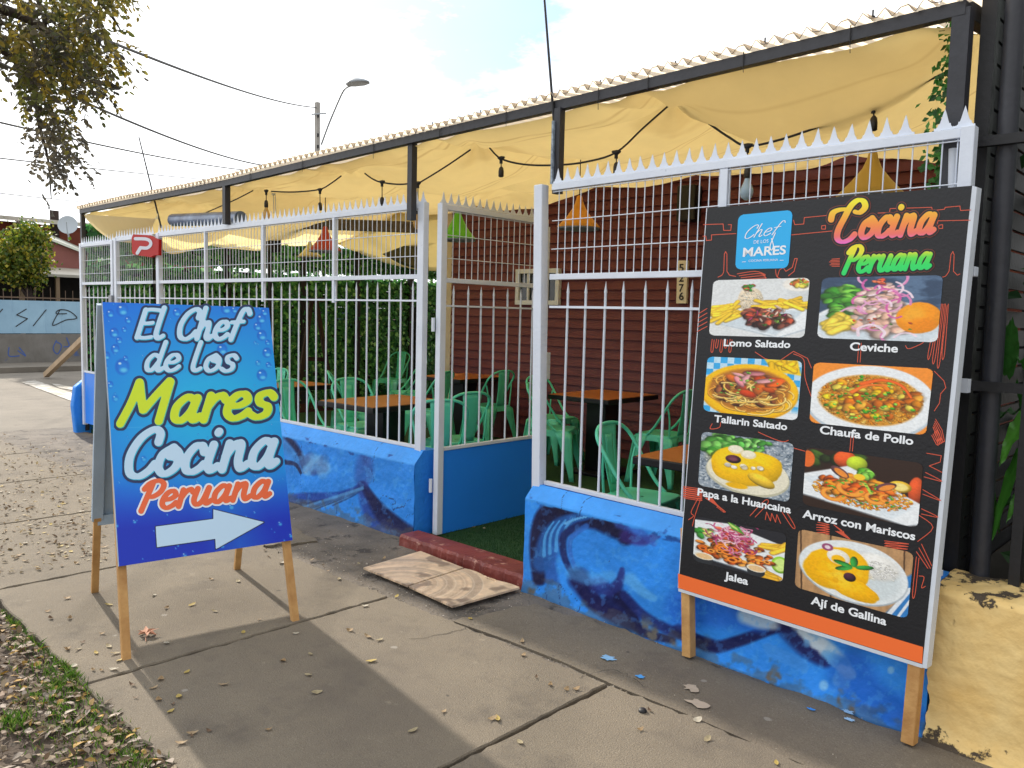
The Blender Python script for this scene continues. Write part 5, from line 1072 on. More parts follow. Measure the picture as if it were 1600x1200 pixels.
def d_lomo(pt, rs):
    pt.c[:] = S('#dfe3e4'); pt.blend(np.clip(fbm(pt.X, pt.Y, 3, 4, 3) - .35, 0, .5), '#a9b4ba'); pt.ell(.9, .1, .17, .12, '#f3efe6', soft=.2); blobs(pt, rs, 22, .9, .09, .12, .07, ['#e8853a', '#8bb13a', '#e9d25a', '#d9632f'], .02, .045)
    plate_sq(pt, [(-.05, .74), (.25, .52), (.98, .50), (1.02, .86), (.72, 1.02)]); pt.poly([(-.02, .74), (.24, .56), (.98, .54), (.70, .97)], '#cfdbe3', .03)
    pt.ell(.40, .36, .135, .22, '#e6d7bd', soft=.1, shade=.12, wob=.1); blobs(pt, rs, 110, .40, .36, .12, .19, ['#f0e4cd', '#dccaaa', '#f6ecd8'], .008, .016, 2)
    fries(pt, rs, 20, .74, .44, .22, .07, ang=.15); fries(pt, rs, 24, .17, .58, .12, .13, ang=-.5)
    blobs(pt, rs, 75, .59, .68, .26, .17, ['#4b2620', '#6a352a', '#3a1a18', '#7b4436', '#552c26', '#a84630'], .03, .075, 1.5, .6); blobs(pt, rs, 20, .60, .62, .24, .14, ['#d7775a', '#c23f2c', '#e3c7b4', '#8c2f52'], .02, .06, 3.4); blobs(pt, rs, 14, .6, .68, .22, .14, ['#3d5a24', '#6b8f3a'], .012, .03)
    blobs(pt, rs, 12, .38, .14, .05, .06, ['#2f7a2c', '#4fa03a', '#c8452f'], .02, .04)
def d_cev(pt, rs):
    pt.c[:] = S('#2e3f57'); pt.blend(np.clip((fbm(pt.X * .6, pt.Y, 5, 4, 9) - .45) * 4, 0, .7), '#5f7896'); pt.ell(.5, .80, .58, .42, '#e9eef2', soft=.04); pt.ell(.5, .78, .52, .36, '#cfdbe4', soft=.1)
    blobs(pt, rs, 46, .20, .40, .16, .24, ['#3b8a2a', '#59ac38', '#2a6a20', '#7cc64c'], .04, .085, 1.3, .4)
    blobs(pt, rs, 60, .52, .62, .28, .28, ['#f0cfc0', '#f5dcd0', '#e8b8a4', '#efc6b2', '#f7e6de'], .05, .11, 1.4, .28); blobs(pt, rs, 40, .48, .40, .17, .28, ['#f3d2cb', '#eeb7b4', '#f0c2a8'], .04, .08)
    pt.ell(.83, .64, .19, .24, '#f0921f', soft=.06, shade=.1, wob=.06); pt.ell(.78, .60, .09, .12, '#f7ae3e', soft=.6, alpha=.6); pt.ell(.86, .74, .12, .10, '#e07c14', soft=.5, alpha=.6)
    for k in range(30): 
        a = rs.uniform(0, 6.28); x, y = .5 + rs.normal(0, .12), .42 + rs.normal(0, .22); r = rs.uniform(.05, .14); pt.line([(x + r * math.cos(a + t), y + r * 1.2 * math.sin(a + t)) for t in np.linspace(0, 2.0, 5)], .011, ['#c95fa0', '#e3a8cc', '#f3dbe8', '#d884b6'][k % 4], .5, .95)
    blobs(pt, rs, 10, .49, .10, .06, .07, ['#d9543a', '#e97a55'], .02, .045, 2.5); fries(pt, rs, 10, .18, .76, .10, .09, '#f0cf52', .07, .042, -.9); blobs(pt, rs, 12, .5, .78, .3, .12, ['#d0502f', '#3f7a2c'], .01, .02)
    pt.line([(.34, .94), (.34, .82), (.45, .76), (.55, .86), (.54, .95)], .014, '#efdce8')
def noodles(pt, rs, n, cx, cy, rx, ry, cols):
    for k in range(n):
        x, y = scatter(1, cx, cy, rx, ry, rs)[0]; a = rs.uniform(0, 6.28); r = rs.uniform(.08, .2); p = [(x + r * math.cos(a + t), y + r * .7 * math.sin(a + t)) for t in np.linspace(0, rs.uniform(1.2, 2.8), 6)]; c = S(cols[rs.integers(len(cols))]); pt.line([(u, v + .012) for u, v in p], .011, c * .5, .5, .6); pt.line(p, .0095, c, .5, 1, .3)
def d_tal(pt, rs):
    pt.c[:] = S('#3aa0dc'); ck = ((np.floor(pt.X * 14) + np.floor(pt.Y * 9)) % 2); pt.blend(ck * .75, '#e9f3f8'); pt.poly([(.6, 0), (.95, 0), (1, .25), (.7, .2)], '#f2c526', .02); fries(pt, rs, 10, .8, .1, .13, .06, '#f0bc22', .06, .03); pt.blend(np.clip((pt.Y - .80) * 9, 0, 1) * np.clip((pt.X - .55) * 8, 0, 1), '#e8eef2')
    pt.ell(.47, .60, .52, .48, '#d89a10', soft=.04); pt.ell(.47, .57, .51, .47, '#f6b818', soft=.04); pt.ell(.47, .56, .43, .38, '#a86a28', soft=.12)
    noodles(pt, rs, 95, .46, .60, .36, .28, ['#e3a94c', '#d38f35', '#f0c066', '#b8752c']); blobs(pt, rs, 30, .46, .56, .34, .28, ['#7a3f22', '#5c2c1a', '#8c5030'], .035, .08, 1.5, .5)
    noodles(pt, rs, 30, .46, .62, .36, .26, ['#edb85a', '#f5cd7c']); blobs(pt, rs, 13, .46, .42, .30, .22, ['#de5a1e', '#e8702a', '#c93f18'], .06, .12, 1.9, .3); blobs(pt, rs, 5, .45, .35, .2, .1, ['#e8a8ac', '#d98890'], .08, .13, 3); blobs(pt, rs, 22, .46, .5, .34, .3, ['#5a9a34', '#8cc050'], .01, .025)
def d_cha(pt, rs):
    pt.c[:] = S('#e98a35'); pt.ell(.5, .60, .56, .58, '#b9c8d4', soft=.03); pt.ell(.5, .57, .55, .56, '#eef3f6', soft=.03); pt.ell(.5, .55, .44, .40, '#c98a30', soft=.08)
    blobs(pt, rs, 900, .5, .54, .44, .38, ['#e0962c', '#d37f1c', '#eeb04c', '#c66f18', '#f0bf64'], .010, .022, 1.9, .3); blobs(pt, rs, 50, .5, .50, .40, .34, ['#e08a24', '#d06a18', '#f0a23c', '#c2651c'], .04, .085, 1.6, .4); blobs(pt, rs, 34, .5, .52, .40, .32, ['#f5d22e', '#f0c020', '#f8e05a'], .022, .05, 1.4, .3); blobs(pt, rs, 60, .5, .52, .42, .36, ['#4fa82c', '#3a8a20', '#7cc84a'], .010, .024, 1.2)
    pt.line([(.42, .30), (.58, .22), (.74, .28), (.84, .46)], .028, '#dc5a22', .3, 1, .4, .012); pt.line([(.34, .44), (.46, .32), (.62, .30)], .024, '#e4692c', .3, 1, .4, .01)
def d_papa(pt, rs):
    pt.c[:] = S('#8a96a2'); pt.blend(np.clip((fbm(pt.X, pt.Y, 7, 3, 34) - .5) * 5, 0, .9), '#4c5a68'); pt.blend(np.clip((fbm(pt.X, pt.Y, 9, 3, 40) - .56) * 6, 0, .8), '#cfd6da')
    blobs(pt, rs, 60, .26, .26, .26, .26, ['#4fa43c', '#3a8a2c', '#79c35c', '#2c7022'], .04, .10, 1.3, .4); blobs(pt, rs, 20, .6, .13, .18, .10, ['#57a848', '#3f8c34', '#8ccf70'], .04, .09)
    pt.ell(.53, .66, .46, .36, '#b7b49c', .12, .03); pt.ell(.53, .63, .45, .35, '#e7e2cc', .12, .03); pt.ell(.34, .52, .22, .30, '#f3b50c', soft=.05, shade=.2, wob=.08); pt.ell(.64, .50, .26, .28, '#f7c015', .3, .05, 1, .2, .08); pt.ell(.47, .62, .30, .24, '#f5bb10', soft=.1, shade=.12, wob=.1); pt.ell(.68, .72, .17, .09, '#eec23c', .55, .06, 1, .35); pt.ell(.42, .88, .12, .05, '#e2ab12', soft=.2); pt.ell(.40, .44, .26, .16, '#fbd23c', soft=.9, alpha=.45)
    for x, y in ((.38, .24), (.52, .30)): pt.ell(x, y, .085, .075, '#e3d7b0', soft=.1); pt.ell(x, y - .01, .07, .058, '#f7f0d8', soft=.15)
    pt.ell(.36, .42, .085, .075, '#43202c', soft=.1, shade=.6); pt.ell(.36, .42, .045, .03, '#6c3a48', soft=.6); blobs(pt, rs, 7, .48, .52, .2, .05, ['#f8f3e0', '#efe6c8'], .025, .04, 1.1, .15)
def d_arr(pt, rs):
    pt.c[:] = S('#23150f'); blobs(pt, rs, 14, .3, .16, .35, .12, ['#3c5a20', '#1f2c12', '#4a2a18'], .05, .12); pt.ell(.34, .12, .10, .14, '#d9562a', soft=.08, shade=.4); pt.ell(.44, .16, .09, .12, '#b8cf3a', soft=.08, shade=.35); pt.ell(.02, .2, .06, .14, '#d8642c', soft=.1); pt.ell(.96, .45, .07, .22, '#c9502a', soft=.1, shade=.4); pt.ell(.82, .42, .10, .09, '#e8b83a', soft=.1, shade=.3); pt.ell(.82, .42, .07, .06, '#f5e08a', soft=.3)
    plate_sq(pt, [(-.04, .50), (.36, .24), (1.02, .66), (1.02, .96), (.90, 1.02), (-.04, .82)]); pt.poly([(0, .52), (.36, .32), (.96, .70), (.78, .94), (.2, .86)], '#dfe8ee', .03)
    blobs(pt, rs, 640, .50, .64, .43, .22, ['#e88a20', '#f0a030', '#d9761a', '#f5b648'], .010, .022, 1.8, .3); blobs(pt, rs, 42, .42, .54, .32, .20, ['#e8702a', '#f0902c', '#d95a20', '#f3a848'], .04, .085, 1.7, .45)
    for x, y, r in ((.40, .58, .10), (.26, .72, .09), (.62, .66, .08), (.72, .64, .06)): pt.line([(x + r * math.cos(t), y + r * math.sin(t)) for t in np.linspace(.3, 4.6, 7)], r * .42, '#ef8a3a', .4, 1, .5, r * .2)
    for x, y, a in ((.30, .34, .9), (.70, .46, -.7)): pt.ell(x, y, .11, .055, '#5a3a40', a, .1, 1, .3); pt.ell(x + .01, y + .01, .085, .036, '#e3893c', a, .2)
    blobs(pt, rs, 12, .50, .30, .07, .07, ['#6cb83c', '#8fd158', '#4f9a2c'], .03, .06); pt.ell(.47, .37, .05, .05, '#f5c63a', soft=.2); pt.line([(.52, .46), (.58, .6)], .014, '#a8cf50'); blobs(pt, rs, 40, .55, .62, .38, .2, ['#4a8a2a', '#6aae3c'], .010, .022)
def d_jal(pt, rs):
    pt.c[:] = S('#1b1c21'); plate_sq(pt, [(-.02, .1), (.35, .05), (1.02, .30), (1.02, 1.02), (-.02, .86)], '#e8edf0'); blobs(pt, rs, 10, .08, .32, .1, .1, ['#3f9a3a', '#2c7a28', '#d9d27a'], .04, .08); fries(pt, rs, 6, .9, .32, .10, .06, '#f0b83c', .12, .035, -.45); fries(pt, rs, 5, .88, .93, .08, .05, '#eeb238', .08, .04, .2); pt.ell(.96, .66, .10, .17, '#8cc63a', soft=.08, shade=.2); pt.ell(.96, .66, .07, .13, '#cfe88a', soft=.2)
    blobs(pt, rs, 90, .46, .62, .42, .26, ['#c8642a', '#b04f1e', '#dc8238', '#a5471c', '#e39a4c'], .03, .075, 1.4, .55)
    for k in range(16):
        x, y = scatter(1, .46, .64, .40, .22, rs)[0]; r = rs.uniform(.03, .055); c = ['#d5732e', '#e08a3c', '#c05e24'][k % 3]; pt.ell(x, y, r * .6, r * .6, '#5c2410', soft=.3); pt.line([(x + r * math.cos(t), y + r * .85 * math.sin(t)) for t in np.linspace(0, 6.3, 9)], r * .36, c, .4, 1, .5)
    blobs(pt, rs, 34, .42, .30, .22, .20, ['#b5483c', '#c9624c', '#8f2f4c', '#d98a6a'], .03, .06)
    for k in range(70):
        x, y = .42 + rs.normal(0, .12), .30 + rs.normal(0, .15); a = rs.uniform(0, 6.28); r = rs.uniform(.05, .12); pt.line([(x + r * math.cos(a + t), y + r * math.sin(a + t)) for t in np.linspace(0, 1.7, 4)], .009, ['#b8507c', '#d48aa8', '#ecc9d6', '#93305c'][k % 4], .5, .95)
    pt.poly([(.34, -.04), (.48, .06), (.55, .2), (.40, .12)], '#3f8a2c', .02); pt.poly([(.36, .0), (.46, .08), (.48, .14), (.4, .08)], '#c8dc7a', .02)
    for x, y in ((.12, .86), (.70, .86)): pt.ell(x, y + .05, .10, .11, '#23262a', soft=.06); pt.ell(x, y - .02, .108, .075, '#e9e2cf', soft=.06); pt.ell(x, y - .015, .088, .056, '#e2bd8c', soft=.1)
def d_aji(pt, rs):
    pt.c[:] = S('#a8825c'); pt.c *= (.8 + .4 * fbm(pt.X * 9, pt.Y * .8, 4, 4, 3))[..., None]
    for x in (.02, .28, .92): pt.line([(x, 0), (x + .04, 1)], .008, '#4a3626')
    pt.poly([(1.02, .30), (.94, .40), (.98, .62), (.8, 1.02), (1.02, 1.02)], '#2f6fb0', .03); pt.line([(1.0, .55), (.84, 1.0)], .02, '#dfe6ec'); pt.line([(1.04, .62), (.92, 1.0)], .012, '#dfe6ec')
    pt.ell(.50, .52, .48, .48, '#9eaab2', .35, .03); pt.ell(.50, .50, .475, .475, '#e4eaec', .35, .03); pt.ell(.54, .54, .38, .37, '#cfd9dc', .35, .25); pt.ell(.68, .34, .22, .20, '#f1f1ec', .2, .25, 1, .1); blobs(pt, rs, 160, .68, .40, .20, .15, ['#f6f6f0', '#e6e5da', '#fbfbf8'], .008, .016, 2, .2)
    pt.ell(.36, .52, .27, .36, '#f2b10e', .4, .06, 1, .08, .14, 3); pt.ell(.52, .78, .22, .15, '#f0ae10', .3, .08, 1, .1, .16, 5)
    pt.blend(np.clip((fbm(pt.X, pt.Y * .7, 8, 4, 16) - .5) * 5, 0, .6) * np.clip(1.1 - np.hypot((pt.X - .4) / .27, (pt.Y - .58) / .36), 0, 1), '#fcdc5e'); pt.blend(np.clip((.44 - fbm(pt.X, pt.Y * .7, 18, 4, 14)) * 6, 0, .6) * np.clip(1.1 - np.hypot((pt.X - .4) / .27, (pt.Y - .58) / .36), 0, 1), '#c98406')
    pt.ell(.36, .32, .10, .12, '#f2efe2', -.2, .08, 1, .1); pt.ell(.36, .36, .06, .07, '#f3b31a', soft=.2); pt.ell(.26, .20, .05, .06, '#8a4468', soft=.15); pt.ell(.26, .20, .025, .03, '#e8d7e0', soft=.4)
    for a in (-1.6, -.4, 2.6, 3.4): pt.ell(.50 + .10 * math.cos(a), .43 + .09 * math.sin(a), .085, .035, '#2f8a38', a, .12, 1, .4)
    pt.ell(.47, .60, .055, .07, '#3a1f2c', soft=.1, shade=.6)
def rounded_quad(name, quad, fn, seed, nu=190, nv=126):
    P2 = photo_quad(quad, nu, nv); U, V = np.meshgrid(np.linspace(0, 1, nu), np.linspace(0, 1, nv)); pt = Paint(U, V, '#888888'); fn(pt, np.random.default_rng(seed)); g = pt.c.mean(-1, keepdims=True); c = np.clip(g + (pt.c - g) * 1.18, 0, 1) ** .86
    c = np.clip(c * (.93 + .14 * fbm(U, V, seed, 3, 55))[..., None], 0, 1)
    ax = 1.35; qx = np.abs(U - .5) * ax - (.5 * ax - .075); qy = np.abs(V - .5) - (.5 - .075); sd = np.hypot(np.maximum(qx, 0), np.maximum(qy, 0)) - .075
    F = grid_faces(nu, nv); keep = (sd.reshape(-1)[F] <= .002).all(1); mesh_np(name, PM.at(P2, .0016).reshape(-1, 3), F[keep], M['dish_print'], mb_, lin(c).reshape(-1, 3), smooth=False)
for k, (fn, qd) in enumerate(((d_lomo, [(1115, 438), (1266, 434), (1257, 528), (1108, 524)]), (d_cev, [(1285, 434), (1474, 430), (1465, 535), (1277, 528)]), (d_tal, [(1106, 557), (1254, 564), (1246, 657), (1099, 642)]), (d_cha, [(1272, 566), (1459, 576), (1447, 680), (1265, 660)]),
        (d_papa, [(1097, 674), (1241, 693), (1233, 785), (1091, 758)]), (d_arr, [(1260, 698), (1443, 724), (1434, 825), (1254, 788)]), (d_jal, [(1087, 806), (1229, 834), (1223, 910), (1083, 876)]), (d_aji, [(1248, 826), (1428, 864), (1418, 967), (1242, 917)]))):
    rounded_quad('dish_photo', qd, fn, 40 + k)

# ------------------------------------------------------------ red P sign
PP = Plane((0, YF_L - .06, 0), (0, -1, 0)); M['sign_red'] = mat('red_enamel', LS('#b51a17'), .55, var=.08, vscale=8, spec=.2); M['sign_grey'] = mat('pale_grey_print', LS('#c9ccd8'), .45)
ps = thing('hanging_sign', 'small red sign with grey letter P hung on the far fence', 'sign', PP.at(np.array((226., 385.))))
o_ = [(205.5, 372), (208, 366), (232, 367.5), (240, 372), (248, 374), (247.5, 399), (241, 398.5), (236, 402), (209, 398), (206, 395)]
v = PP.at(np.array(o_, float)); q = MB(); q.prism(list(v), (0, .03, 0)); q.build('plate', M['sign_red'], ps)
st_ = [(210.5, 373.5), (231, 374), (235.5, 380), (232, 387.2), (219.5, 386.5)]; X, Y = np.meshgrid(np.arange(204, 242, .3), np.arange(366, 404, .3))
d1, _ = seg_dist(X, Y, catmull([(212, 373), (228, 373.5), (235, 377), (235.5, 383), (230, 387.5), (220, 387)], 5)); d2, _ = seg_dist(X, Y, [(219.5, 388), (215, 395.5)]); D = np.minimum(d1 - 2.5, d2 - 2.6)
P, Fp = iso_mesh(D, 204, 366, .3); flat_mesh('letter_mark', P, Fp, PP, .003, M['sign_grey'], ps)

# ============================================================ RIGHT EDGE: BLACK STEELWORK, LATTICE, PLANT
lt = thing('lattice_screen', 'black slatted screen standing at the right end of the patio', 'screen', (-.86, 4.6, 0))
q = MB()
for k in range(34): q.box(-.868, -.852, 3.42, 6.9, .10 + k * .082, .170 + k * .082)
q.build('slat_panel', M['black_steel'], lt)
for y in (3.42, 3.62, 4.4, 5.6, 6.9):
    q = MB(); q.box(-.885, -.835, y - .025, y + .025, 0, 2.92); q.build('post', M['black_steel'], lt)
cl = MB(); c0, c1 = gy(1512, 900, 3.32), gy(1590, 0, 3.52); ca_, cb_ = gy(1546, 650, 3.40), gy(1572, 250, 3.40); cv_ = (cb_ - ca_) / (cb_[2] - ca_[2]); cl.tube([ca_ - cv_ * ca_[2], ca_ + cv_ * (4.0 - ca_[2])], .034, 20); tag(cl.build('steel_column', M['dark_steel'], base=(-.74, 3.36, 0)), 'tall round dark steel column at the right of the white fence', 'column')
sf = thing('steel_fence', 'black steel fence of thick bars standing on the yellow wall', 'fence', (.3, 3.3, .57))
for x in (-.635, -.44, -.22, 0.0, .25, .5, .75, 1.0, 1.3, 1.6):
    q = MB(); q.bar((x, 3.33 - .03 * x, .56), (x, 3.33 - .03 * x, 2.9), .035, .035, up=(0, -1, 0)); q.build('bar', M['black_steel'], sf)
for z in (1.28, 2.16):
    q = MB(); q.bar((-.86, 3.355, z), (1.7, 3.30, z), .03, .035); q.build('rail', M['black_steel'], sf)
q = MB(); q.bar((-.842, 3.312, 1.255), (-.842, 3.312, 1.305), .05, .04, up=(0, -1, 0)); q.build('painted_rail_end', M['white_paint'], sf)
# ivy strip climbing the end post
iv = thing('climbing_ivy', 'narrow strip of green ivy climbing the corner post at the right', 'ivy', (-.99, 3.5, 1.4))
n = 900; zz = RNG.uniform(1.0, 2.66, n); wv = .045 + .018 * np.sin(zz * 9)
pos = np.stack([-.985 - np.abs(RNG.normal(0, 1, n)) * wv * .7, 3.48 + RNG.normal(0, .05, n), zz], -1); cc = np.array([[.03, .16, .02], [.05, .24, .03], [.02, .10, .015], [.09, .32, .05]])[RNG.choice(4, n)] * RNG.uniform(.7, 1.2, (n, 1))
V, C = leaf_cards(n, pos, np.tile([-.3, -1.0, .3], (n, 1)), RNG.uniform(.022, .04, n), cc, .4); mesh_np('ivy', V.reshape(-1, 3), np.arange(n * 4).reshape(-1, 4), M['ivy'], iv, C.reshape(-1, 3), smooth=False)
q = MB(); q.tube([(-.97, 3.5, .55), (-.975, 3.49, 1.6), (-.97, 3.5, 2.66)], .008, 6); q.build('stem', M['dark_wood'], iv)
# broad-leaved plant behind the black fence
M['leaf'] = mat('broad_leaf', (.03, .12, .025), .35, attr='paint', transl=.3, spec=.5)
bp_ = thing('broadleaf_plant', 'glossy broad leaved plant behind the black fence above the yellow wall', 'plant', (-.45, 3.65, .5))
def blade(base, tip, w, sag, col, nseg=14):
    base = np.array(base, float); tip = np.array(tip, float); d = tip - base; sd = np.cross(d, [0, 0, 1]); sd /= np.linalg.norm(sd) + 1e-9; V = []; C = []
    for i in range(nseg + 1):
        t = i / nseg; c = base + d * t + np.array([0, 0, sag * 4 * t * (1 - t)]); ww = w * math.sin(math.pi * min(1, t * .92 + .06)) ** .7 * (1 - .25 * t)
        for s_, up in ((-1, .3), (-.5, .08), (0, -.05), (.5, .08), (1, .3)): V.append(c + sd * s_ * ww + np.array([0, 0, ww * up + .01 * math.sin(t * 22 + s_ * 3)])); C.append(np.array(col) * (1.25 if s_ == 0 else 1) * (.9 + .2 * math.sin(t * 40) * abs(s_)))
    return np.array(V), grid_faces(5, nseg + 1), np.array(C)
for (b, t_, w, sg, col) in ((((-.55, 3.62, .60)), (-.70, 3.46, 1.30), .055, .05, (.03, .14, .02)), ((-.50, 3.60, .6), (-.58, 3.42, 1.12), .06, .14, (.05, .20, .03)), ((-.45, 3.6, .6), (-.62, 3.40, .95), .045, .10, (.07, .25, .04)), ((-.40, 3.65, .6), (-.50, 3.45, 1.30), .06, .1, (.02, .10, .02)), ((-.5, 3.7, .6), (-.75, 3.55, .80), .05, .12, (.03, .12, .02)), ((-.35, 3.6, .6), (-.35, 3.42, 1.2), .06, .2, (.04, .16, .03)), ((-.60, 3.75, .6), (-.68, 3.6, 1.62), .055, .02, (.025, .10, .02)), ((-.3, 3.7, .6), (-.2, 3.45, 1.4), .07, .15, (.03, .13, .02)), ((-.55, 3.66, .6), (-.66, 3.43, .78), .04, .07, (.10, .12, .03)), ((-.48, 3.6, .58), (-.56, 3.40, .74), .045, .06, (.16, .13, .06)), ((-.3, 3.7, .6), (-.45, 3.5, 1.75), .06, .02, (.03, .12, .02))):
    V, F, C = blade(b, t_, w, sg, col); mesh_np('leaf', V, F, M['leaf'], bp_, C)
def pxb(a, ya, b, yb_): return tuple(gy(*a, ya)), tuple(gy(*b, yb_))
for (a, ya, b, yb_, w_, sg, col) in (((1612, 640), 3.5, (1563, 726), 3.38, .034, .03, (.10, .34, .04)), ((1606, 690), 3.5, (1549, 846), 3.40, .030, .05, (.06, .24, .03)), ((1620, 740), 3.5, (1573, 815), 3.40, .026, .03, (.09, .30, .04)), ((1616, 650), 3.55, (1552, 655), 3.45, .030, .02, (.03, .14, .02)), ((1575, 590), 3.6, (1581, 498), 3.48, .034, .0, (.04, .18, .03)), ((1625, 660), 3.45, (1590, 790), 3.36, .034, .05, (.07, .27, .03)), ((1618, 600), 3.5, (1588, 560), 3.42, .03, .02, (.05, .2, .03)), ((1560, 830), 3.5, (1548, 755), 3.46, .02, .0, (.08, .26, .04)), ((1630, 800), 3.5, (1580, 850), 3.4, .02, .02, (.20, .17, .08))):
    b0, t0 = pxb(a, ya, b, yb_); V, F, C = blade(b0, t0, w_, sg, col); mesh_np('leaf', V, F, M['leaf'], bp_, C)
M['dark_soil'] = mat('dark_soil', (.03, .024, .018), 1.0); q = MB(); q.box(-.84, 3.0, 3.42, 9.0, .2, .52); tag(q.build('garden_bed', M['dark_soil']), kind='structure')
# dense dark hedge filling the neighbour's garden
nh = thing('garden_shrub', 'dark leafy shrub in the neighbouring garden behind the black fence', 'shrub', (.6, 4.6, .5)); n = 5200
pos = np.stack([RNG.uniform(-.78, 2.4, n), 4.3 + RNG.normal(0, .25, n), RNG.uniform(.5, 3.2, n)], -1); cc = np.array([[.012, .05, .012], [.02, .08, .02], [.03, .12, .02]])[RNG.choice(3, n)] * RNG.uniform(.6, 1.2, (n, 1))
V, C = leaf_cards(n, pos, np.tile([0, -1.0, .4], (n, 1)), RNG.uniform(.06, .14, n), cc, .6); mesh_np('crown', V.reshape(-1, 3), np.arange(n * 4).reshape(-1, 4), M['leaf'], nh, C.reshape(-1, 3), smooth=False)
q = MB(); q.tube([(.6, 4.5, .4), (.55, 4.4, 1.4), (.7, 4.4, 2.6)], [.05, .04, .015], 8); q.build('stem', M['dark_wood'], nh)

# ============================================================ ACROSS THE SIDE STREET
XB = -22.0; yl, yr = 1.5, 16.0
M['grey_wall'] = mat('grey_masonry', LS('#85827f'), .9, col2=LS('#68655f'), vscale=1.4, bump=.6, bscale=12, spot=(LS('#4c5f8c'), 1.6, .60))
M['blue_tin'] = mat('pale_blue_tin', LS('#9dc3dc'), .45, col2=LS('#86abc6'), vscale=1.2, spec=.5); M['rust'] = mat('rusty_steel', LS('#6b5a4c'), .8)
fw = thing('boundary_fence', 'pale blue sheet metal fence with black graffiti on a grey wall across the street', 'fence', (XB, 7, 0))
q = MB(); q.box(XB - .2, XB, yl, yr, -.06, .74); q.build('wall', M['grey_wall'], fw)
V = []; ys = np.arange(yl, yr, .03); cor_ = .018 * np.abs(np.sin(ys / .36 * math.pi)) ** .4
g_ = np.stack([np.stack([XB - .08 + cor_, ys, np.full_like(ys, z)], -1) for z in (.76, 1.55)], 0); o = mesh_np('sheet_panel', g_.reshape(-1, 3), grid_faces(len(ys), 2), M['blue_tin'], fw, smooth=False); sm = o.modifiers.new('thickness', 'SOLIDIFY'); sm.thickness = .004
for y in np.arange(4.6, 12, .17):
    q = MB(); q.bar((XB - .12, y, 1.2), (XB - .12, y, 1.82 + (.06 if int(y * 10) % 3 == 0 else 0)), .012, .012, up=(1, 0, 0)); q.build('picket', M['rust'], fw)
q = MB(); q.bar((XB - .12, yl, 1.62), (XB - .12, yr, 1.62), .02, .03); q.build('rail', M['rust'], fw)
PG = Plane((XB - .055, 0, 0), (1, 0, 0)); M['graffiti'] = mat('black_spray_paint', (.015, .015, .02), .6)
for tr in ([(-6, 494), (4, 483)], [(41, 483), (26, 492), (43, 498), (25, 510)], [(72, 484), (52, 509)], [(94, 484), (82, 508), (103, 500), (120, 497), (108, 486), (93, 484), (88, 490), (104, 490)]):
    pts = np.array(catmull(tr, 5) if len(tr) > 4 else tr); X, Y = np.meshgrid(np.arange(pts[:, 0].min() - 3, pts[:, 0].max() + 3, .35), np.arange(pts[:, 1].min() - 3, pts[:, 1].max() + 3, .35)); d, _ = seg_dist(X, Y, list(pts)); P, Fp = iso_mesh(d - .75, X[0, 0], Y[0, 0], .35); flat_mesh('graffiti', P, Fp, PG, .004, M['graffiti'], fw)
PG2 = Plane((XB, 0, 0), (1, 0, 0)); M['graffiti_blue'] = mat('blue_spray_paint', LS('#3c5fa8'), .7)
for tr in ([(14, 543), (14, 556), (30, 556)], [(30, 543), (40, 556), (28, 548)], [(88, 532), (83, 545), (90, 553), (96, 540), (88, 534)], [(104, 528), (108, 540), (100, 542)]):
    pts = np.array(tr, float); X, Y = np.meshgrid(np.arange(pts[:, 0].min() - 3, pts[:, 0].max() + 3, .35), np.arange(pts[:, 1].min() - 3, pts[:, 1].max() + 3, .35)); d, _ = seg_dist(X, Y, catmull(tr, 5)); P, Fp = iso_mesh(d - .8, X[0, 0], Y[0, 0], .35); flat_mesh('graffiti', P, Fp, PG2, .004, M['graffiti_blue'], fw)
k_ = MB(); k_.box(XB + .0 + .01, XB + 1.6, yl, yr, -.055, .06); tag(k_.build('far_pavement', M['asphalt']), kind='structure')
# houses behind the tin fence
M['brick_red'] = mat('brick_red_render', LS('#8a4736'), .85, col2=LS('#74392c'), vscale=2, bump=.3, bscale=8); M['pinkish'] = mat('pink_brown_render', LS('#8f5b55'), .85, var=.15, vscale=2); M['zinc'] = mat('zinc_roof', LS('#b9b6ab'), .5, col2=LS('#a09c90'), vscale=1.5, spec=.5); M['pale_roof'] = mat('pale_green_roof', LS('#d9ddd2'), .5, var=.1, vscale=1.5)
M['porch_shade'] = mat('painted_porch_shade', LS('#1c1712'), .9)
XH = -27.0
def gxp(px, py, x=XH): return gx(px, py, x)
ho = thing('house', 'red brown house with pale sheet roofs behind the blue tin fence', 'house', (XH, 9, 0))
zt0, zt1 = gxp(0, 345)[2], gxp(130, 346)[2]
q = MB(); q.box(XH - 5, XH - .6, 3.0, 14.0, 0, gxp(60, 350, XH - .6)[2]); q.build('wall', M['brick_red'], ho)
q = MB(); zr = gxp(60, 336, XH - .2)[2]; q.hexa([(XH - 5, 2.6, zr + .2), (XH + .1, 2.6, zr - .25), (XH + .1, 14.2, zr - .25), (XH - 5, 14.2, zr + .2)], [(XH - 5, 2.6, zr + .28), (XH + .1, 2.6, zr - .13), (XH + .1, 14.2, zr - .13), (XH - 5, 14.2, zr + .28)]); q.build('roof', M['zinc'], ho)
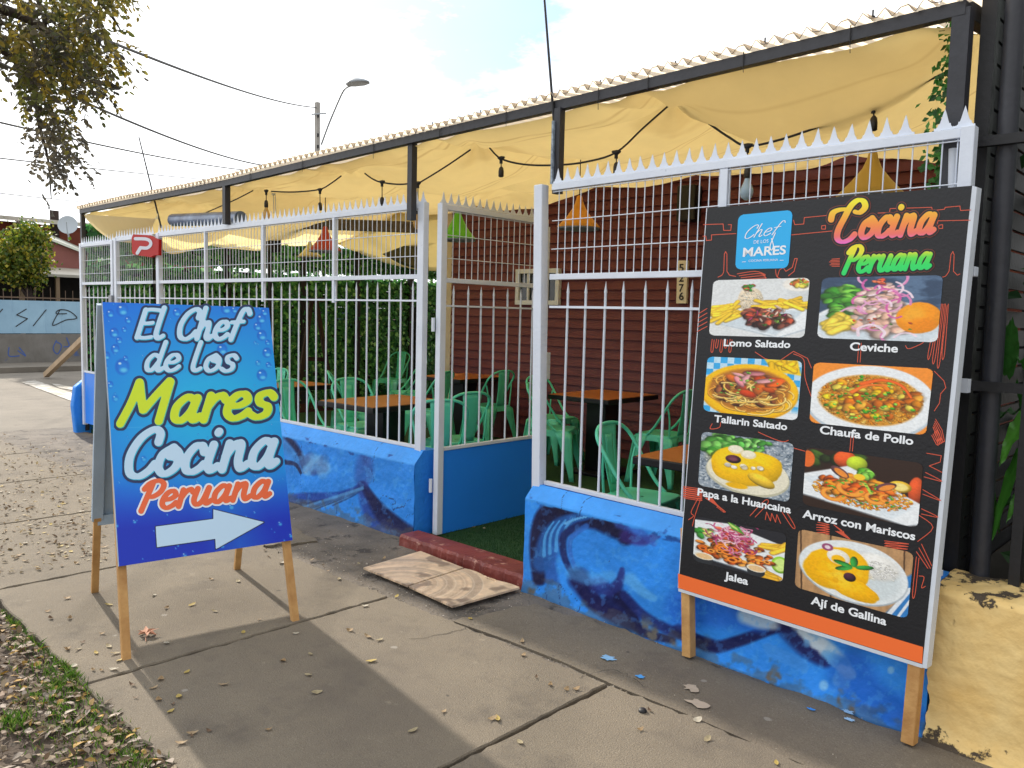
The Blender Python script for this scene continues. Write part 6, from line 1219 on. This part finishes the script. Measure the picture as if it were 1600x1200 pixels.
# gabled front part: wall plane XF, pale roof slope
XF = XH + 1.6; a_, b_, c_ = gx(60, 371, XF), gx(128, 408, XF), gx(64, 424, XF)
q = MB(); yg0, yg1 = gx(20, 420, XF)[1], 12.5; ztop, zlow = gx(62, 368, XF)[2], gx(130, 408, XF)[2]
ygp = gx(62, 370, XF)[1]; q.prism([(XF, ygp - 1.7, 0), (XF, ygp + 2.6, 0), (XF, ygp + 2.6, zlow - .25), (XF, ygp, ztop - .06), (XF, ygp - 1.7, zlow + .0)], (-2.0, 0, 0)); q.build('gable_wall', M['pinkish'], ho)
q = MB(); q.hexa([(XF + .15, ygp - .02, ztop - .04), (XF + .15, ygp + 2.75, zlow - .36), (XF - 2.2, ygp + 2.75, zlow + .10), (XF - 2.2, ygp - .02, ztop + .55)], [(XF + .15, ygp - .02, ztop + .03), (XF + .15, ygp + 2.75, zlow - .29), (XF - 2.2, ygp + 2.75, zlow + .17), (XF - 2.2, ygp - .02, ztop + .62)]); q.build('roof', M['pale_roof'], ho)
q = MB(); zc0, zc1 = gx(70, 432, XF + .8)[2], gx(130, 424, XF + .8)[2]; q.hexa([(XF + 1.6, 4.0, zc0 - .02), (XF + 1.6, 12.0, zc0 - .02), (XF, 12.0, zc0 + .22), (XF, 4.0, zc0 + .22)], [(XF + 1.6, 4.0, zc0 + .05), (XF + 1.6, 12.0, zc0 + .05), (XF, 12.0, zc0 + .29), (XF, 4.0, zc0 + .29)]); q.build('porch_roof', M['zinc'], ho)
q = MB(); q.box(XF - .05, XF + .06, 3.0, 12.5, 0, zc0 + .05); q.build('porch_shade_slab', M['porch_shade'], ho)  # dark slab standing in for the shade under the porch roof
for px in (35, 90, 143):
    c = gx(px, 460, XF + 1.5); q = MB(); q.bar((c[0], c[1], 0), (c[0], c[1], zc0), .09, .09, up=(1, 0, 0)); q.build('porch_post', mat('porch_wood', LS('#8a745a'), .8) if px == 35 else bpy.data.materials['porch_wood'], ho)
q = MB(); c = gx(86, 360, XH - .55); q.box(XH - .62, XH - .55, c[1] - .12, c[1] + .12, 2.6, c[2] + .6); q.build('dark_timber', M['dark_wood'], ho)
sd_ = thing('satellite_dish', 'grey satellite dish on the red brown house across the street', 'dish', gx(106, 365, -24.6)); c = gx(106, 352, -24.6); M['dish'] = mat('dish_grey', LS('#aeb7bf'), .5)
ax = np.array([.75, -.35, .35]); ax /= np.linalg.norm(ax); u = np.cross(ax, [0, 0, 1]); u /= np.linalg.norm(u); w_ = np.cross(u, ax); q = MB(); R0 = .25; vs = []
for i in range(7):
    r = R0 * i / 6 + 1e-4
    for k in range(24): t = 2 * math.pi * k / 24; vs.append(c + u * r * math.cos(t) + w_ * r * 1.1 * math.sin(t) + ax * (r * r * .55))
q.add(vs, [(i * 24 + k, i * 24 + (k + 1) % 24, (i + 1) * 24 + (k + 1) % 24, (i + 1) * 24 + k) for i in range(6) for k in range(24)], True); q.build('reflector', M['dish'], sd_)
q = MB(); q.tube([c - ax * .02, c + [0, 0, -.35] - ax * .15], .022, 8); q.build('mast', M['dish'], sd_); q = MB(); q.tube([c - w_ * .28, c + ax * .30 - w_ * .05], .012, 6); q.build('feed_arm', M['dish'], sd_)
# yellow-green tree behind the tin fence
def tree_crown(name, root, ctr, rad_, n, cols, size, m, gaps=.42, sq=(1, 1, 1), seed=0):
    rs = np.random.default_rng(seed); cl_ = rs.normal(0, 1, (26, 3)); cl_ /= np.linalg.norm(cl_, axis=1)[:, None]; cl_ *= (rs.random((26, 1)) ** .5) * .85
    idx = rs.integers(0, 26, n); p = cl_[idx] + rs.normal(0, .17, (n, 3)); p = p * np.array(sq) * rad_ + np.array(ctr); c = np.array(cols)[rs.integers(0, len(cols), n)] * rs.uniform(.65, 1.3, (n, 1)) * (.8 + .5 * rs.random(26)[idx])[:, None]
    nr = rs.normal(0, 1, (n, 3)) + [0, 0, .5]; nr /= np.linalg.norm(nr, axis=1)[:, None]
    V, C = leaf_cards(n, p, nr, rs.uniform(.7, 1.3, n) * size, c, .3); return mesh_np(name, V.reshape(-1, 3), np.arange(n * 4).reshape(-1, 4), m, root, C.reshape(-1, 3), smooth=False)
M['yleaf'] = mat('yellow_green_leaf', (.2, .2, .02), .5, attr='paint', transl=.45)
c = gx(30, 398, -23.2); tr = thing('citrus_tree', 'yellow green bushy tree rising over the blue tin fence', 'tree', (c[0], c[1], 0))
tree_crown('crown', tr, (c[0], c[1] + .05, c[2] + .0), 1.0, 6500, [(.10, .16, .015), (.20, .24, .02), (.34, .30, .03), (.05, .10, .012)], .10, M['yleaf'], sq=(1, .95, .92), seed=4)
q = MB(); q.tube([(c[0], c[1] + .3, 0), (c[0], c[1] + .25, 1.4), (c[0], c[1], c[2])], [.09, .07, .03], 8); q.build('trunk', M['dark_wood'], tr)
for dx, dy in ((.2, .5), (-.2, -.5), (.1, .2)):
    q = MB(); q.tube([(c[0], c[1] + .25, 1.5), (c[0] + dx, c[1] + dy, c[2] + .2)], [.05, .02], 6); q.build('limb', M['dark_wood'], tr)
c = gx(60, 398, -21.9); M['pc'] = None
pr_ = MB(); pr_.bar(gz(72, 586), gx(140, 520, -16.6), .10, .10); tag(pr_.build('wooden_prop', mat('pale_timber', LS('#c2a98b'), .8, var=.3, vscale=4, bump=.3, bscale=20), base=gz(72, 586)), 'pale wooden pole propped at a slant beyond the fence corner', 'pole')
# ------------------------------------------------------------ pole, street light, overhead cables
M['pole'] = mat('concrete_pole', LS('#a7a49f'), .85, var=.2, vscale=4); M['galv'] = mat('galvanised_steel', LS('#8f959b'), .5, metal=.3)
YPOL = 19.0; pt_, pbm = gy(496, 160, YPOL), gy(496, 240, YPOL); up_ = thing('utility_pole', 'grey concrete utility pole rising behind the awning', 'utility pole', (pt_[0], YPOL, 0))
q = MB(); q.bar((pt_[0], YPOL, 0), (pt_[0], YPOL, pt_[2]), .17, .15, up=(0, -1, 0)); q.build('pole_shaft', M['pole'], up_)
for z in (-.55, -1.3, -1.75):
    q = MB(); q.tube([(pt_[0] + .12, YPOL - .05, pt_[2] + z - .06), (pt_[0] + .12, YPOL - .05, pt_[2] + z + .06)], .045, 8); q.build('insulator', M['black_steel'], up_)
q = MB(); q.bar((pt_[0] - .25, YPOL - .1, pt_[2] - .45), (pt_[0] + .75, YPOL - .1, pt_[2] - .55), .05, .05); q.build('bracket', M['galv'], up_)
s_l = thing('street_light', 'grey street light with curved arm fixed to the utility pole', 'street light', gy(500, 235, YPOL - .2)); YL = YPOL - .25
tp = [gy(502, 226, YL), gy(513, 196, YL), gy(528, 160, YL), gy(538, 140, YL), gy(548, 134, YL)]; q = MB(); q.tube(catmull(tp, 5), .035, 8); q.build('arm', M['galv'], s_l)
h0, h1 = gy(545, 134, YL), gy(574, 127, YL - .15); d = h1 - h0; Lh = np.linalg.norm(d); d /= Lh; sd = np.array([0, 1.0, 0]); sd -= d * (sd @ d); sd /= np.linalg.norm(sd); u = np.cross(sd, d); u = u if u[2] > 0 else -u; q = MB(); rings = []
for t, w1, h1_ in ((0, .09, .08), (.12, .24, .17), (.45, .34, .22), (.8, .27, .12), (1, .09, .03)):
    rings += [h0 + d * Lh * t + sd * w1 * math.cos(a) + u * (h1_ * math.sin(a) if math.sin(a) > 0 else .03 * math.sin(a)) for a in np.linspace(0, 2 * math.pi, 13)[:-1]]
q.add(rings, [(i * 12 + k, i * 12 + (k + 1) % 12, (i + 1) * 12 + (k + 1) % 12, (i + 1) * 12 + k) for i in range(4) for k in range(12)] + [tuple(range(12)), tuple(range(48, 60))], True); q.build('lamp_head', M['galv'], s_l)
def cable(pa, ta, pb, tb, sag, r, label, mid=None):
    a, b = gt(*pa, ta), gt(*pb, tb); t = np.linspace(0, 1, 40)[:, None]; p = a + (b - a) * t; p[:, 2] -= (4 * sag * t * (1 - t))[:, 0]; q = MB(); q.tube(list(p), r, 5); tag(q.build('overhead_cable', M['cable'], base=a), label, 'cable', 'overhead cables')
tpole = np.linalg.norm(pt_ - CAMP)
cable((-160, -75), 9, (494, 168), tpole, .25, .022, 'thick black overhead cable running from the tree to the utility pole top')
cable((-80, 60), 10, (452, 262), 30, .3, .018, 'black overhead cable dipping behind the awning at left of the pole')
cable((-90, 170), 11, (470, 270), 32, .2, .013, 'long thin cable passing through the hanging leaves to the awning edge')
cable((-80, 238), 14, (400, 286), 36, .05, .011, 'lower thin cable just above the far end of the awning')
cable((-80, 232), 15, (420, 276), 38, .05, .006, 'hair thin cable running close above the lower cable')
cable((-60, 295), 18, (200, 322), 34, .02, .010, 'short low cable reaching the awning corner from the left edge')
cable((60, 120), 14, (300, 205), 40, .1, .006, 'faint thin cable high beside the tree foliage')
cable((455, 220), tpole + .5, (486, 192), tpole, .0, .006, 'short stay wire on the left side of the utility pole')
for (a, b, yy, lb) in (((217, 214), (252, 356), 3.62, 'thin black rod rising from the fence behind the red sign'), ((846, -60), (873, 284), 3.40, 'thin black rod rising from the gate post past the roof edge')):
    q = MB(); q.tube([gy(*a, yy), gy(*b, yy)], [.006, .009], 6); tag(q.build('rod', M['black_steel'], base=gy(*b, yy)), lb, 'rod')

# ============================================================ STREET TREE OVERHEAD (leafy branches hang into the picture)
M['locust'] = mat('locust_leaflet', (.05, .05, .01), .55, attr='paint', transl=.5, spec=.3)
M['bark'] = mat('bark', LS('#4a3f36'), .95, col2=LS('#2e2722'), vscale=9, bump=1.0, bscale=25)
ot = thing('street_tree', 'street tree with drooping branches of small olive leaves, upper left', 'tree', (-6.1, .55, 0))
TK = np.array([-6.1, .55, 0]); q = MB(); q.tube(catmull([TK, TK + [.02, .05, 1.2], TK + [.1, .02, 2.4], TK + [.3, .2, 3.4]], 5), list(np.linspace(.16, .09, 16)), 12); q.build('trunk', M['bark'], ot)
mask = [(-40, -60), (60, -60), (200, -60), (196, 0), (192, 30), (200, 60), (185, 95), (160, 120), (152, 145), (140, 165), (128, 195), (120, 215), (125, 250), (128, 285), (112, 315), (82, 328), (62, 318), (52, 270), (60, 240), (55, 200), (45, 165), (25, 130), (0, 118), (-40, 125)]
def inside(x, y):
    return poly_sdf(np.array([[x]]), np.array([[y]]), mask)[0, 0] < 0
tw = MB(); LV = []; LC = []; rs = np.random.default_rng(21); heads = []
leafv = []; leafc = []
def compound(p, d, L, npair, base):
    """drooping feather-like leaf: rachis with paired leaflets"""
    d = d / np.linalg.norm(d); up = np.array([0, 0, 1.0]); sd = np.cross(d, up); sd /= np.linalg.norm(sd) + 1e-9; pts = []
    for i in range(npair + 1):
        t = i / npair; c = p + d * L * t + np.array([0, 0, -.35 * L * t * t]); pts.append(c)
        if i == 0: continue
        for s_ in (-1, 1):
            l = rs.uniform(.026, .044); ld_ = sd * s_ * .8 + d * .55 + rs.normal(0, .25, 3) + [0, 0, -.35]; ld_ /= np.linalg.norm(ld_); nn = np.cross(ld_, d + rs.normal(0, .5, 3)); nn /= np.linalg.norm(nn) + 1e-9; sw = np.cross(nn, ld_) * l * .27; col = base * rs.uniform(.6, 1.35)
            leafv.append([c, c + ld_ * l * .35 + sw, c + ld_ * l * .75 + sw * .8, c + ld_ * l, c + ld_ * l * .75 - sw * .8, c + ld_ * l * .35 - sw]); leafc.append([col] * 6)
    return pts
pal = [np.array(c) for c in ((.11, .12, .03), (.075, .085, .03), (.16, .145, .03), (.28, .21, .03), (.11, .095, .06), (.075, .068, .05))]
cnt = 0
while cnt < 620:
    x, y = rs.uniform(-45, 205), rs.uniform(-60, 332)
    if not inside(x, y): continue
    dens = 1.0 if y < 120 else (.62 if y < 200 else .42)
    if fbm(np.array([[x]]), np.array([[y]]), 4, 3, .022)[0, 0] < (.40 if y < 130 else .46) or rs.random() > dens: continue
    p = gt(x, y, rs.uniform(4.7, 6.3)); a = rs.uniform(0, 6.28); d = np.array([math.cos(a) * .7 + .35, math.sin(a) * .5, -.55 + rs.normal(0, .25)])
    yel = max(0, min(1, (x - 60) / 140)) * max(0, min(1, (110 - y) / 90)); b = pal[rs.integers(0, 6)] if rs.random() > yel else pal[rs.integers(2, 4)]
    if y > 180: b = pal[4 + rs.integers(0, 2)] * 1.3
    pts = compound(p, d, rs.uniform(.10, .19), rs.integers(4, 8), b); tw.tube(pts[::2] + [pts[-1]], .0013, 3, caps=False); cnt += 1; heads.append(p)
for k in range(420):      # the rest of the crown, above and to the left
    p = TK + np.array([rs.normal(.0, .9), rs.normal(.1, .6), 3.7 + rs.normal(0, .45)])
    q2 = proj(p)
    if -30 < q2[0] < 1640 and -30 < q2[1] < 1230: continue
    a = rs.uniform(0, 6.28); compound(p, np.array([math.cos(a) * .7, math.sin(a) * .7, -.5]), rs.uniform(.10, .19), rs.integers(4, 8), pal[rs.integers(0, 6)])
LV = np.array(leafv).reshape(-1, 3); mesh_np('crown', LV, np.arange(len(LV)).reshape(-1, 6), M['locust'], ot, np.array(leafc).reshape(-1, 3), smooth=False)
o = tw.build('leaf_stalks', M['bark'], ot)
for k, (pts, r0) in enumerate((([(-120, 20), (-20, 10), (60, 40), (110, 100), (118, 150)], .022), ([(-120, 60), (-30, 60), (40, 110), (56, 150), (60, 190), (75, 250), (80, 310)], .014), ([(-120, -40), (0, -50), (120, -30), (170, 20), (190, 50)], .018), ([(60, 40), (110, 30), (150, 60), (170, 90)], .009), ([(-20, 10), (20, 50), (70, 90), (100, 140), (112, 200)], .010))):
    t0 = 5.2 + .22 * k; pp_ = [gt(x, y, t0 + .1 * i) for i, (x, y) in enumerate(pts)]; pp_ = catmull(([TK + [.3, .2, 3.2]] if k in (0, 1, 2) else []) + pp_, 5); q = MB(); q.tube(pp_, list(np.linspace(r0 * (2.2 if k < 3 else 1), .003, len(pp_))), 7); q.build('branch', M['bark'], ot)

# ============================================================ LEAF LITTER, WEEDS, SMALL DEBRIS
M['dry_leaf'] = mat('dry_leaf', (.3, .2, .1), .75, attr='paint', transl=.15)
def dry_leaf_mesh(name, L, w, col, curl, seed):
    rs = np.random.default_rng(seed); n = 7; V = []; C = []
    for i in range(n + 1):
        t = i / n; ww = w * math.sin(math.pi * (t * .94 + .03)) ** .8; z = curl * (t - .5) ** 2 * L * 1.1 + .002
        for s_ in (-1, 0, 1): V.append((L * (t - .5), s_ * ww, z + abs(s_) * ww * rs.uniform(.0, .3))); C.append(np.array(col) * (.8 if s_ == 0 else 1) * rs.uniform(.85, 1.15))
    o = mesh_np(name, V, grid_faces(3, n + 1), M['dry_leaf'], None, np.array(C)); return o
kinds = [(.036, .009, (.36, .30, .18), .4), (.030, .010, (.30, .20, .10), .9), (.040, .010, (.44, .33, .09), .3), (.028, .008, (.16, .10, .06), 1.1), (.034, .011, (.46, .42, .34), .5), (.042, .009, (.36, .26, .15), .7)]
protos = [dry_leaf_mesh('fallen_leaf', *k, i) for i, k in enumerate(kinds)]
spots = []
for (px, py) in ((620, 928), (570, 947), (715, 927), (735, 963), (816, 999), (818, 1024), (838, 1058), (860, 1070), (693, 1112), (777, 1123), (769, 1123), (645, 1142), (813, 1160), (575, 995), (580, 1033), (547, 985), (593, 1000), (440, 880), (487, 872), (505, 880), (512, 892), (530, 905), (222, 990), (372, 908), (330, 905), (420, 870), (335, 955), (380, 988), (405, 968), (495, 1082), (442, 1033), (482, 1055), (485, 1022), (462, 990), (1015, 1110), (1105, 1155), (1213, 1192), (1090, 1125), (1000, 1140), (885, 1077), (900, 1077), (740, 830), (756, 832), (760, 905), (724, 928), (765, 925), (680, 880), (600, 870), (260, 950), (300, 945), (240, 930), (170, 945), (260, 1005), (160, 990), (185, 900), (120, 880), (60, 890), (90, 850), (130, 860), (40, 850), (20, 870), (105, 935), (75, 955), (150, 1020), (170, 1010), (178, 1046), (240, 1075), (212, 1090), (292, 1050), (350, 1070), (420, 1140), (300, 1150)): spots.append(gz(px, py, .003))
while len(spots) < 300:
    if rs.random() < .86:      # drift of leaves on the far pavement at left
        px, py = rs.uniform(0, 165), 680 + 200 * rs.random() ** 1.2; p = gz(px, py, .003)
    elif rs.random() < .5: p = np.array([rs.uniform(-6.5, -2.2), rs.uniform(1.2, 3.2), .003])
    else: p = np.array([rs.uniform(-4.2, -2.6), rs.uniform(1.16, 1.35), .003])
    spots.append(p)
for i, p in enumerate(spots):
    k = 2 if (p[0] > -4.1 and i % 9 == 0) else int(rs.choice(6, p=[.25, .25, .08, .14, .12, .16])); base = protos[k]
    if not base.get('label'): o = base
    else: o = base.copy(); COL.objects.link(o)
    zz = -.010 if p[1] > 2.67 else .002
    if p[1] > 3.5: zz = .03
    o.location = (float(p[0]), float(p[1]), zz); o.rotation_euler = (rs.normal(0, .12), rs.normal(0, .10), rs.uniform(0, 6.28)); s_ = rs.uniform(.7, 1.25); o.scale = (s_, s_ * rs.uniform(.8, 1.2), s_); tag(o, 'small dry narrow leaf fallen on the pavement or verge edge', 'leaf', 'dry leaves fallen on the pavement')
for o in protos:
    if not o.get('label'): bpy.data.objects.remove(o)
# maple leaf beside the front sign leg
q = MB(); c = gz(228, 991, .01); pts = []
for k in range(5):
    a = math.pi * (.1 + .2 * k * 1.0) ; 
lobes = [(0, .055), (.42, .028), (.72, .060), (1.05, .030), (1.45, .062), (1.75, .028), (2.15, .062), (2.5, .030), (2.85, .058), (3.2, .026), (4.0, .034), (4.7, .012), (5.4, .034), (6.0, .026)]
vs = [(c[0], c[1], c[2] + .004)] + [(c[0] + r * math.cos(a + .6), c[1] + r * math.sin(a + .6), c[2] + .002 + .016 * abs(math.sin(a * 2.3))) for a, r in lobes]; q.add(vs, [(0, k, k % 14 + 1) for k in range(1, 15)])
q.tube([c, (c[0] + .07, c[1] - .03, .006)], .0016, 5); tag(q.build('maple_leaf', mat('pinkish_dry_leaf', LS('#c99a80'), .8, col2=LS('#a3735c'), vscale=40), base=c), 'large pinkish dry maple leaf lying by the front leg of the blue sign', 'leaf')
# leaf litter over the soil
def litter(n, fx, fy, cols, zf, size, name, label, cat):
    x, y = fx(n), fy(n); z = zf(x, y) + RNG.uniform(.002, .016, n); c = np.array(cols)[RNG.integers(0, len(cols), n)] * RNG.uniform(.6, 1.3, (n, 1)); nr = RNG.normal(0, .35, (n, 3)) + [0, 0, 1.0]; nr /= np.linalg.norm(nr, axis=1)[:, None]
    t1 = np.cross(nr, RNG.normal(0, 1, (n, 3))); t1 /= np.linalg.norm(t1, axis=1)[:, None]; t2 = np.cross(nr, t1); l = (RNG.uniform(.6, 1.3, n) * size)[:, None]; w = l * RNG.uniform(.20, .34, (n, 1)); p = np.stack([x, y, z], -1); k = nr * l * .12
    V = np.stack([p, p + t1 * l * .25 + t2 * w * .85 + k, p + t1 * l * .6 + t2 * w * .9 + k, p + t1 * l, p + t1 * l * .6 - t2 * w * .9 + k, p + t1 * l * .25 - t2 * w * .85 + k], 1); C = np.repeat(c[:, None, :], 6, 1)
    o = mesh_np(name, V.reshape(-1, 3), np.arange(n * 6).reshape(-1, 6), M['dry_leaf'], None, C.reshape(-1, 3), smooth=False); return tag(o, label, cat, kind='stuff')
litter(3600, lambda n: RNG.uniform(-6.5, -1.2, n), lambda n: 1.14 - np.abs(RNG.normal(0, .30, n)), [(.20, .14, .08), (.14, .09, .05), (.28, .22, .15), (.36, .22, .05), (.08, .055, .035), (.22, .155, .11), (.36, .30, .25)], lambda x, y: np.full_like(x, -.012), .038, 'leaf_litter', 'brown and yellow leaf litter covering the bare soil of the verge', 'leaf litter')
litter(900, lambda n: -5.0 - np.abs(RNG.normal(0, 2.6, n)), lambda n: RNG.uniform(1.1, 2.9, n), [(.14, .09, .05), (.22, .15, .08), (.34, .26, .14)], lambda x, y: np.full_like(x, .0), .034, 'leaf_litter', 'thin scatter of brown leaves over the far pavement', 'leaf litter')
# weeds and grass at the verge edge
M['grass'] = mat('grass_blade', (.08, .2, .02), .6, attr='paint', transl=.35)
def grass(n, cx, cy, sx, sy, hmin, hmax, bright=0.8):
    n = int(n * .65)
    x = RNG.normal(cx, sx, n); y = np.minimum(RNG.normal(cy, sy, n), 1.15 + .0 * x); h = RNG.uniform(hmin, hmax, n); a = RNG.uniform(0, 6.28, n); w = .0022; ln = RNG.normal(0, .5, (n, 2)) * h[:, None]; z0 = np.full(n, -.015)
    b0 = np.stack([x + np.cos(a) * w, y + np.sin(a) * w, z0], -1); b1 = np.stack([x - np.cos(a) * w, y - np.sin(a) * w, z0], -1); m0 = np.stack([x + ln[:, 0] * .4 + np.cos(a) * w * .8, y + ln[:, 1] * .4 + np.sin(a) * w * .8, z0 + h * .6], -1); m1 = np.stack([x + ln[:, 0] * .4 - np.cos(a) * w * .8, y + ln[:, 1] * .4 - np.sin(a) * w * .8, z0 + h * .6], -1); tp = np.stack([x + ln[:, 0], y + ln[:, 1], z0 + h], -1)
    V = np.stack([b0, b1, m1, tp, m0], 1); c = np.array([[.09, .22, .02], [.14, .30, .03], [.06, .14, .015], [.22, .30, .06]])[RNG.integers(0, 4, n)] * RNG.uniform(.7, 1.2, (n, 1)) * bright; return V.reshape(-1, 3), np.repeat(c, 5, 0)
VV = []; CC = []
for (px, py, n, sx, sy, h0, h1) in ((95, 1075, 300, .2, .09, .01, .04), (100, 1060, 380, .12, .05, .015, .045), (125, 1040, 260, .07, .04, .015, .045), (75, 1085, 260, .08, .05, .015, .04), (110, 1120, 180, .06, .05, .012, .035), (20, 1128, 260, .03, .03, .02, .06), (40, 1000, 260, .14, .04, .01, .04), (150, 1130, 200, .10, .05, .01, .04), (190, 1170, 200, .10, .05, .01, .04), (60, 960, 220, .10, .04, .01, .035), (130, 1180, 350, .2, .08, .01, .04), (215, 1195, 250, .06, .03, .01, .04)):
    c = gz(px, py); V, C = grass(n, c[0], c[1], sx, sy, h0, h1); VV.append(V); CC.append(C)
VV = np.concatenate(VV); CC = np.concatenate(CC); tag(mesh_np('grass', VV, np.arange(len(VV)).reshape(-1, 5), M['grass'], None, CC, smooth=False), 'patchy short green weeds and grass along the pavement edge', 'grass', kind='stuff')
# grit and pebbles on the strip by the wall, paint splashes
M['grit'] = mat('grit', (.3, .25, .2), .9, attr='paint')
n = 3000; x = RNG.uniform(-6.5, -.3, n); y = 2.62 + np.abs(RNG.normal(0, .28, n)); r = RNG.uniform(.0015, .006, n) * (RNG.random(n) ** 2 + .4); off = np.array([[1, 0, 0], [0, 1, 0], [-1, 0, 0], [0, -1, 0], [0, 0, 1]])
V = np.stack([x, y, np.full(n, -.014)], -1)[:, None, :] + off[None] * r[:, None, None] * RNG.uniform(.7, 1.3, (n, 5, 1)); idx = np.arange(n)[:, None] * 5; F = np.concatenate([idx + np.array([[0, 1, 4]]), idx + np.array([[1, 2, 4]]), idx + np.array([[2, 3, 4]]), idx + np.array([[3, 0, 4]])]); C = np.repeat(np.array([[.30, .25, .19], [.16, .13, .10], [.45, .4, .34]])[RNG.integers(0, 3, n)], 5, 0)
tag(mesh_np('grit', V.reshape(-1, 3), F, M['grit'], None, C, smooth=False), 'loose grit and pebbles along the foot of the blue walls', 'grit', kind='stuff')
def splat(px, py, r, col, label, seed, st=0.5):
    rs2 = np.random.default_rng(seed); c = gz(px, py, -.004); m = 16; q = MB(); rr = r * rs2.uniform(.5, 1.2, m); q.add([(c[0] + rr[k] * 1.4 * math.cos(2 * math.pi * k / m), c[1] + rr[k] * math.sin(2 * math.pi * k / m), -.003) for k in range(m)] + [(c[0], c[1], -.0025)], [(k, (k + 1) % m, m) for k in range(m)]); nm = 'paint_' + col[1:]
    mm_ = bpy.data.materials.get(nm) or mat(nm, LS(col), .6, var=.2, vscale=30); tag(q.build('paint_splash', mm_, base=c), label, 'paint splash')
splat(950, 1028, .028, '#8fc0ea', 'pale blue paint splash on the concrete, left of the menu board leg', 1); splat(1000, 1057, .018, '#4f9fe6', 'small bright blue paint splash below the menu board', 2); splat(1325, 1112, .018, '#9fc9ee', 'pale blue paint drips near the foot of the wave wall, upper', 3); splat(1327, 1124, .014, '#a9d0f0', 'pale blue paint drips near the foot of the wave wall, lower', 4); splat(1090, 1098, .035, '#b9aa99', 'beige cement stain on the concrete before the menu board', 5); splat(1080, 1075, .03, '#b3a594', 'beige cement stain closest to the left board leg', 6); splat(1267, 1108, .012, '#3f8fe0', 'tiny blue paint drip between the two board legs', 7)
q = MB(); c = gz(1004, 1112, .0); q.lathe([(.001, .012), (.012, .012), (.017, .004), (.015, -.006), (.001, -.006)], tuple(c), 9); tag(q.build('bottle_cap', M['black_steel'], base=c), 'small black cap lying at the pavement edge', 'litter')

M['crack'] = mat('dark_crack', (.035, .03, .026), 1.0); q = MB()  # cracks drawn as thin dark strips on the slabs
for pts_, sd_2 in (([(700, 868), (735, 905), (760, 920)], 1), ([(905, 1060), (960, 1048), (1010, 1075)], 2), ([(640, 1000), (720, 985), (735, 975)], 3), ([(20, 770), (90, 748), (150, 745)], 4)):
    pts_ = [gz(*c)[:2] for c in catmull(pts_, 10)]; rs2 = np.random.default_rng(sd_2); L_ = []; R_ = []
    for k, c in enumerate(pts_):
        d_ = pts_[min(k + 1, len(pts_) - 1)] - pts_[max(k - 1, 0)]; d_ = d_ / np.linalg.norm(d_); n_ = np.array([-d_[1], d_[0]]); j = n_ * rs2.normal(0, .006); w_ = rs2.uniform(.0008, .0022); L_.append((*(c + j + n_ * w_), .0022)); R_.append((*(c + j - n_ * w_), .0022))
    m_ = len(L_); q.add(L_ + R_, [(k, k + 1, m_ + k + 1, m_ + k) for k in range(m_ - 1)])
tag(q.build('pavement_crack', M['crack']), kind='structure')
